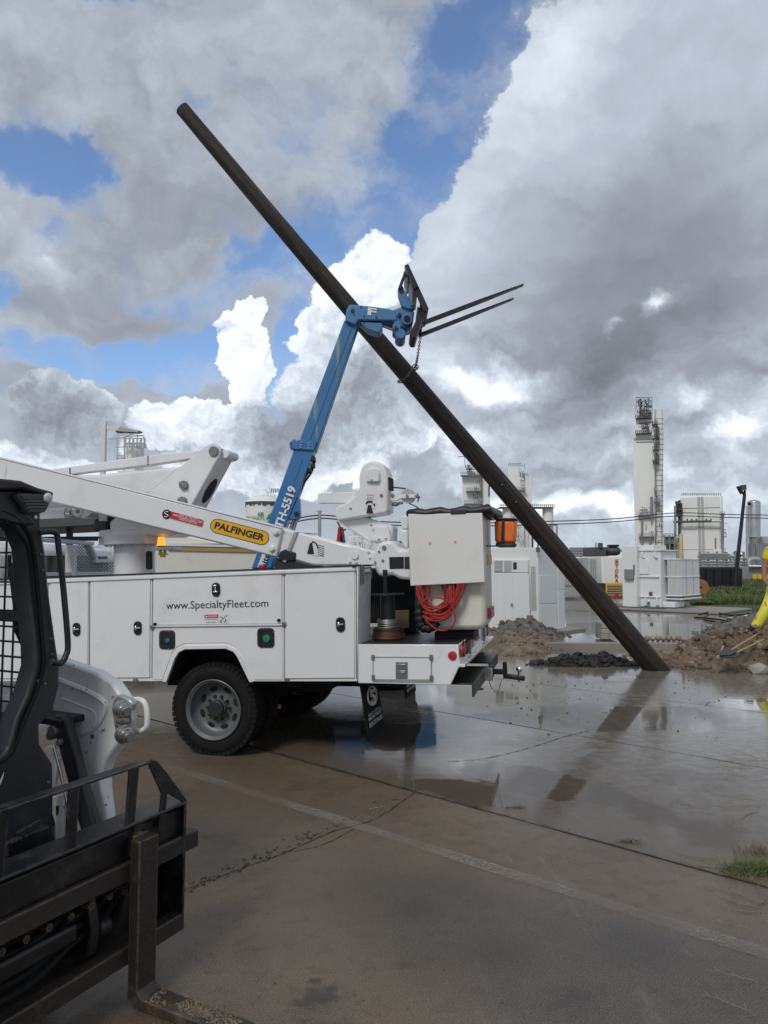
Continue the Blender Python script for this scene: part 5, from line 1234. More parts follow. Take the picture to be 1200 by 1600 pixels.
# left loader arm
ba = be-.02
arm_px = [(60, 1018), (100, 1033), (147, 1050), (174, 1066), (188, 1086), (195, 1100), (197, 1145), (178, 1171), (166, 1188), (158, 1209), (159, 1238), (169, 1323), (163, 1325), (152, 1286), (142, 1229), (125, 1170), (112, 1146), (84, 1120), (60, 1110)]
arm = B_(arm_px, ba, .07, 'loader_arm', 'loader_white', .02)
mb = MB(); mb.tube(catmull(sb([(70, 1058), (96, 1064), (140, 1082), (160, 1094), (166, 1104), (160, 1122), (146, 1138), (128, 1146)], ba), 6), .014, 8); t.part('arm_ridge', mb, 'loader_white', parent=arm)
mb = MB(); mb.tube(catmull(sb([(96, 1092), (110, 1096), (144, 1110), (150, 1118), (148, 1130), (136, 1137)], ba+.002), 5), .006, 6); t.part('arm_ridge', mb, 'loader_white', parent=arm)
mb = MB(); q = t.h(145, 1150.5, ba, 1); mb.cyl(q-Vector((0, .006, 0)), q, .010, n=14); t.part('plug', mb, 'dull_steel', parent=arm)
# coupler block
cb = B_([(176, 1093), (184, 1085), (203, 1093), (207, 1100), (203, 1112), (207, 1122), (206, 1140), (203, 1155), (190, 1157), (180, 1148), (177, 1128), (174, 1110)], ba-.035, .035, 'coupler_plate', 'galv', .008)
def coup(px, py, r, L_, m='dull_steel'):
    q = t.h(px, py, ba-.045, 1); mb = MB(); mb.lathe(q-Vector((.03, 0, 0)), (1, -.25, -.12), [(0, r*1.15), (.012, r*1.2), (.014, r*.95), (.03, r*.95), (.032, r*.8), (L_*.7, r*.8), (L_*.72, r*.6), (L_, r*.55)], 16); t.part('hydraulic_coupler', mb, m, 0, cb)
coup(196, 1108, .034, .062, 'steel'); coup(194, 1126, .016, .04); coup(202, 1125, .015, .045); coup(192, 1133, .012, .03); coup(200, 1147, .036, .07, 'steel')
mb = MB(); mb.tube(catmull(sb([(203, 1095), (214, 1093), (224, 1096), (229, 1108), (230, 1130), (226, 1139), (216, 1143), (209, 1139)], ba+.02), 6), .0125, 10); t.part('grab_handle', mb, 'loader_white', parent=arm)
# tilt cylinder and linkage
bcy = be-.14
B_([(80, 1124), (84, 1117), (95, 1116), (102, 1124), (114, 1165), (158, 1328), (134, 1334), (90, 1168)], bcy, .045, 'tilt_cylinder', 'charcoal', .025)
mb = MB(); q = t.h(80, 1143, bcy-.02, 1); mb.cyl(q, q+Vector((0, .1, 0)), .028, n=16); q = t.h(90, 1161, bcy-.02, 1); mb.cyl(q, q+Vector((0, .05, 0)), .016, n=14); q = t.h(76, 1150, bcy-.01, 1); mb.cyl(q, q+Vector((0, .05, 0)), .02, n=14); t.part('pivot_pin', mb, 'dull_steel', .003)
mb = MB(); mb.tube(sb([(84, 1168), (94, 1205), (106, 1262), (127, 1318)], bcy-.03), .006, 8); t.part('grease_line', mb, 'steel')
B_([(70, 1167), (82, 1164), (91, 1186), (84, 1232), (79, 1232), (80, 1196)], bcy-.015, .02, 'link_plate', 'loader_white', .004)
B_([(76, 1247), (100, 1241), (99, 1308), (93, 1320), (82, 1328), (78, 1320), (72, 1269)], bcy-.02, .025, 'link_plate', 'loader_white', .004)
B_([(73, 1348), (85, 1347), (85, 1367), (73, 1368)], bcy-.02, .025, 'link_plate', 'loader_white', .004)
B_([(87, 1260), (92, 1258), (91, 1270), (88, 1275)], bcy-.022, .003, 'link_slot', 'dark', 0)
# cab front frame
ac = -.46
fr = [(-60, 740), (0, 762), (30, 772), (50, 782), (64, 800), (66, 830), (71, 860), (78, 931), (88, 1003), (94, 1043), (93, 1074), (83, 1112), (62, 1133), (63, 1162), (83, 1193), (84, 1240), (84, 1320), (-80, 1395), (-80, 1215), (0, 1186), (14, 1169), (26, 1124), (43, 1086), (56, 1041), (55, 1003), (46, 931), (41, 858), (29, 830), (10, 811), (-8, 804), (-60, 796)]
fr_ = A_(fr, ac, -.10, 'cab_frame', 'charcoal', .012)
mb = MB(); mb.tube(catmull(fa([(0, 798), (20, 806), (40, 826), (50, 850), (57, 900), (66, 1000), (67, 1042), (56, 1082), (38, 1125), (24, 1165), (8, 1186), (-20, 1198)], ac+.004), 6), .009, 8); t.part('door_seal', mb, 'rubber', parent=fr_)
mb = MB(); mb.tube(catmull(fa([(8, 815), (28, 832), (44, 860), (51, 931), (60, 1003), (61, 1041), (48, 1086), (31, 1124), (18, 1171), (4, 1186)], ac+.002), 6), .006, 8); t.part('door_seal', mb, 'rubber', parent=fr_)
mb = MB()
for x, y in ((64, 866), (67, 891), (79, 998), (82, 1022), (59, 1064), (70, 1068), (76, 1222)): q = t.h(x, y, ac+.004, 0); mb.cyl(q-Vector((.006, 0, 0)), q+Vector((.003, 0, 0)), .006, n=8)
t.part('screws', mb, 'dull_steel', parent=fr_)
A_([(-1, 1222), (6, 1206), (5, 1213), (0, 1226)], ac+.003, .002, 'chevron_mark', 'ink_white', 0)
# roof visor and worklight
A_([(-60, 742), (0, 747.5), (34, 751), (60, 762), (84, 768.5), (85, 775), (80, 775.5), (60, 771), (36, 764), (-60, 768)], ac+.06, -.2, 'roof_visor', 'black_paint', .01)
A_([(-60, 762), (40, 766), (46, 806), (58, 818), (40, 822), (-60, 800)], ac+.012, -.1, 'visor_bracket', 'black_paint', .01)
wl = A_([(27, 772), (34, 770), (79, 772), (79, 785), (74, 797), (66, 802), (47, 803), (42, 797), (38, 787), (29, 778)], ac+.05, -.04, 'work_light', 'plant_dark', .008)
mb = MB()
for i, y in enumerate((774, 778, 783, 788, 793, 798)):
    a, b = fa([(32+i*2.6, y), (78-i*1.6, y)], ac+.052); mb.bar(a, b, .012, .010, (1, 0, 0))
t.part('lens_ribs', mb, 'plant_dark', .003, wl)
mb = MB(); q = t.h(75, 778, ac+.06, 0); mb.ball(q, .022, 2, (.5, 1, 1)); t.part('lens', mb, 'clear_plastic', parent=wl)
mb = MB(); q = t.h(53, 808, ac+.02, 0); mb.cyl(q, q+Vector((.012, 0, 0)), .008, n=8); t.part('bolt', mb, 'steel')
mb = MB(); mb.tube(catmull(fa([(62, 833), (70, 831), (82, 831), (89, 836), (92, 860), (99, 920), (106, 1003), (103, 1024), (96, 1036), (87, 1036), (80, 1034)], ac+.05), 6), .0125, 10); t.part('grab_bar', mb, 'black_paint')
# inner trim + side mesh window on the far side, interior
A_([(25, 884), (40, 872), (46, 931), (50, 985), (56, 1003), (56, 1041), (50, 1020), (36, 990), (32, 940)], ac-.11, -.06, 'pillar_trim', 'charcoal', .01)
A_([(38, 966), (50, 968), (52, 982), (39, 980)], ac-.10, .01, 'trim_clip', 'ink', .003)
bs = t.h(70, 860, ac, 0).y-.03; zrf = t.h(0, 752, ac+.06, 0).z
mb = MB()
for i in range(26):
    a = -.60-.062*i
    mb.bar(Vector((a, bs, .62)), Vector((a, bs, zrf-.1)), .008, .008)
for j in range(23):
    z = .62+.0625*j; mb.bar(Vector((-.55, bs, z)), Vector((-2.0, bs, z)), .008, .008)
t.part('side_screen', mb, 'ink', smooth=False)
mb = MB(); z = t.h(20, 961, bs, 1).z; mb.box((-2.0, bs-.012, z-.028), (-.5, bs+.012, z+.022)); mb.box((-2.0, bs-.02, .3), (-.5, bs+.02, .66)); mb.box((-2.0, bs-.02, zrf-.14), (-.5, bs+.0, zrf-.08)); t.part('side_frame', mb, 'ink', .004)
mb = MB(); mb.box((-2.02, bn+.06, .35), (-1.92, be+.0, 2.1)); t.part('cab_rear_post', mb, 'charcoal', .02) if False else mb.bm.free()
mb = MB(); mb.box((-2.0, bn-.02, .3), (-.5, bn+.02, 1.0)); mb.box((-.6, bn-.02, .3), (-.5, bn+.03, 2.1)); mb.box((-2.0, bn-.02, .3), (-1.9, bn+.03, 2.1)); mb.box((-2.0, bs-.04, .3), (-1.9, bs, zrf-.1)); t.part('cab_side', mb, 'charcoal', .01)
mb = MB(); mb.box((-2.05, bn-.03, zrf-.08), (ac-.05, bs-.0, zrf-.01)); t.part('cab_roof', mb, 'black_paint', .02)
mb = MB(); mb.box((-1.9, bn+.1, .3), (-.6, be-.1, .5)); mb.box((-1.6, bn+.35, .5), (-1.0, be-.35, .78)); mb.box((-1.7, bn+.35, .78), (-1.58, be-.35, 1.4)); t.part('seat', mb, 'vinyl_black', .04)
# arms of the far rear, engine body, tyres
mb = MB(); mb.box((-3.0, bn+.05, .35), (-2.05, be-.05, 1.45)); t.part('engine_body', mb, 'loader_white', .06)
mb = MB(); mb.box((-2.95, bn-.2, .5), (-.6, bn-.05, .72)); t.part('chassis_rail', mb, 'black_paint', .02)
mb = MB(); mb.prism([Vector((x, bn-.24, z)) for x, z in ((-2.9, 1.5), (-2.9, 1.25), (-1.0, .95), (-.55, .85), (-.2, .35), (-.1, .35), (-.25, .95), (-.5, 1.2), (-1.5, 1.4))], (0, .12, 0)); t.part('loader_arm', mb, 'loader_white', .02)
for a in (-.98, -2.3):
    for w_ in (be-.42, bn-.52):
        mb = MB(); mb.lathe((a, w_, .39), (0, 1, 0), [(0, .2), (0, .33), (.03, .38), (.25, .38), (.28, .33), (.28, .2)], 32)
        for k in range(20):
            for s_ in (0, 1):
                an = 2*math.pi*(k+.5*s_)/20; c = Vector((a+.385*math.cos(an), w_+.07+.14*s_, .39+.385*math.sin(an))); mb.box(c-Vector((.02, .07, .03)), c+Vector((.02, .07, .03)), (0, -an, 0))
        w2 = t.part('wheel', mb, 'rubber'); mb = MB(); mb.lathe((a, w_, .39), (0, 1, 0), [(.02, .21), (.03, .2), (.06, .1), (.2, .1), (.25, .21)], 24); t.part('rim', mb, 'label_white', parent=w2)
mb = MB()
for k in range(10): q = t.h(12+k*5, 1318-k*2.2, ac+.04, 0); mb.ball(q, .012, 1, (1, 1, .8), .2)
for k in range(8): q = t.h(28+k*5, 1300-k*2.5, ac+.04, 0); mb.ball(q, .010, 1, (1, 1, .8), .2)
t.part('mud_bits', mb, 'mud_black', kind='stuff')
mb = MB(); mb.prism(fa([(12, 1320), (78, 1290), (79, 1320), (12, 1352)], ac+.04), (-.12, 0, 0)); t.part('step', mb, 'black_paint', .006)
# bottle and papers inside
bt = T('drink_bottle', 'clear plastic drink bottle with pink label standing on the cab ledge', 'bottle', t.M @ t.h(26, 1106, be-.06, 1)); H_ = (t.h(26, 1068, be-.06, 1)-t.h(26, 1106, be-.06, 1)).z
mb = MB(); mb.lathe((0, 0, 0), (0, 0, 1), [(0, .028), (.005, .031), (H_*.3, .030), (H_*.6, .031), (H_*.78, .016), (H_*.8, .013), (H_*.88, .013)], 18); bt.part('bottle_body', mb, 'clear_plastic')
mb = MB(); mb.cyl((0, 0, H_*.86), (0, 0, H_), .016, n=16); bt.part('cap', mb, 'label_white')
mb = MB(); mb.cyl((0, 0, H_*.28), (0, 0, H_*.55), .0318, n=20); bt.part('bottle_label', mb, 'red_label')
mb = MB(); q = t.h(26, 1106, be-.06, 1); mb.box((-1.6, be-.16, q.z-.03), (-.6, be-.0, q.z)); t.part('ledge', mb, 'vinyl_black', .005)
B_([(5, 1131), (21, 1131), (20, 1159), (5, 1160)], be-.17, .003, 'safety_sheet', 'label_white', 0)
B_([(5, 1131), (21, 1131), (21, 1137), (5, 1137)], be-.174, .002, 'sheet_header', 'ink_green', 0)
B_([(4, 1164), (14, 1164), (12, 1178), (4, 1180)], be-.17, .003, 'yellow_tag', 'label_yellow', 0)
B_([(-30, 1120), (30, 1112), (20, 1190), (-30, 1200)], be-.16, .01, 'inner_panel', 'ink', 0)

# ================================================================== BACKGROUND VEHICLES, TRAILER
Y = 13.0
t = T('site_trailer', 'long white flat sided trailer with a gold band behind the bucket truck toolboxes', 'trailer', (W(300, 880, Y).x, Y, 0))
xl, xr = t.h(150, 860).x, t.h(404, 860).x; z0 = t.h(300, 852).z; z1_ = t.h(267, 833).z
mb = MB(); mb.box((xl, 0, .5), (xr, 2.4, t.h(350, 851).z)); t.part('trailer_body', mb, 'cream_fibre', .02)
mb = MB(); mb.prism([Vector((xl, .1, z0)), t.h(345, 849.5)+Vector((0, .1, 0)), t.h(267, 833)+Vector((0, .1, 0)), Vector((xl, .1, z1_))], (0, 2.0, 0)); t.part('roof_fairing', mb, 'cream_fibre', .02)
mb = MB(); a, b, c, d = t.hs([(262, 854), (400, 858.5), (400, 863), (262, 860)], -.03); mb.prism([a, b, c, d], (0, .04, 0)); t.part('gold_band', mb, 'gold_band')
mb = MB(); a, b, c, d = t.hs([(250, 849), (400, 852), (400, 855.5), (250, 852.5)], -.05); mb.prism([a, b, c, d], (0, .06, 0)); t.part('roof_lip', mb, 'label_white')
for x in (xl+.6, xr-.6):
    mb = MB(); mb.lathe((x, .05, .4), (0, 1, 0), [(0, .2), (0, .38), (.03, .4), (.25, .4), (.25, .2)], 24); t.part('wheel', mb, 'rubber')
Y = 11.4
t = T('canopy', 'dark brown flat canopy on black posts behind the white boom at left', 'canopy', (W(60, 880, Y).x, Y+2.2, 0))
def cp(pts, w, dw, nm, m, bev=.01): mb = MB(); mb.prism(t.hs(pts, w), (0, dw, 0)); return t.part(nm, mb, m, bev)
cp([(-200, 806), (188, 800), (182, 812), (140, 821), (-200, 838)], -.9, 2.0, 'roof_panel', 'plant_dark')
cp([(-200, 840), (152, 838), (150, 845), (-200, 846)], -.6, .1, 'cross_rail', 'ink')
for x in (107, -60): p = t.h(x, 845, -.5); q = t.h(x, 812, -.5); mb = MB(); mb.box((p.x-.045, -.5, 0), (p.x+.045, -.42, q.z)); t.part('post', mb, 'ink')

# ================================================================== WHITE ENCLOSURE
o = G(842, 991); t = T('equipment_enclosure', 'tall white equipment enclosure with cabinet doors and louvre, right of the bucket', 'equipment enclosure', o, R(46))
h = t.h(839, 855.5).z; wx = t.h(882, 900, 0, 1).x
mb = MB(); mb.box((0, 0, 0), (wx, 2.6, h)); t.part('enclosure_body', mb, 'xfmr_white', .012)
mb = MB(); mb.box((-.35, -.3, -.03), (wx+.5, 3.0, .06)); t.part('concrete_base', mb, 'concrete_pad', .015)
def lf(pts, m, nm, d=.03, bev=.006, off=0): mb = MB(); mb.prism(t.hs(pts, -off-.001, 0), (-d, 0, 0)); return t.part(nm, mb, m, bev)
def rf(pts, m, nm, d=.02, bev=.006): mb = MB(); mb.prism(t.hs(pts, -.001, 1), (0, -d, 0)); return t.part(nm, mb, m, bev)
cab_ = lf([(700, 874), (827.5, 875), (829.5, 984), (700, 978)], 'xfmr_white', 'cabinet', .10, .008)
lf([(789.5, 896.5), (800.5, 896.5), (802, 979), (790.5, 978)], 'xfmr_white', 'cabinet_door', .012, .004, .10)
lf([(802, 896.5), (826.5, 896.8), (828.5, 981), (803.5, 979.5)], 'xfmr_white', 'cabinet_door', .012, .004, .10)
lf([(773, 896), (787, 896), (788, 977.5), (774, 976)], 'xfmr_white', 'cabinet_door', .012, .004, .10)
lf([(772.5, 875.5), (785, 875.5), (785, 893), (772.5, 893)], 'plant_grey', 'louvre_back', .004, 0, .10)
mb = MB()
for k in range(9):
    y = 876+k*2.0; a, b = t.hs([(772.5, y), (785, y+.05)], -.118, 0); mb.bar(a, b, .02, .012, (1, 0, 1))
t.part('louvre_slat', mb, 'xfmr_white')
lf([(788, 876), (799.5, 876), (799.5, 893), (788, 893)], 'fin_grey', 'vent_panel', .008, .003, .10)
lf([(802, 878.5), (807.5, 878.5), (807.5, 889.5), (802, 889.5)], 'glass_dark', 'window', .012, .003, .10)
lf([(773, 893.8), (827, 894.3), (827, 895.3), (773, 894.9)], 'plant_grey', 'seam', .004, 0, .10)
lf([(829.5, 885), (836.8, 885), (838.5, 953.8), (830.8, 953.8)], 'fin_grey', 'side_panel', .008, .003)
mb = MB(); q = t.h(800, 945, -.13, 0); mb.box(q-Vector((.02, .02, .04)), q+Vector((0, .02, .04))); t.part('door_handle', mb, 'steel', .004)
rf([(842, 899), (868, 898.5), (869, 942), (842.8, 943)], 'xfmr_white', 'access_panel', .012, .004)
rf([(870.5, 889), (880, 889), (881, 920), (871, 920.5)], 'xfmr_white', 'access_panel', .012, .004)
rf([(843, 945), (869.5, 944), (871, 983), (844, 986)], 'xfmr_white', 'access_panel', .012, .004)
rf([(871.5, 922), (881, 921.5), (882.5, 981), (872.5, 983)], 'xfmr_white', 'access_panel', .012, .004)
mb = MB(); p = t.h(840, 855, -.05, 1); mb.box((p.x-.03, -.08, p.z-.12), (p.x+.05, -.02, p.z-.0)); mb.cyl((p.x+.01, -.05, p.z-.05), (p.x+.03, -.05, p.z+.16), .02); t.part('antenna', mb, 'dull_steel')
mb = MB()
for y in (962, 969, 976, 983): q = t.h(886, y, .1, 1); mb.box((wx, .1, q.z-.03), (wx+.06, .3, q.z+.03))
t.part('hinge_bracket', mb, 'xfmr_white', .006)

# ================================================================== TRANSFORMER
o = G(1034, 952.5); t = T('power_transformer', 'white power transformer with finned radiators on a pad beside the grass', 'transformer', o, R(47))
def F0(pts, x, d, m, nm, bev=.01): mb = MB(); mb.prism(t.hs(pts, x, 0), (d, 0, 0)); return t.part(nm, mb, m, bev)
def F1(pts, y, d, m, nm, bev=.01): mb = MB(); mb.prism(t.hs(pts, y, 1), (0, d, 0)); return t.part(nm, mb, m, bev)
yt = t.h(996, 900, 0, 0).y; yc = t.h(972, 900, -.3, 0).y; zt3 = t.h(1010, 861, 0, 0).z; zc3 = t.h(985, 853, -.3, 0).z
mb = MB(); mb.box((0, 0, .08), (1.5, yt, zt3)); t.part('tank', mb, 'xfmr_white', .02)
mb = MB(); mb.box((-.3, t.h(995, 900, -.3, 0).y, .06), (1.2, yc, zc3)); t.part('terminal_cabinet', mb, 'xfmr_white', .02)
mb = MB(); mb.box((-.05, -.06, zt3), (1.55, yt-.01, zt3+.05)); t.part('tank_flange', mb, 'xfmr_white', .01)
mb = MB(); mb.box((.1, .3, zt3+.05), (1.3, yt, zt3+.22)); t.part('tank_cover', mb, 'xfmr_white', .02)
mb = MB(); mb.box((-.9, -2.4, -.03), (2.4, yc+.3, .05)); t.part('concrete_pad', mb, 'concrete_pad', .02)
mb = MB(); mb.box((-.5, -.2, .05), (1.9, yc+.1, .085)); t.part('base_skid', mb, 'plant_dark', .01)
for y in (901, 932): a = t.h(1000, y, 0, 0); mb = MB(); mb.box((-.06, .05, a.z-.02), (0, yt-.1, a.z+.02)); t.part('stiffener', mb, 'xfmr_white', .005)
F0([(997.5, 873), (1010, 873), (1014, 877), (1014, 897), (997.5, 897)], -.05, .05, 'xfmr_white', 'relief_box')
for x in (1001, 1021): F0([(x, 862), (x+4, 862), (x+4, 868), (x+6, 872), (x+3, 872), (x, 868)], -.09, .09, 'xfmr_white', 'lifting_lug', .01)
F0([(1014, 925), (1019.5, 925), (1019.5, 931), (1014, 931)], -.01, .01, 'plant_dark', 'rating_plate', 0)
F0([(1010.5, 939), (1016.5, 939), (1016.5, 947), (1010.5, 947)], -.03, .03, 'label_white', 'drain_plate', .004)
F0([(1011.5, 940), (1015.5, 940), (1015.5, 946), (1011.5, 946)], -.035, .004, 'ink_green', 'plate_mark', 0)
for x in (1007, 1025): F0([(x, 934), (x+2, 934), (x+3, 946), (x-1, 946)], -.12, .12, 'xfmr_white', 'gusset', .005)
F0([(975, 889.5), (989, 889.5), (989, 905.5), (975.5, 905.5)], -.42, .12, 'plant_grey', 'control_box', .01)
F0([(989, 882), (991, 882), (991, 897), (989, 899)], -.36, .06, 'plant_grey', 'conduit', .004)
x0 = .35; yp = t.h(1063, 900, x0, 0).y; xe = t.h(1093, 900, yp, 1).x; za = t.h(1063, 873, x0, 0).z; zb2 = t.h(1063, 932, x0, 0).z
nf = 11
for r3, (fa_, fb_) in enumerate(((0, .30), (.345, .645), (.69, .99))):
    xa, xb_ = x0+(xe-x0)*fa_, x0+(xe-x0)*fb_
    mb = MB()
    for k in range(nf): y = -.10+(yp+.1)*(k+.5)/nf; mb.box((xa, y-.012, zb2), (xb_, y+.012, za))
    mb.box((xa, yp, zb2), (xb_, yp+.04, za)); t.part('radiator', mb, 'xfmr_white', 0, smooth=False)
    mb = MB()
    for z in (za-.04, (za+zb2)/2, zb2): mb.box((xa-.02, yp-.02, z), (xb_+.02, -.0, z+.04))
    t.part('radiator_header', mb, 'xfmr_white', .006)
mb = MB(); mb.box((x0-.02, yp-.06, zb2-.13), (xe+.03, yp+.02, zb2-.07)); mb.box((x0, yp, zb2-.12), (x0+.06, 0, zb2-.08)); mb.box((xe-.06, yp, zb2-.12), (xe, 0, zb2-.08)); t.part('radiator_frame', mb, 'xfmr_white', .006)
mb = MB(); mb.box((.1, -.45, .08), (1.0, 0, zb2-.2)); t.part('lower_tank', mb, 'xfmr_white', .02)

# ================================================================== CONTAINERS, BLOCKS, YARD THINGS
def wbox(px0, py0, px1, py1, Y, D, name, label, cat, m, bev=.02, parts=True):
    c = W((px0+px1)/2, py1, Y); tt = T(name, label, cat, (c.x, Y, c.z)); a, b = tt.h(px0, py1), tt.h(px1, py0)
    mb = MB(); mb.box((a.x, 0, 0), (b.x, D, b.z)); tt.part('shell', mb, m, bev); return tt
t = wbox(941, 869.5, 1010, 931, 37, 6, 'storage_container', 'white storage container with red vertical STORAGE lettering left of the transformer', 'container', 'plant_white')
for ch, y in zip('STORAGE', (877, 884.5, 892, 899.5, 907, 914.5, 922)):
    a, b, c = t.hs([(960.8, y+2.9), (966.4, y+2.9), (960.8, y-2.9)], -.06); text(ch, a, b, c, 'red', t, 'letter', bold=.03, lift=.01)
text('MOBILE MINI', *t.hs([(958, 873.2), (971, 873.2), (958, 870.8)], -.01), 'plant_dark', t, 'faded_print', lift=.01) if False else None
mb = MB()
for k in range(26): x = t.h(943.5+k*2.4, 900).x; mb.box((x, -.03, .15), (x+.04, 0, 1.9))
t.part('corrugation', mb, 'plant_white')
t = wbox(920, 871.5, 940, 931, 38, 5, 'storage_container', 'grey container end with double doors and locking bars, just left of the white one', 'container', 'fin_grey')
for x0_, x1_ in ((921, 930), (930.5, 939.5)):
    mb = MB(); mb.prism(t.hs([(x0_, 873), (x1_, 873), (x1_, 929), (x0_, 929)], -.001), (0, -.05, 0)); t.part('door', mb, 'fin_grey', .01)
mb = MB()
for x in (923.5, 927.5, 933, 937): p, q = t.hs([(x, 874), (x, 928)], -.09); mb.cyl(p, q, .03, n=6)
t.part('locking_bar', mb, 'galv')
t = wbox(882, 897, 919, 932, 36, 3, 'storage_container', 'low grey ribbed container seen just left of the leaning pole', 'container', 'fin_grey')
mb = MB()
for k in range(9): p, q = t.hs([(884+k*4, 899), (884+k*4, 930)], -.02); mb.bar(p, q, .05, .03)
for y in (898, 914, 931): p, q = t.hs([(882, y), (919, y)], -.03); mb.bar(p, q, .05, .08)
t.part('rib', mb, 'galv')
t = wbox(928, 855, 947, 868, 45, 2.5, 'roof_unit', 'black tank unit standing on the skyline above the grey container doors', 'tank', 'plant_dark')
mb = MB(); p = t.h(938, 856); mb.cyl(p, p+Vector((0, 0, .3)), .15); t.part('vent', mb, 'plant_dark')
t = wbox(950, 854, 972, 868, 45, 2.5, 'roof_unit', 'dark rounded unit on the skyline directly above the STORAGE lettering', 'tank', 'plant_dark', .25)
mb = MB(); p = t.h(960, 854); mb.box(p-Vector((.3, 0, 0)), p+Vector((.3, .5, .12))); t.part('hatch', mb, 'ink')
t = wbox(947, 912, 973, 932, 34, 1.2, 'pallet_bin', 'yellow framed rack stacked with brown trays below the STORAGE sign', 'rack', 'ink', .01)
mb = MB()
for x in (947.5, 972): p, q = t.hs([(x, 911), (x, 932)], -.05); mb.bar(p, q, .06, .06)
p, q = t.hs([(947, 912), (973, 912)], -.05); mb.bar(p, q, .08, .08); t.part('frame', mb, 'label_yellow')
mb0 = None
for j in range(5):
    mb = MB(); p, q = t.hs([(949, 915+j*3.6), (971.5, 915+j*3.6)], -.1); mb.bar(p, q, .3, .07); t.part('tray', mb, 'wood')
t = wbox(957, 930.5, 970, 935.5, 33, .4, 'red_case', 'small red case on wet ground in front of the yellow rack', 'case', 'red')
mb = MB(); p, q = t.hs([(961, 930), (966, 930)], .1); mb.bar(p, q, .03, .06); t.part('handle', mb, 'ink')
# masonry block stack, sack row, small blocks
t = wbox(940, 973, 964, 999, 16.4, .5, 'block_stack', 'short stack of brown masonry blocks on the kerb just left of the pole', 'block stack', 'concrete_pad')
for j in range(3):
    for i in range(2):
        mb = MB(); p = t.h(940.3+12*i, 999-8.5*j, -.03); q = t.h(951.6+12*i, 991-8.5*j, -.03); mb.box((p.x, -.03, p.z), (q.x, .2, q.z)); t.part('block', mb, 'stone', .008)
for k in range(7):
    p = W(1011+k*8.3, 987, 16.2); mb = MB(); random.seed(60+k); mb.ball((0, 0, .07), .075, 2, (.75, .9, .95), .10)
    s = thing1('sack', ['leftmost', 'second', 'third', 'fourth (middle)', 'fifth', 'sixth', 'rightmost'][k]+' of seven small stained sacks in a row beyond the kerb', 'sack', mb, 'stone' if k % 2 else 'concrete_pad', (p.x, p.y, 0), group='row of small stained sacks')
    mb = MB(); mb.ball((0, -.015, .05), .066, 2, (.85, .9, .5), .05); put('red_print', mb, 'rust_plate', s)
for x0_, x1_, y0_, y1_, lb in ((1084, 1092, 986, 992.5, 'smaller grey block on the slab right of the sacks'), (1099, 1107.5, 982, 993, 'taller grey block standing right of the smaller one')):
    t = wbox(x0_, y0_, x1_, y1_, 16.8, .12, 'concrete_block', lb, 'concrete block', 'plant_grey', .006)
for k, (a, b, c, d) in enumerate((((1092, 962), (1115, 957), (1140, 963), (1172, 960)), ((1100, 970), (1130, 975), (1150, 968), (1175, 972)), ((1085, 966), (1120, 969), (1145, 974), (1168, 978)))):
    mb = MB(); mb.tube(catmull([G(*p)+Vector((0, 0, .03)) for p in (a, b, c, d)], 8), .025, 6)
    thing1('cable', ['upper', 'lower', 'middle'][k]+' of three dark cables snaking on wet ground left of the yellow trousers', 'cable', mb, 'rubber')
# black tank, reel, light mast
t = wbox(1093, 886, 1156, 925, 43, 5, 'frac_tank', 'black box tank standing in the grass right of the transformer', 'tank', 'ink', .05)
mb = MB()
for x in (1105, 1118, 1131, 1144): p, q = t.hs([(x, 889), (x, 923)], -.05); mb.bar(p, q, .10, .10)
t.part('rib', mb, 'black_paint')
mb = MB(); mb.prism(t.hs([(1143, 888), (1160, 888), (1160, 921), (1143, 921)], .5), (0, 3, 0)); t.part('end_housing', mb, 'black_paint', .03)
p = W(1095, 918, 36); t = T('cable_reel', 'rust orange cable reel leaning behind the transformer radiators in the grass', 'cable reel', (p.x, 36, p.z), 0)
rr = 13*36/1150; mb = MB(); mb.cyl((0, 0, 0), (0, .06, 0), rr, n=28); t.part('flange', mb, 'rust_plate', .01); mb = MB(); mb.cyl((0, .06, 0), (0, .6, 0), rr*.6, n=24); t.part('core', mb, 'wood'); mb = MB(); mb.cyl((0, .6, 0), (0, .66, 0), rr, n=28); t.part('flange', mb, 'rust_plate', .01)
mb = MB(); mb.cyl((0, -.01, 0), (0, .0, 0), .06, n=12); t.part('arbor', mb, 'dark')
p = W(1150, 886, 42.4); t = T('light_mast', 'black leaning light mast with twin floodlights above the black tank', 'light mast', (p.x, 42.4, 0))
mb = MB(); mb.cyl(t.h(1147, 925), t.h(1163.5, 772), .12, .09, n=10); t.part('mast', mb, 'ink')
mb = MB(); mb.cyl(t.h(1163, 774), t.h(1158, 766), .07, n=8); mb.cyl(t.h(1163, 774), t.h(1164, 766), .07, n=8); t.part('bracket', mb, 'ink')
mb = MB(); mb.prism(t.hs([(1155, 758.5), (1163.5, 757.5), (1164.5, 765.5), (1156.5, 767)], -.05), (0, -.2, 0)); t.part('floodlight', mb, 'plant_dark', .02)
mb = MB(); mb.prism(t.hs([(1149.5, 760.5), (1151, 760), (1159, 770.5), (1156, 772.5)], -.0), (0, -.3, 0)); t.part('floodlight', mb, 'ink', .02)

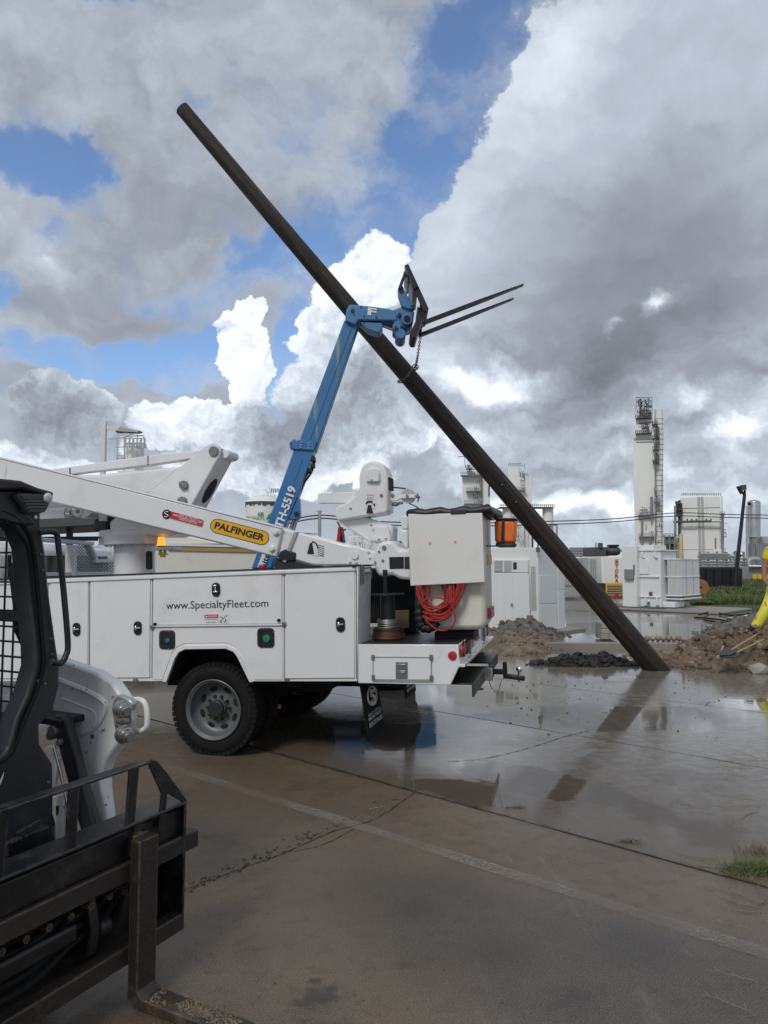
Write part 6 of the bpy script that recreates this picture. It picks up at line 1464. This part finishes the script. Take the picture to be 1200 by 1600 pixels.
# ================================================================== INDUSTRIAL PLANT ON THE SKYLINE
def railing(tt, x0, x1, y, w0=-.1, hpx=4, m='plant_grey', name='railing', posts=None):
    a, b = tt.h(x0, y, w0), tt.h(x1, y, w0); hh = (tt.h(x0, y-hpx, w0)-a).z; mb = MB(); n = posts or max(2, int((x1-x0)/3)); th = hh*.045+.02
    for k in range(n+1): p = a.lerp(b, k/n); mb.box(p-Vector((th, th, 0)), p+Vector((th, th, hh)))
    for f_ in (1, .5): mb.bar(a+Vector((0, 0, hh*f_)), b+Vector((0, 0, hh*f_)), th*1.6, th*1.6)
    return tt.part(name, mb, m, smooth=False)
def plat(tt, x0, x1, y, w0=-1.0, d=1.4, rl=True, m='plant_grey'):
    a, b = tt.h(x0, y, w0), tt.h(x1, y, w0); th = abs(tt.h(x0, y+1.3, w0).z-a.z); mb = MB(); mb.box((a.x, w0, a.z-th), (b.x, w0+d, a.z)); tt.part('platform', mb, m)
    if rl: railing(tt, x0, x1, y, w0, 4.2, m)
def qbox(tt, x0, y0, x1, y1, w, d, m, name, bev=.05):
    a, b = tt.h(x0, y1, w), tt.h(x1, y0, w); mb = MB(); mb.box((a.x, w, a.z), (b.x, w+d, b.z)); return tt.part(name, mb, m, bev)
def qcyl(tt, x, y0, y1, rpx, w, m, name, dome=0, n=24, x2=None):
    a, b = tt.h(x, y1, w), tt.h(x if x2 is None else x2, y0, w); r = rpx*(tt.h(x+1, y0, w)-tt.h(x, y0, w)).length; mb = MB()
    L_ = (b-a).length; prof = [(0, r), (L_-(r*dome), r)]
    if dome: prof += [(L_-r*dome+r*dome*math.sin(k*.26), r*math.cos(k*.26)) for k in range(1, 6)]+[(L_, .01)]
    mb.lathe(a, b-a, prof, n); return tt.part(name, mb, m)
def clutter(tt, x0, y0, x1, y1, w, n, m='plant_dark', seed=1, name='pipework', th=.6):
    rnd = random.Random(seed); mb = MB()
    for k in range(n):
        x, y = rnd.uniform(x0, x1), rnd.uniform(y0, y1)
        if rnd.random() < .55: p, q = tt.h(x, y, w+rnd.random()), tt.h(x, min(y1, y+rnd.uniform(3, 9)), w+rnd.random())
        else: p, q = tt.h(x, y, w), tt.h(min(x1, x+rnd.uniform(2, 8)), y, w)
        s_ = rnd.uniform(.4, 1.0)*th*(tt.h(1, 1, w)-tt.h(0, 1, w)).length
        if (q-p).length > .01: mb.cyl(p, q, s_*.6, n=6)
        if rnd.random() < .3: mb.box(p-Vector((s_, s_, s_)), p+Vector((s_, s_, s_)))
    return tt.part(name, mb, m, kind=None)
def ladder(tt, x, y0, y1, w, m='plant_grey', wp=1.6):
    mb = MB(); k = (tt.h(1, 1, w)-tt.h(0, 1, w)).length
    for dx_ in (-wp/2, wp/2): p, q = tt.h(x+dx_, y0, w), tt.h(x+dx_, y1, w); mb.bar(p, q, .1*k*2, .1*k*2)
    for j in range(int((y1-y0)/2.5)): p, q = tt.h(x-wp/2, y0+j*2.5, w), tt.h(x+wp/2, y0+j*2.5, w); mb.bar(p, q, .15*k, .15*k)
    tt.part('ladder', mb, m, smooth=False)
FY = lambda x: -math.atan((x-600)/1150)
# tall cold box tower
Yt = 120; t = T('distillation_tower', 'tallest white plant tower with pipe cage top, right of the pole', 'tower', (W(1010, 880, Yt).x, Yt, 0), FY(1008))
qbox(t, 993.6, 661, 1021.5, 896, 0, 3.2, 'plant_white', 'cold_box', .08)
qbox(t, 993.6, 641, 1020, 660.5, 0.3, 2.6, 'plant_white', 'upper_box', .08)
qcyl(t, 1029.5, 640, 896, 6.6, 1.2, 'plant_white', 'column', 0, 28)
mb = MB()
for y in range(655, 895, 8):
    q = t.h(1029.5, y, 1.2); r_0 = 6.75*Yt/1150; mb.tube([(q.x+r_0*math.cos(a), 1.2+r_0*math.sin(a), q.z) for a in [k*math.pi/8 for k in range(16)]], .035, 4, True)
t.part('band', mb, 'plant_grey')
for x0, x1, y in ((993, 1018, 652.5), (993, 1018, 677)): plat(t, x0, x1, y, -.9, 1.2, True, 'plant_dark')
for x0, x1, y in ((1019, 1028, 662), (1020, 1028, 684), (1020, 1028, 702), (1020, 1029, 722), (1022, 1031, 783), (1022, 1027, 766), (997, 1022, 804), (998, 1023, 838)): plat(t, x0, x1, y, -1.0, 1.4, True, 'plant_grey' if y > 760 else 'plant_dark')
mb = MB()
for x in (994, 999, 1006, 1013, 1019):
    for w in (-.2, 2.6): p, q = t.h(x, 641, w), t.h(x, 621, w); mb.bar(p, q, .12, .12)
for y in (621, 627, 634):
    for w in (-.2, 2.6): p, q = t.h(994, y, w), t.h(1019, y, w); mb.bar(p, q, .12, .12)
t.part('pipe_cage', mb, 'plant_grey', smooth=False)
clutter(t, 996, 624, 1018, 652, -.1, 75, 'plant_dark', 2, th=.9); clutter(t, 998, 662, 1014, 676, -.4, 22, 'plant_dark', 3, th=.8)
clutter(t, 1021, 665, 1030, 725, -.5, 60, 'plant_dark', 4, th=.7); clutter(t, 1000, 792, 1020, 803, -.6, 16, 'plant_grey', 5); clutter(t, 998, 806, 1022, 896, -.6, 26, 'plant_grey', 6); clutter(t, 1024, 766, 1034, 850, -.7, 22, 'plant_grey', 61)
for x, y0, y1, r, c in ((1018, 776, 812, 2.2, 'plant_grey'), (1003, 804, 880, 1.6, 'plant_grey'), (1016, 840, 880, 1.3, 'plant_grey'), (1024.5, 725, 880, .6, 'plant_dark')): qcyl(t, x, y0, y1, r, -.8, c, 'pipe', n=12)
ladder(t, 1023.5, 640, 800, -.9); ladder(t, 1034, 740, 880, -.9)
a, b, c = t.h(1031.5, 722, -.3), t.h(1031.5, 662, -.3), t.h(1026.8, 722, -.3); text('AIR PRODUCTS', a, b, c, 'ink_green', t, 'tower_lettering', lift=.3)
mb = MB(); p, q = t.h(990, 685.5, -.2), t.h(1022, 685, -.2); mb.bar(p, q, .12, .12); p, q = t.h(994, 690.5, -.1), t.h(1020, 690, -.1); mb.bar(p, q, .1, .08); t.part('seam', mb, 'plant_grey')
# square cold box building
t = T('process_building', 'broad white windowless plant building right of the tall tower', 'building', (W(1096, 880, 100).x, 100, 0), FY(1094))
qbox(t, 1065.5, 775, 1125.5, 896, 0, 7, 'plant_white', 'wall', .1); railing(t, 1065, 1126, 775, .1, 4, posts=18)
for x in (1092.5, 1098): qbox(t, x, 776, x+.9, 880, -.1, .12, 'fin_grey', 'seam', 0)
for y in (793, 826, 858): qbox(t, 1066, y, 1125, y+.5, -.07, .1, 'fin_grey', 'seam', 0)
mb = MB(); p, q = t.h(1052, 815.5, -.9), t.h(1112, 814.5, -.9); mb.cyl(p, q, .16, n=10)
for x in (1056, 1065, 1074, 1081, 1088, 1104, 1111): a = t.h(x, 815, -.9); mb.cyl(a, a+Vector((0, 0, .38)), .1, n=6)
t.part('header_pipe', mb, 'plant_dark'); mb = MB(); mb.cyl(t.h(1112, 814.5, -.9), t.h(1127, 814.5, -.9), .15, n=10); mb.cyl(t.h(1127, 814.5, -.9), t.h(1130, 880, -.9), .15, n=10); t.part('pipe', mb, 'galv')
qcyl(t, 1129, 802, 880, 2.2, -.5, 'plant_grey', 'pipe_riser'); plat(t, 1125, 1132.5, 804, -1.2, 1.0); plat(t, 1127, 1135, 838, -1.2, 1.0)
ladder(t, 1128, 775, 880, -1.3); clutter(t, 1126, 815, 1134, 870, -1, 14, 'plant_grey', 7)
qcyl(t, 1055, 790, 880, 2.1, -1.0, 'plant_grey', 'pipe_riser', .6); qcyl(t, 1061.5, 783, 880, 2.2, -.6, 'plant_dark', 'pipe_riser'); clutter(t, 1057, 782, 1066, 806, -.8, 26, 'plant_dark', 8, th=.9)
for y in (786, 796, 806): plat(t, 1058, 1065.5, y, -1.2, 1, False, 'plant_dark')
qcyl(t, 1118, 841, 880, 1.4, -2.0, 'plant_grey', 'stack'); qbox(t, 1115, 858, 1128, 890, -3, 2, 'plant_white', 'pump_house'); 
# cream pump structure
t = T('pipe_structure', 'rusty cream pipe structure squeezed between tower and broad building', 'plant structure', (W(1052, 880, 95).x, 95, 0), FY(1052))
qbox(t, 1039, 838, 1067, 892, 0, 3, 'plant_cream', 'panel_wall'); clutter(t, 1037, 836, 1067, 862, -.5, 46, 'plant_dark', 9, th=.7)
plat(t, 1037, 1054, 838, -1, 1); plat(t, 1038, 1056, 848, -1, 1)
for x in (1038, 1046, 1054): qbox(t, x, 836, x+1, 880, -1, .2, 'plant_grey', 'post', 0)
qcyl(t, 1064, 834, 880, 3.2, -1, 'plant_cream', 'vessel', .5)
# silver vessel
t = T('storage_vessel', 'tall silver domed vertical tank near the right edge beside the light mast', 'vertical tank', (W(1178, 880, 90).x, 90, 0))
qcyl(t, 1178, 781, 840, 9.3, 0, 'silver_tank', 'vessel', .45, 36); qcyl(t, 1180, 840, 895, 8.6, 0, 'plant_grey', 'skirt'); qcyl(t, 1167.5, 790, 880, 2.0, -.6, 'silver_tank', 'side_pipe', .8)
clutter(t, 1184, 838, 1194, 852, -1, 18, 'plant_grey', 10); mb = MB(); p = t.h(1171, 787, -.75); mb.ball(p, .22, 2); t.part('manway', mb, 'ink')
qbox(t, 1183, 849, 1206, 882, -1.0, 2, 'plant_grey', 'control_room'); qbox(t, 1190, 838, 1215, 849, 3, 3, 'fin_grey', 'cooler')
# pipe rack
t = T('pipe_rack', 'low rack of grey pipes running behind the black tank', 'pipe rack', (W(1140, 880, 70).x, 70, 0))
mb = MB()
for y, x0, x1 in ((866, 1093, 1136), (869.5, 1090, 1150), (873, 1092, 1170), (878, 1090, 1172), (882, 1090, 1175), (886, 1090, 1215)): mb.cyl(t.h(x0, y), t.h(x1, y), .11, n=6)
t.part('pipe', mb, 'galv')
for x in (1094, 1107, 1121, 1135, 1149, 1163): qbox(t, x, 862, x+1, 905, .2, .2, 'plant_grey', 'post', 0)
clutter(t, 1120, 856, 1172, 886, .6, 50, 'plant_grey', 11, th=.8); clutter(t, 1130, 860, 1165, 880, 1.5, 30, 'plant_dark', 12, th=1.6)
mb = MB()
for y in (868, 872): mb.tube(catmull([t.h(1170, 885, -.5), t.h(1170, 876, -.5), t.h(1176, 873, -.5), t.h(1186, 874, -.5)], 5), .22, 8); break
t.part('pipe_bend', mb, 'galv')
t = T('equipment_hut', 'low grey plant building with yellow boxes behind the grass at right edge', 'hut', (W(1185, 880, 66).x, 66, 0), FY(1185))
qbox(t, 1156, 886, 1230, 906, 0, 3, 'plant_grey', 'wall'); qbox(t, 1170, 883, 1225, 886, -.6, 4, 'plant_white', 'roof')
for x in (1176, 1184.5, 1193): qbox(t, x, 898, x+7.4, 905, -.7, .5, 'label_yellow', 'yellow_box', .02)
# towers left of the pole
t = T('process_tower', 'white stepped plant tower with platforms just above the bucket, left of the pole', 'tower', (W(744, 880, 130).x, 130, 0), FY(735))
qbox(t, 723, 741, 765.5, 896, 0, 5, 'plant_white', 'wall', .1); qbox(t, 729, 728, 760, 741, .5, 4, 'plant_white', 'wall', .1)
for x0, x1, y in ((719.5, 752, 742), (728, 751, 766.5), (725, 753, 786.5), (728, 738, 731)): plat(t, x0, x1, y, -1.3, 1.5)
clutter(t, 729, 722, 742, 742, -.8, 26, 'plant_dark', 13); clutter(t, 737, 744, 753, 786, -.8, 50, 'plant_grey', 14); qbox(t, 752.3, 742, 753.6, 880, -.3, .3, 'plant_grey', 'pipe', 0); qbox(t, 763, 758, 765, 775, -.2, .2, 'plant_dark', 'vent', 0)
mb = MB(); p, q = t.h(716, 713.5, 0), t.h(727, 713, 0); mb.bar(p, q, .12, .12); p, q = t.h(726, 713, 0), t.h(727, 731, 0); mb.bar(p, q, .12, .12); t.part('davit', mb, 'plant_grey')
ladder(t, 750.5, 742, 790, -1.3)
t = T('process_tower', 'pale plant tower with stepped shoulder rising behind the leaning pole', 'tower', (W(812, 880, 140).x, 140, 0), FY(805))
qbox(t, 796, 729, 814, 896, 0, 5, 'plant_white', 'wall', .1); qbox(t, 814.05, 744, 830, 896, 0, 5, 'plant_white', 'wall', .1)
railing(t, 795, 814, 729, -.1, 5); railing(t, 813, 825, 744, -.1, 4); plat(t, 808, 821, 765, -1.3, 1.4); clutter(t, 811, 725, 820, 765, -.6, 34, 'plant_grey', 15); ladder(t, 811.5, 725, 745, -.8)
t = T('silo_pair', 'two white silos joined by a railed walkway behind the pole', 'silo', (W(824, 880, 110).x, 110, 0))
for x, r in ((793, 8), (856, 8.5)): qcyl(t, x, 792, 896, r, 1, 'plant_white', 'silo', .1, 28)
plat(t, 781, 866, 792, -.4, 2.6, True, 'plant_dark'); qbox(t, 806, 805, 819, 880, .3, 2, 'plant_white', 'lift_shaft'); clutter(t, 806, 818, 819, 852, -.2, 50, 'plant_grey', 16); qcyl(t, 822, 806, 880, 5, 1.5, 'plant_white', 'silo')
qcyl(t, 870, 819, 858, 1.5, 0, 'galv', 'pipe'); mb = MB(); mb.cyl(t.h(870, 820), t.h(858, 820), .15, n=8); t.part('pipe', mb, 'galv'); qcyl(t, 832, 836, 870, 1.6, 0, 'plant_dark', 'pipe')
# low pipe runs on skyline
t = T('pipe_rack', 'long low pipe rack on the skyline between pole and black units', 'pipe rack', (W(910, 880, 75).x, 75, 0))
mb = MB()
for y, x0, x1 in ((857, 890, 930), (860, 888, 975), (864, 893, 930), (868, 890, 950)): mb.cyl(t.h(x0, y), t.h(x1, y), .13, n=6)
t.part('pipe', mb, 'galv')
for x in (895, 908, 921, 934): qbox(t, x, 855, x+1, 905, .1, .2, 'plant_grey', 'post', 0)
clutter(t, 893, 854, 945, 872, .5, 34, 'plant_grey', 17); qcyl(t, 931, 848, 858, 1.2, 1, 'galv', 'stack')
t = T('pipe_rack', 'tangle of pale pipework seen in the gap between the two white jib arms', 'pipework', (W(560, 880, 60).x, 60, 0))
clutter(t, 534, 824, 602, 868, 0, 120, 'plant_grey', 18, th=.7); qbox(t, 545, 838, 566, 890, 1.5, 2, 'plant_white', 'vessel'); qbox(t, 572, 848, 600, 890, 1.5, 2, 'plant_white', 'vessel')
# storage sphere/tank with lettering
t = T('storage_tank', 'white round tank with green AIR PRODUCTS lettering behind the blue boom', 'storage tank', (W(412, 880, 60).x, 60, 0))
qcyl(t, 412, 786, 896, 28, 1.5, 'plant_white', 'tank_wall', 0, 40)
a = t.h(412, 786, 1.5); r_0 = 28*61.5/1150; mb = MB(); mb.lathe(a, (0, 0, 1), [(0, r_0*1.01), (.05, r_0*1.01), (.35, r_0*.8), (.6, r_0*.45), (.7, .05)], 40); t.part('tank_roof', mb, 'plant_white')
rnd = random.Random(2); mb = MB()
for k in range(60):
    a_ = math.pi+math.pi*k/60; L_ = rnd.uniform(.1, .42); p = a+Vector((r_0*1.012*math.cos(a_), r_0*1.012*math.sin(a_), .04)); mb.bar(p, p-Vector((0, 0, L_)), .07+.06*rnd.random(), .015, (math.cos(a_), math.sin(a_), 0))
t.part('rust_streak', mb, 'plant_dark', smooth=False)
w0 = 1.5-r_0-.06
text('AIR', *t.hs([(402, 806), (412.5, 806), (402, 800)], w0), 'ink_green', t, bold=.02, lift=.02)
text('PRODUCTS', *t.hs([(385.5, 812), (412.5, 812), (385.5, 806.8)], w0), 'ink_green', t, bold=.02, lift=.02)
mb = MB(); mb.prism(t.hs([(415, 812), (420, 804), (425, 800), (422, 807), (425, 808), (419, 812)], w0), (0, -.02, 0)); t.part('leaf_emblem', mb, 'ink_green', 0)
clutter(t, 409, 762, 440, 778, 1.0, 26, 'plant_grey', 19, th=.6); clutter(t, 384, 768, 396, 776, 1.0, 6, 'plant_grey', 20, th=.5); railing(t, 424, 438, 770, 1.0, 6)
# tank tower far left
t = T('railed_silo', 'weathered round silo top with railings and scaffold above the white boom at left', 'silo', (W(212, 880, 70).x, 70, 0))
qcyl(t, 210, 700, 896, 14.5, 1.2, 'plant_white', 'silo_wall', 0, 30); railing(t, 195, 228, 700, -.2, 6, 'galv', posts=9); railing(t, 196, 226, 700, 1.6, 15, 'galv', posts=5)
mb = MB()
for a_, b_ in (((183, 685), (183, 735)), ((194, 683), (194, 735)), ((169, 686), (196, 684)), ((183, 699), (196, 698)), ((184, 712), (194, 712)), ((196, 682), (225, 681)), ((225, 681), (225, 700)), ((183, 716), (196, 716)), ((197, 682), (205, 679)), ((205, 679), (224, 681)), ((203, 683), (203, 700)), ((215, 680), (215, 700))): p, q = t.h(*a_, 0), t.h(*b_, 0); mb.bar(p, q, .07, .07)
t.part('scaffold', mb, 'galv', smooth=False); clutter(t, 200, 685, 222, 700, .2, 34, 'plant_grey', 21, th=.5)
qbox(t, 205, 704, 214, 730, -.25, .2, 'fin_grey', 'hatch'); qbox(t, 183, 735, 240, 760, 0, 2, 'plant_white', 'lower_deck')
# street lamp far left
t = T('street_lamp', 'white square lamp post with a flat arm light above the boom at left', 'street lamp', (W(162, 880, 28).x, 28, 0))
a = t.h(161.5, 657); mb = MB(); mb.box((a.x-.09, 0, 0), (a.x+.09, .18, a.z)); t.part('post', mb, 'label_white', .01)
mb = MB(); p, q = t.h(166, 668, .09), t.h(186, 671, .09); mb.bar(p, q, .08, .12); t.part('arm', mb, 'label_white')
mb = MB(); mb.prism(t.hs([(183, 671), (188, 666), (219, 673), (214, 675.5), (184, 674)], -.1), (0, .38, 0)); t.part('lamp_head', mb, 'galv', .01)
mb = MB(); mb.prism(t.hs([(199, 675), (213, 674.5), (210, 676.5), (201, 676.5)], 0), (0, .2, 0)); mb.prism(t.hs([(180, 673), (192, 673.5), (190, 676), (182, 676)], 0), (0, .2, 0)); t.part('lens', mb, 'glass_dark', .005)
# utility post and wires
t = T('utility_post', 'plain grey steel utility post carrying wires, left of the white winch head', 'utility post', (W(499.5, 880, 60).x, 60, 0))
a = t.h(499.5, 797.5); mb = MB(); mb.cyl((a.x, 0, 0), a, .15, .13, n=12); t.part('post', mb, 'galv')
mb = MB(); p, q = t.h(493, 798.5), t.h(505, 798.5); mb.bar(p, q, .05, .06); t.part('cross_arm', mb, 'plant_grey')
for n_, off, lb in ((0, 0, 'upper'), (1, 4.8, 'lower')):
    pts = [(250, 862+off, 40), (430, 818+off, 58), (499.5, 805+off, 60), (560, 812+off, 62), (620, 816+off, 66), (740, 817+off, 72), (860, 814.5+off, 80), (960, 810.5+off, 84), (1055, 801.5+off, 88), (1130, 803.5+off, 88), (1260, 806+off, 88)]
    mb = MB(); mb.tube(catmull([W(*p) for p in pts], 6), .055, 5); thing1('power_line', lb+' of two long dark power lines crossing the skyline', 'power line', mb, 'ink')

# ================================================================== GRASS AND WEEDS
def blades(name, n, gen, m, par=None, kind='stuff'):
    mb = MB()
    for i in range(n):
        p, h_, w_, lean = gen(i); a = random.uniform(0, 6.28); d = Vector((math.cos(a), math.sin(a), 0))*w_; l = Vector((math.cos(a*3), math.sin(a*3), 0))*lean
        v = [mb.bm.verts.new(x) for x in (p-d, p+d, p+d*.7+l*.4+Vector((0, 0, h_*.6)), p-d*.7+l*.4+Vector((0, 0, h_*.6)), p+l+Vector((0, 0, h_)))]
        mb.bm.faces.new(v[:4]); mb.bm.faces.new((v[3], v[2], v[4]))
    return put(name, mb, m, par, smooth=False, kind=kind)
gx0 = W(1058, 880, 30).x
mb = MB(); mb.prism([(W(1084, 880, 30).x, 30, 0), (W(1084, 880, 30).x+40, 30, 0), (gx0+60, 75, 0), (W(1080, 880, 75).x, 75, 0)], (0, 0, -.025)); gb_ = put('verge', mb, 'grass', smooth=False, kind='structure')
random.seed(9)
def gen(i):
    y = 30.2+45*random.random()**1.6; x = W(1080+random.uniform(-4, 9)-(14 if y > 34 else 0), 880, y).x+random.random()**1.2*y*.16; k = mn.noise(Vector((x*.5, y*.35, 0)))
    return Vector((x, y, 0)), max(.08, .22+.42*k+random.uniform(-.08, .12)), .012+.0005*y, random.uniform(.05, .22)
g1 = blades('grass', 42000, gen, 'grass'); setp(g1, 'green knee high grass field beside the black tank', 'grass')
def gen2(i):
    p, h_, w_, l = gen(i); return p, h_*1.15, w_*.7, l*1.5
g2 = blades('dry_grass', 6000, gen2, 'grass_dry'); setp(g2, 'scattered dry straw stalks standing among the green grass field', 'grass')
def tuft(px, py, n, rad, hh, m, label, dry=.5):
    c = G(px, py); tt = T('weed_tuft', label, 'weeds', c)
    for nm, mm, cnt in (('green_blades', 'grass', int(n*(1-dry))), ('dry_blades', 'grass_dry', int(n*dry))):
        def g(i):
            a = random.uniform(0, 6.28); r = rad*random.random(); return Vector((r*math.cos(a)*1.6, r*math.sin(a)*.7, 0)), hh*random.uniform(.4, 1.1), .0022, random.uniform(.02, .10)
        if cnt: blades(nm, cnt, g, mm, tt.e, kind='stuff')
    return tt
tuft(1178, 1362, 700, .12, .07, None, 'green weed tuft growing in the slab joint at the right frame edge', .35)
tuft(985, 1315, 90, .05, .025, None, 'small flat weed in the slab joint, left of the green tuft', .7)
tuft(1188, 1335, 150, .10, .09, None, 'dry straw tuft just above the green weed at right edge', .95)
def stems(label, pts, n, L0, seed):
    rnd = random.Random(seed); mb = MB(); c = G(*pts[0])
    for k in range(n):
        px, py = pts[k % len(pts)]; p = G(px+rnd.uniform(-20, 20), py+rnd.uniform(-8, 8))-c+Vector((0, 0, .006)); a = rnd.gauss(math.pi*.9, .7); P_ = [p]; 
        for j in range(6):
            a += rnd.gauss(0, .25); P_.append(P_[-1]+Vector((math.cos(a), math.sin(a), rnd.uniform(-.1, .22)))*L0/6)
        for q in P_: q.z = max(q.z, .004)
        mb.tube(P_, [.0019*(1-j*.11) for j in range(7)], 4)
        for j in range(1, 6):
            b_ = a+rnd.choice([-1, 1])*rnd.uniform(.4, 1); mb.tube([P_[j], P_[j]+Vector((math.cos(b_), math.sin(b_), .25))*L0*.14], .0013, 3)
    return thing1('dry_stems', label, 'weeds', mb, 'grass_dry', c, kind='stuff')
stems('sparse straw runners creeping left from the frame edge above the green tuft', [(1190, 1195), (1180, 1215), (1195, 1190)], 7, .35, 1)
stems('thin straw runner lying on the slab midway up the right edge', [(1170, 1255), (1190, 1262), (1185, 1305)], 5, .38, 2)
stems('pale straw stems spreading from the green tuft', [(1150, 1365), (1120, 1350), (1180, 1400), (1190, 1420)], 12, .20, 3)
stems('bare straw stems at the lower right corner', [(1195, 1500), (1180, 1540), (1190, 1590), (1170, 1450)], 4, .2, 4)

# ================================================================== WORKER (mostly outside the right edge)
Yp = 13.0
def WP(x, y, dy=0): return W(x+4, y, Yp+dy)
foot = WP(1216, 986); pe = T('person', 'worker in yellow shirt and yellow rubber trousers standing at the right frame edge', 'person', (foot.x, Yp, foot.z))
LI = pe.I
def skin(name, verts, edges, m, parent=None, sub=2, root=0):
    me = bpy.data.meshes.new(name); me.from_pydata([LI @ Vector(v[0]) for v in verts], edges, []); me.materials.append(MT[m])
    ob = bpy.data.objects.new(name, me); COL.objects.link(ob); ob.parent = parent or pe.e
    s = ob.modifiers.new('skin', 'SKIN'); s.use_smooth_shade = True
    for i, v in enumerate(verts):
        r = v[1]; ob.data.skin_vertices[0].data[i].radius = r if isinstance(r, tuple) else (r, r)
    ob.data.skin_vertices[0].data[root].use_root = True
    ob.modifiers.new('sub', 'SUBSURF').levels = sub; ob.modifiers['sub'].render_levels = sub
    return ob
V = [(WP(1213, 917), .15), (WP(1213, 895), .13), (WP(1214, 868), .16), (WP(1215, 851), .10), (WP(1216, 841), .055), (WP(1217, 832), .075), (WP(1217, 822), .095), (WP(1217, 813), .07),
     (WP(1198, 861), .075), (WP(1190.5, 884), .050), (WP(1190, 905, -.05), .040), (WP(1200, 918, -.25), .030), (WP(1204, 922, -.28), .035),
     (WP(1232, 861), .075), (WP(1241, 886), .05), (WP(1240, 908, -.05), .04), (WP(1231, 922, -.2), .03), (WP(1228, 927, -.22), .035),
     (WP(1206, 926), .095), (WP(1193, 953, -.1), .065), (WP(1179, 977, -.05), .05), (WP(1174, 981, -.18), .045),
     (WP(1220, 926), .095), (WP(1227, 955, -.1), .065), (WP(1228, 982, -.02), .05), (WP(1226, 985, -.18), .045)]
E = [(0, 1), (1, 2), (2, 3), (3, 4), (4, 5), (5, 6), (6, 7), (3, 8), (8, 9), (9, 10), (10, 11), (11, 12), (3, 13), (13, 14), (14, 15), (15, 16), (16, 17), (0, 18), (18, 19), (19, 20), (20, 21), (0, 22), (22, 23), (23, 24), (24, 25)]
skin('body', V, E, 'skin')
S1 = [(WP(1213, 910), .18), (WP(1213, 895), .165), (WP(1214, 870), .185), (WP(1215, 853), .13), (WP(1198, 861), .095), (WP(1191, 877), .072), (WP(1233, 861), .115), (WP(1240, 878), .088), (WP(1215.5, 847), .07)]
skin('shirt', S1, [(0, 1), (1, 2), (2, 3), (3, 4), (4, 5), (3, 6), (6, 7), (3, 8)], 'hiviz')
S2 = [(WP(1213, 918), .185), (WP(1205, 928), .13), (WP(1192.5, 953, -.1), .098), (WP(1178, 977, -.06), .088), (WP(1175, 983, -.08), .085), (WP(1221, 928), .13), (WP(1228, 955, -.1), .098), (WP(1229, 984, -.04), .088), (WP(1213, 911), .18)]
skin('trousers', S2, [(0, 1), (1, 2), (2, 3), (3, 4), (0, 5), (5, 6), (6, 7), (0, 8)], 'yellow_rubber')
mb = MB(); c = LI @ WP(1217, 818); mb.ball(c+Vector((0, .01, .03)), .115, 3, (.95, 1.1, .9)); mb.lathe(c+Vector((0, -.02, .03)), (0, 0, 1), [(0, .15), (.008, .15), (.01, .11)], 24); pe.part('hard_hat', mb, 'label_white')
mb = MB(); c2 = LI @ WP(1217, 825); mb.ball(c2+Vector((0, -.105, 0)), .018, 2, (.7, 1, 1.3)); mb.ball(c2+Vector((-.09, 0, 0)), .022, 2, (.5, .8, 1.4)); mb.ball(c2+Vector((.09, 0, 0)), .022, 2, (.5, .8, 1.4)); pe.part('nose_and_ears', mb, 'skin')
mb = MB(); mb.ball(c2+Vector((-.035, -.088, .025)), .012, 1); mb.ball(c2+Vector((.035, -.088, .025)), .012, 1); mb.box(c2+Vector((-.025, -.09, -.05)), c2+Vector((.025, -.08, -.043))); pe.part('eyes_and_mouth', mb, 'ink')
for hx, hy, dy, sg in ((1204, 922, -.28, 1), (1228, 927, -.22, -1)):
    mb = MB(); c = LI @ WP(hx, hy, dy)
    for k in range(4): b_ = c+Vector((sg*.02, -.03, .03-.02*k)); mb.tube([b_, b_+Vector((sg*.045, -.015, -.005)), b_+Vector((sg*.07, .01, -.012))], [.010, .009, .007], 6)
    mb.tube([c+Vector((0, -.02, .04)), c+Vector((sg*.02, -.04, .065)), c+Vector((sg*.04, -.03, .08))], [.012, .010, .008], 6); pe.part('fingers', mb, 'skin')
for a, b in (((1175, 981, -.05), (1171, 986, -.2)), ((1229, 983, -.03), (1227, 989, -.2))):
    mb = MB(); p = LI @ WP(*a); q = LI @ WP(*b); mb.hexa([Vector((p.x-.06, p.y+.08, q.z)), Vector((p.x+.06, p.y+.08, q.z)), Vector((q.x+.06, q.y-.05, q.z)), Vector((q.x-.06, q.y-.05, q.z)), Vector((p.x-.055, p.y+.06, p.z+.05)), Vector((p.x+.055, p.y+.06, p.z+.05)), Vector((q.x+.05, q.y-.03, q.z+.05)), Vector((q.x-.05, q.y-.03, q.z+.05))]); pe.part('boot', mb, 'rubber', .03)
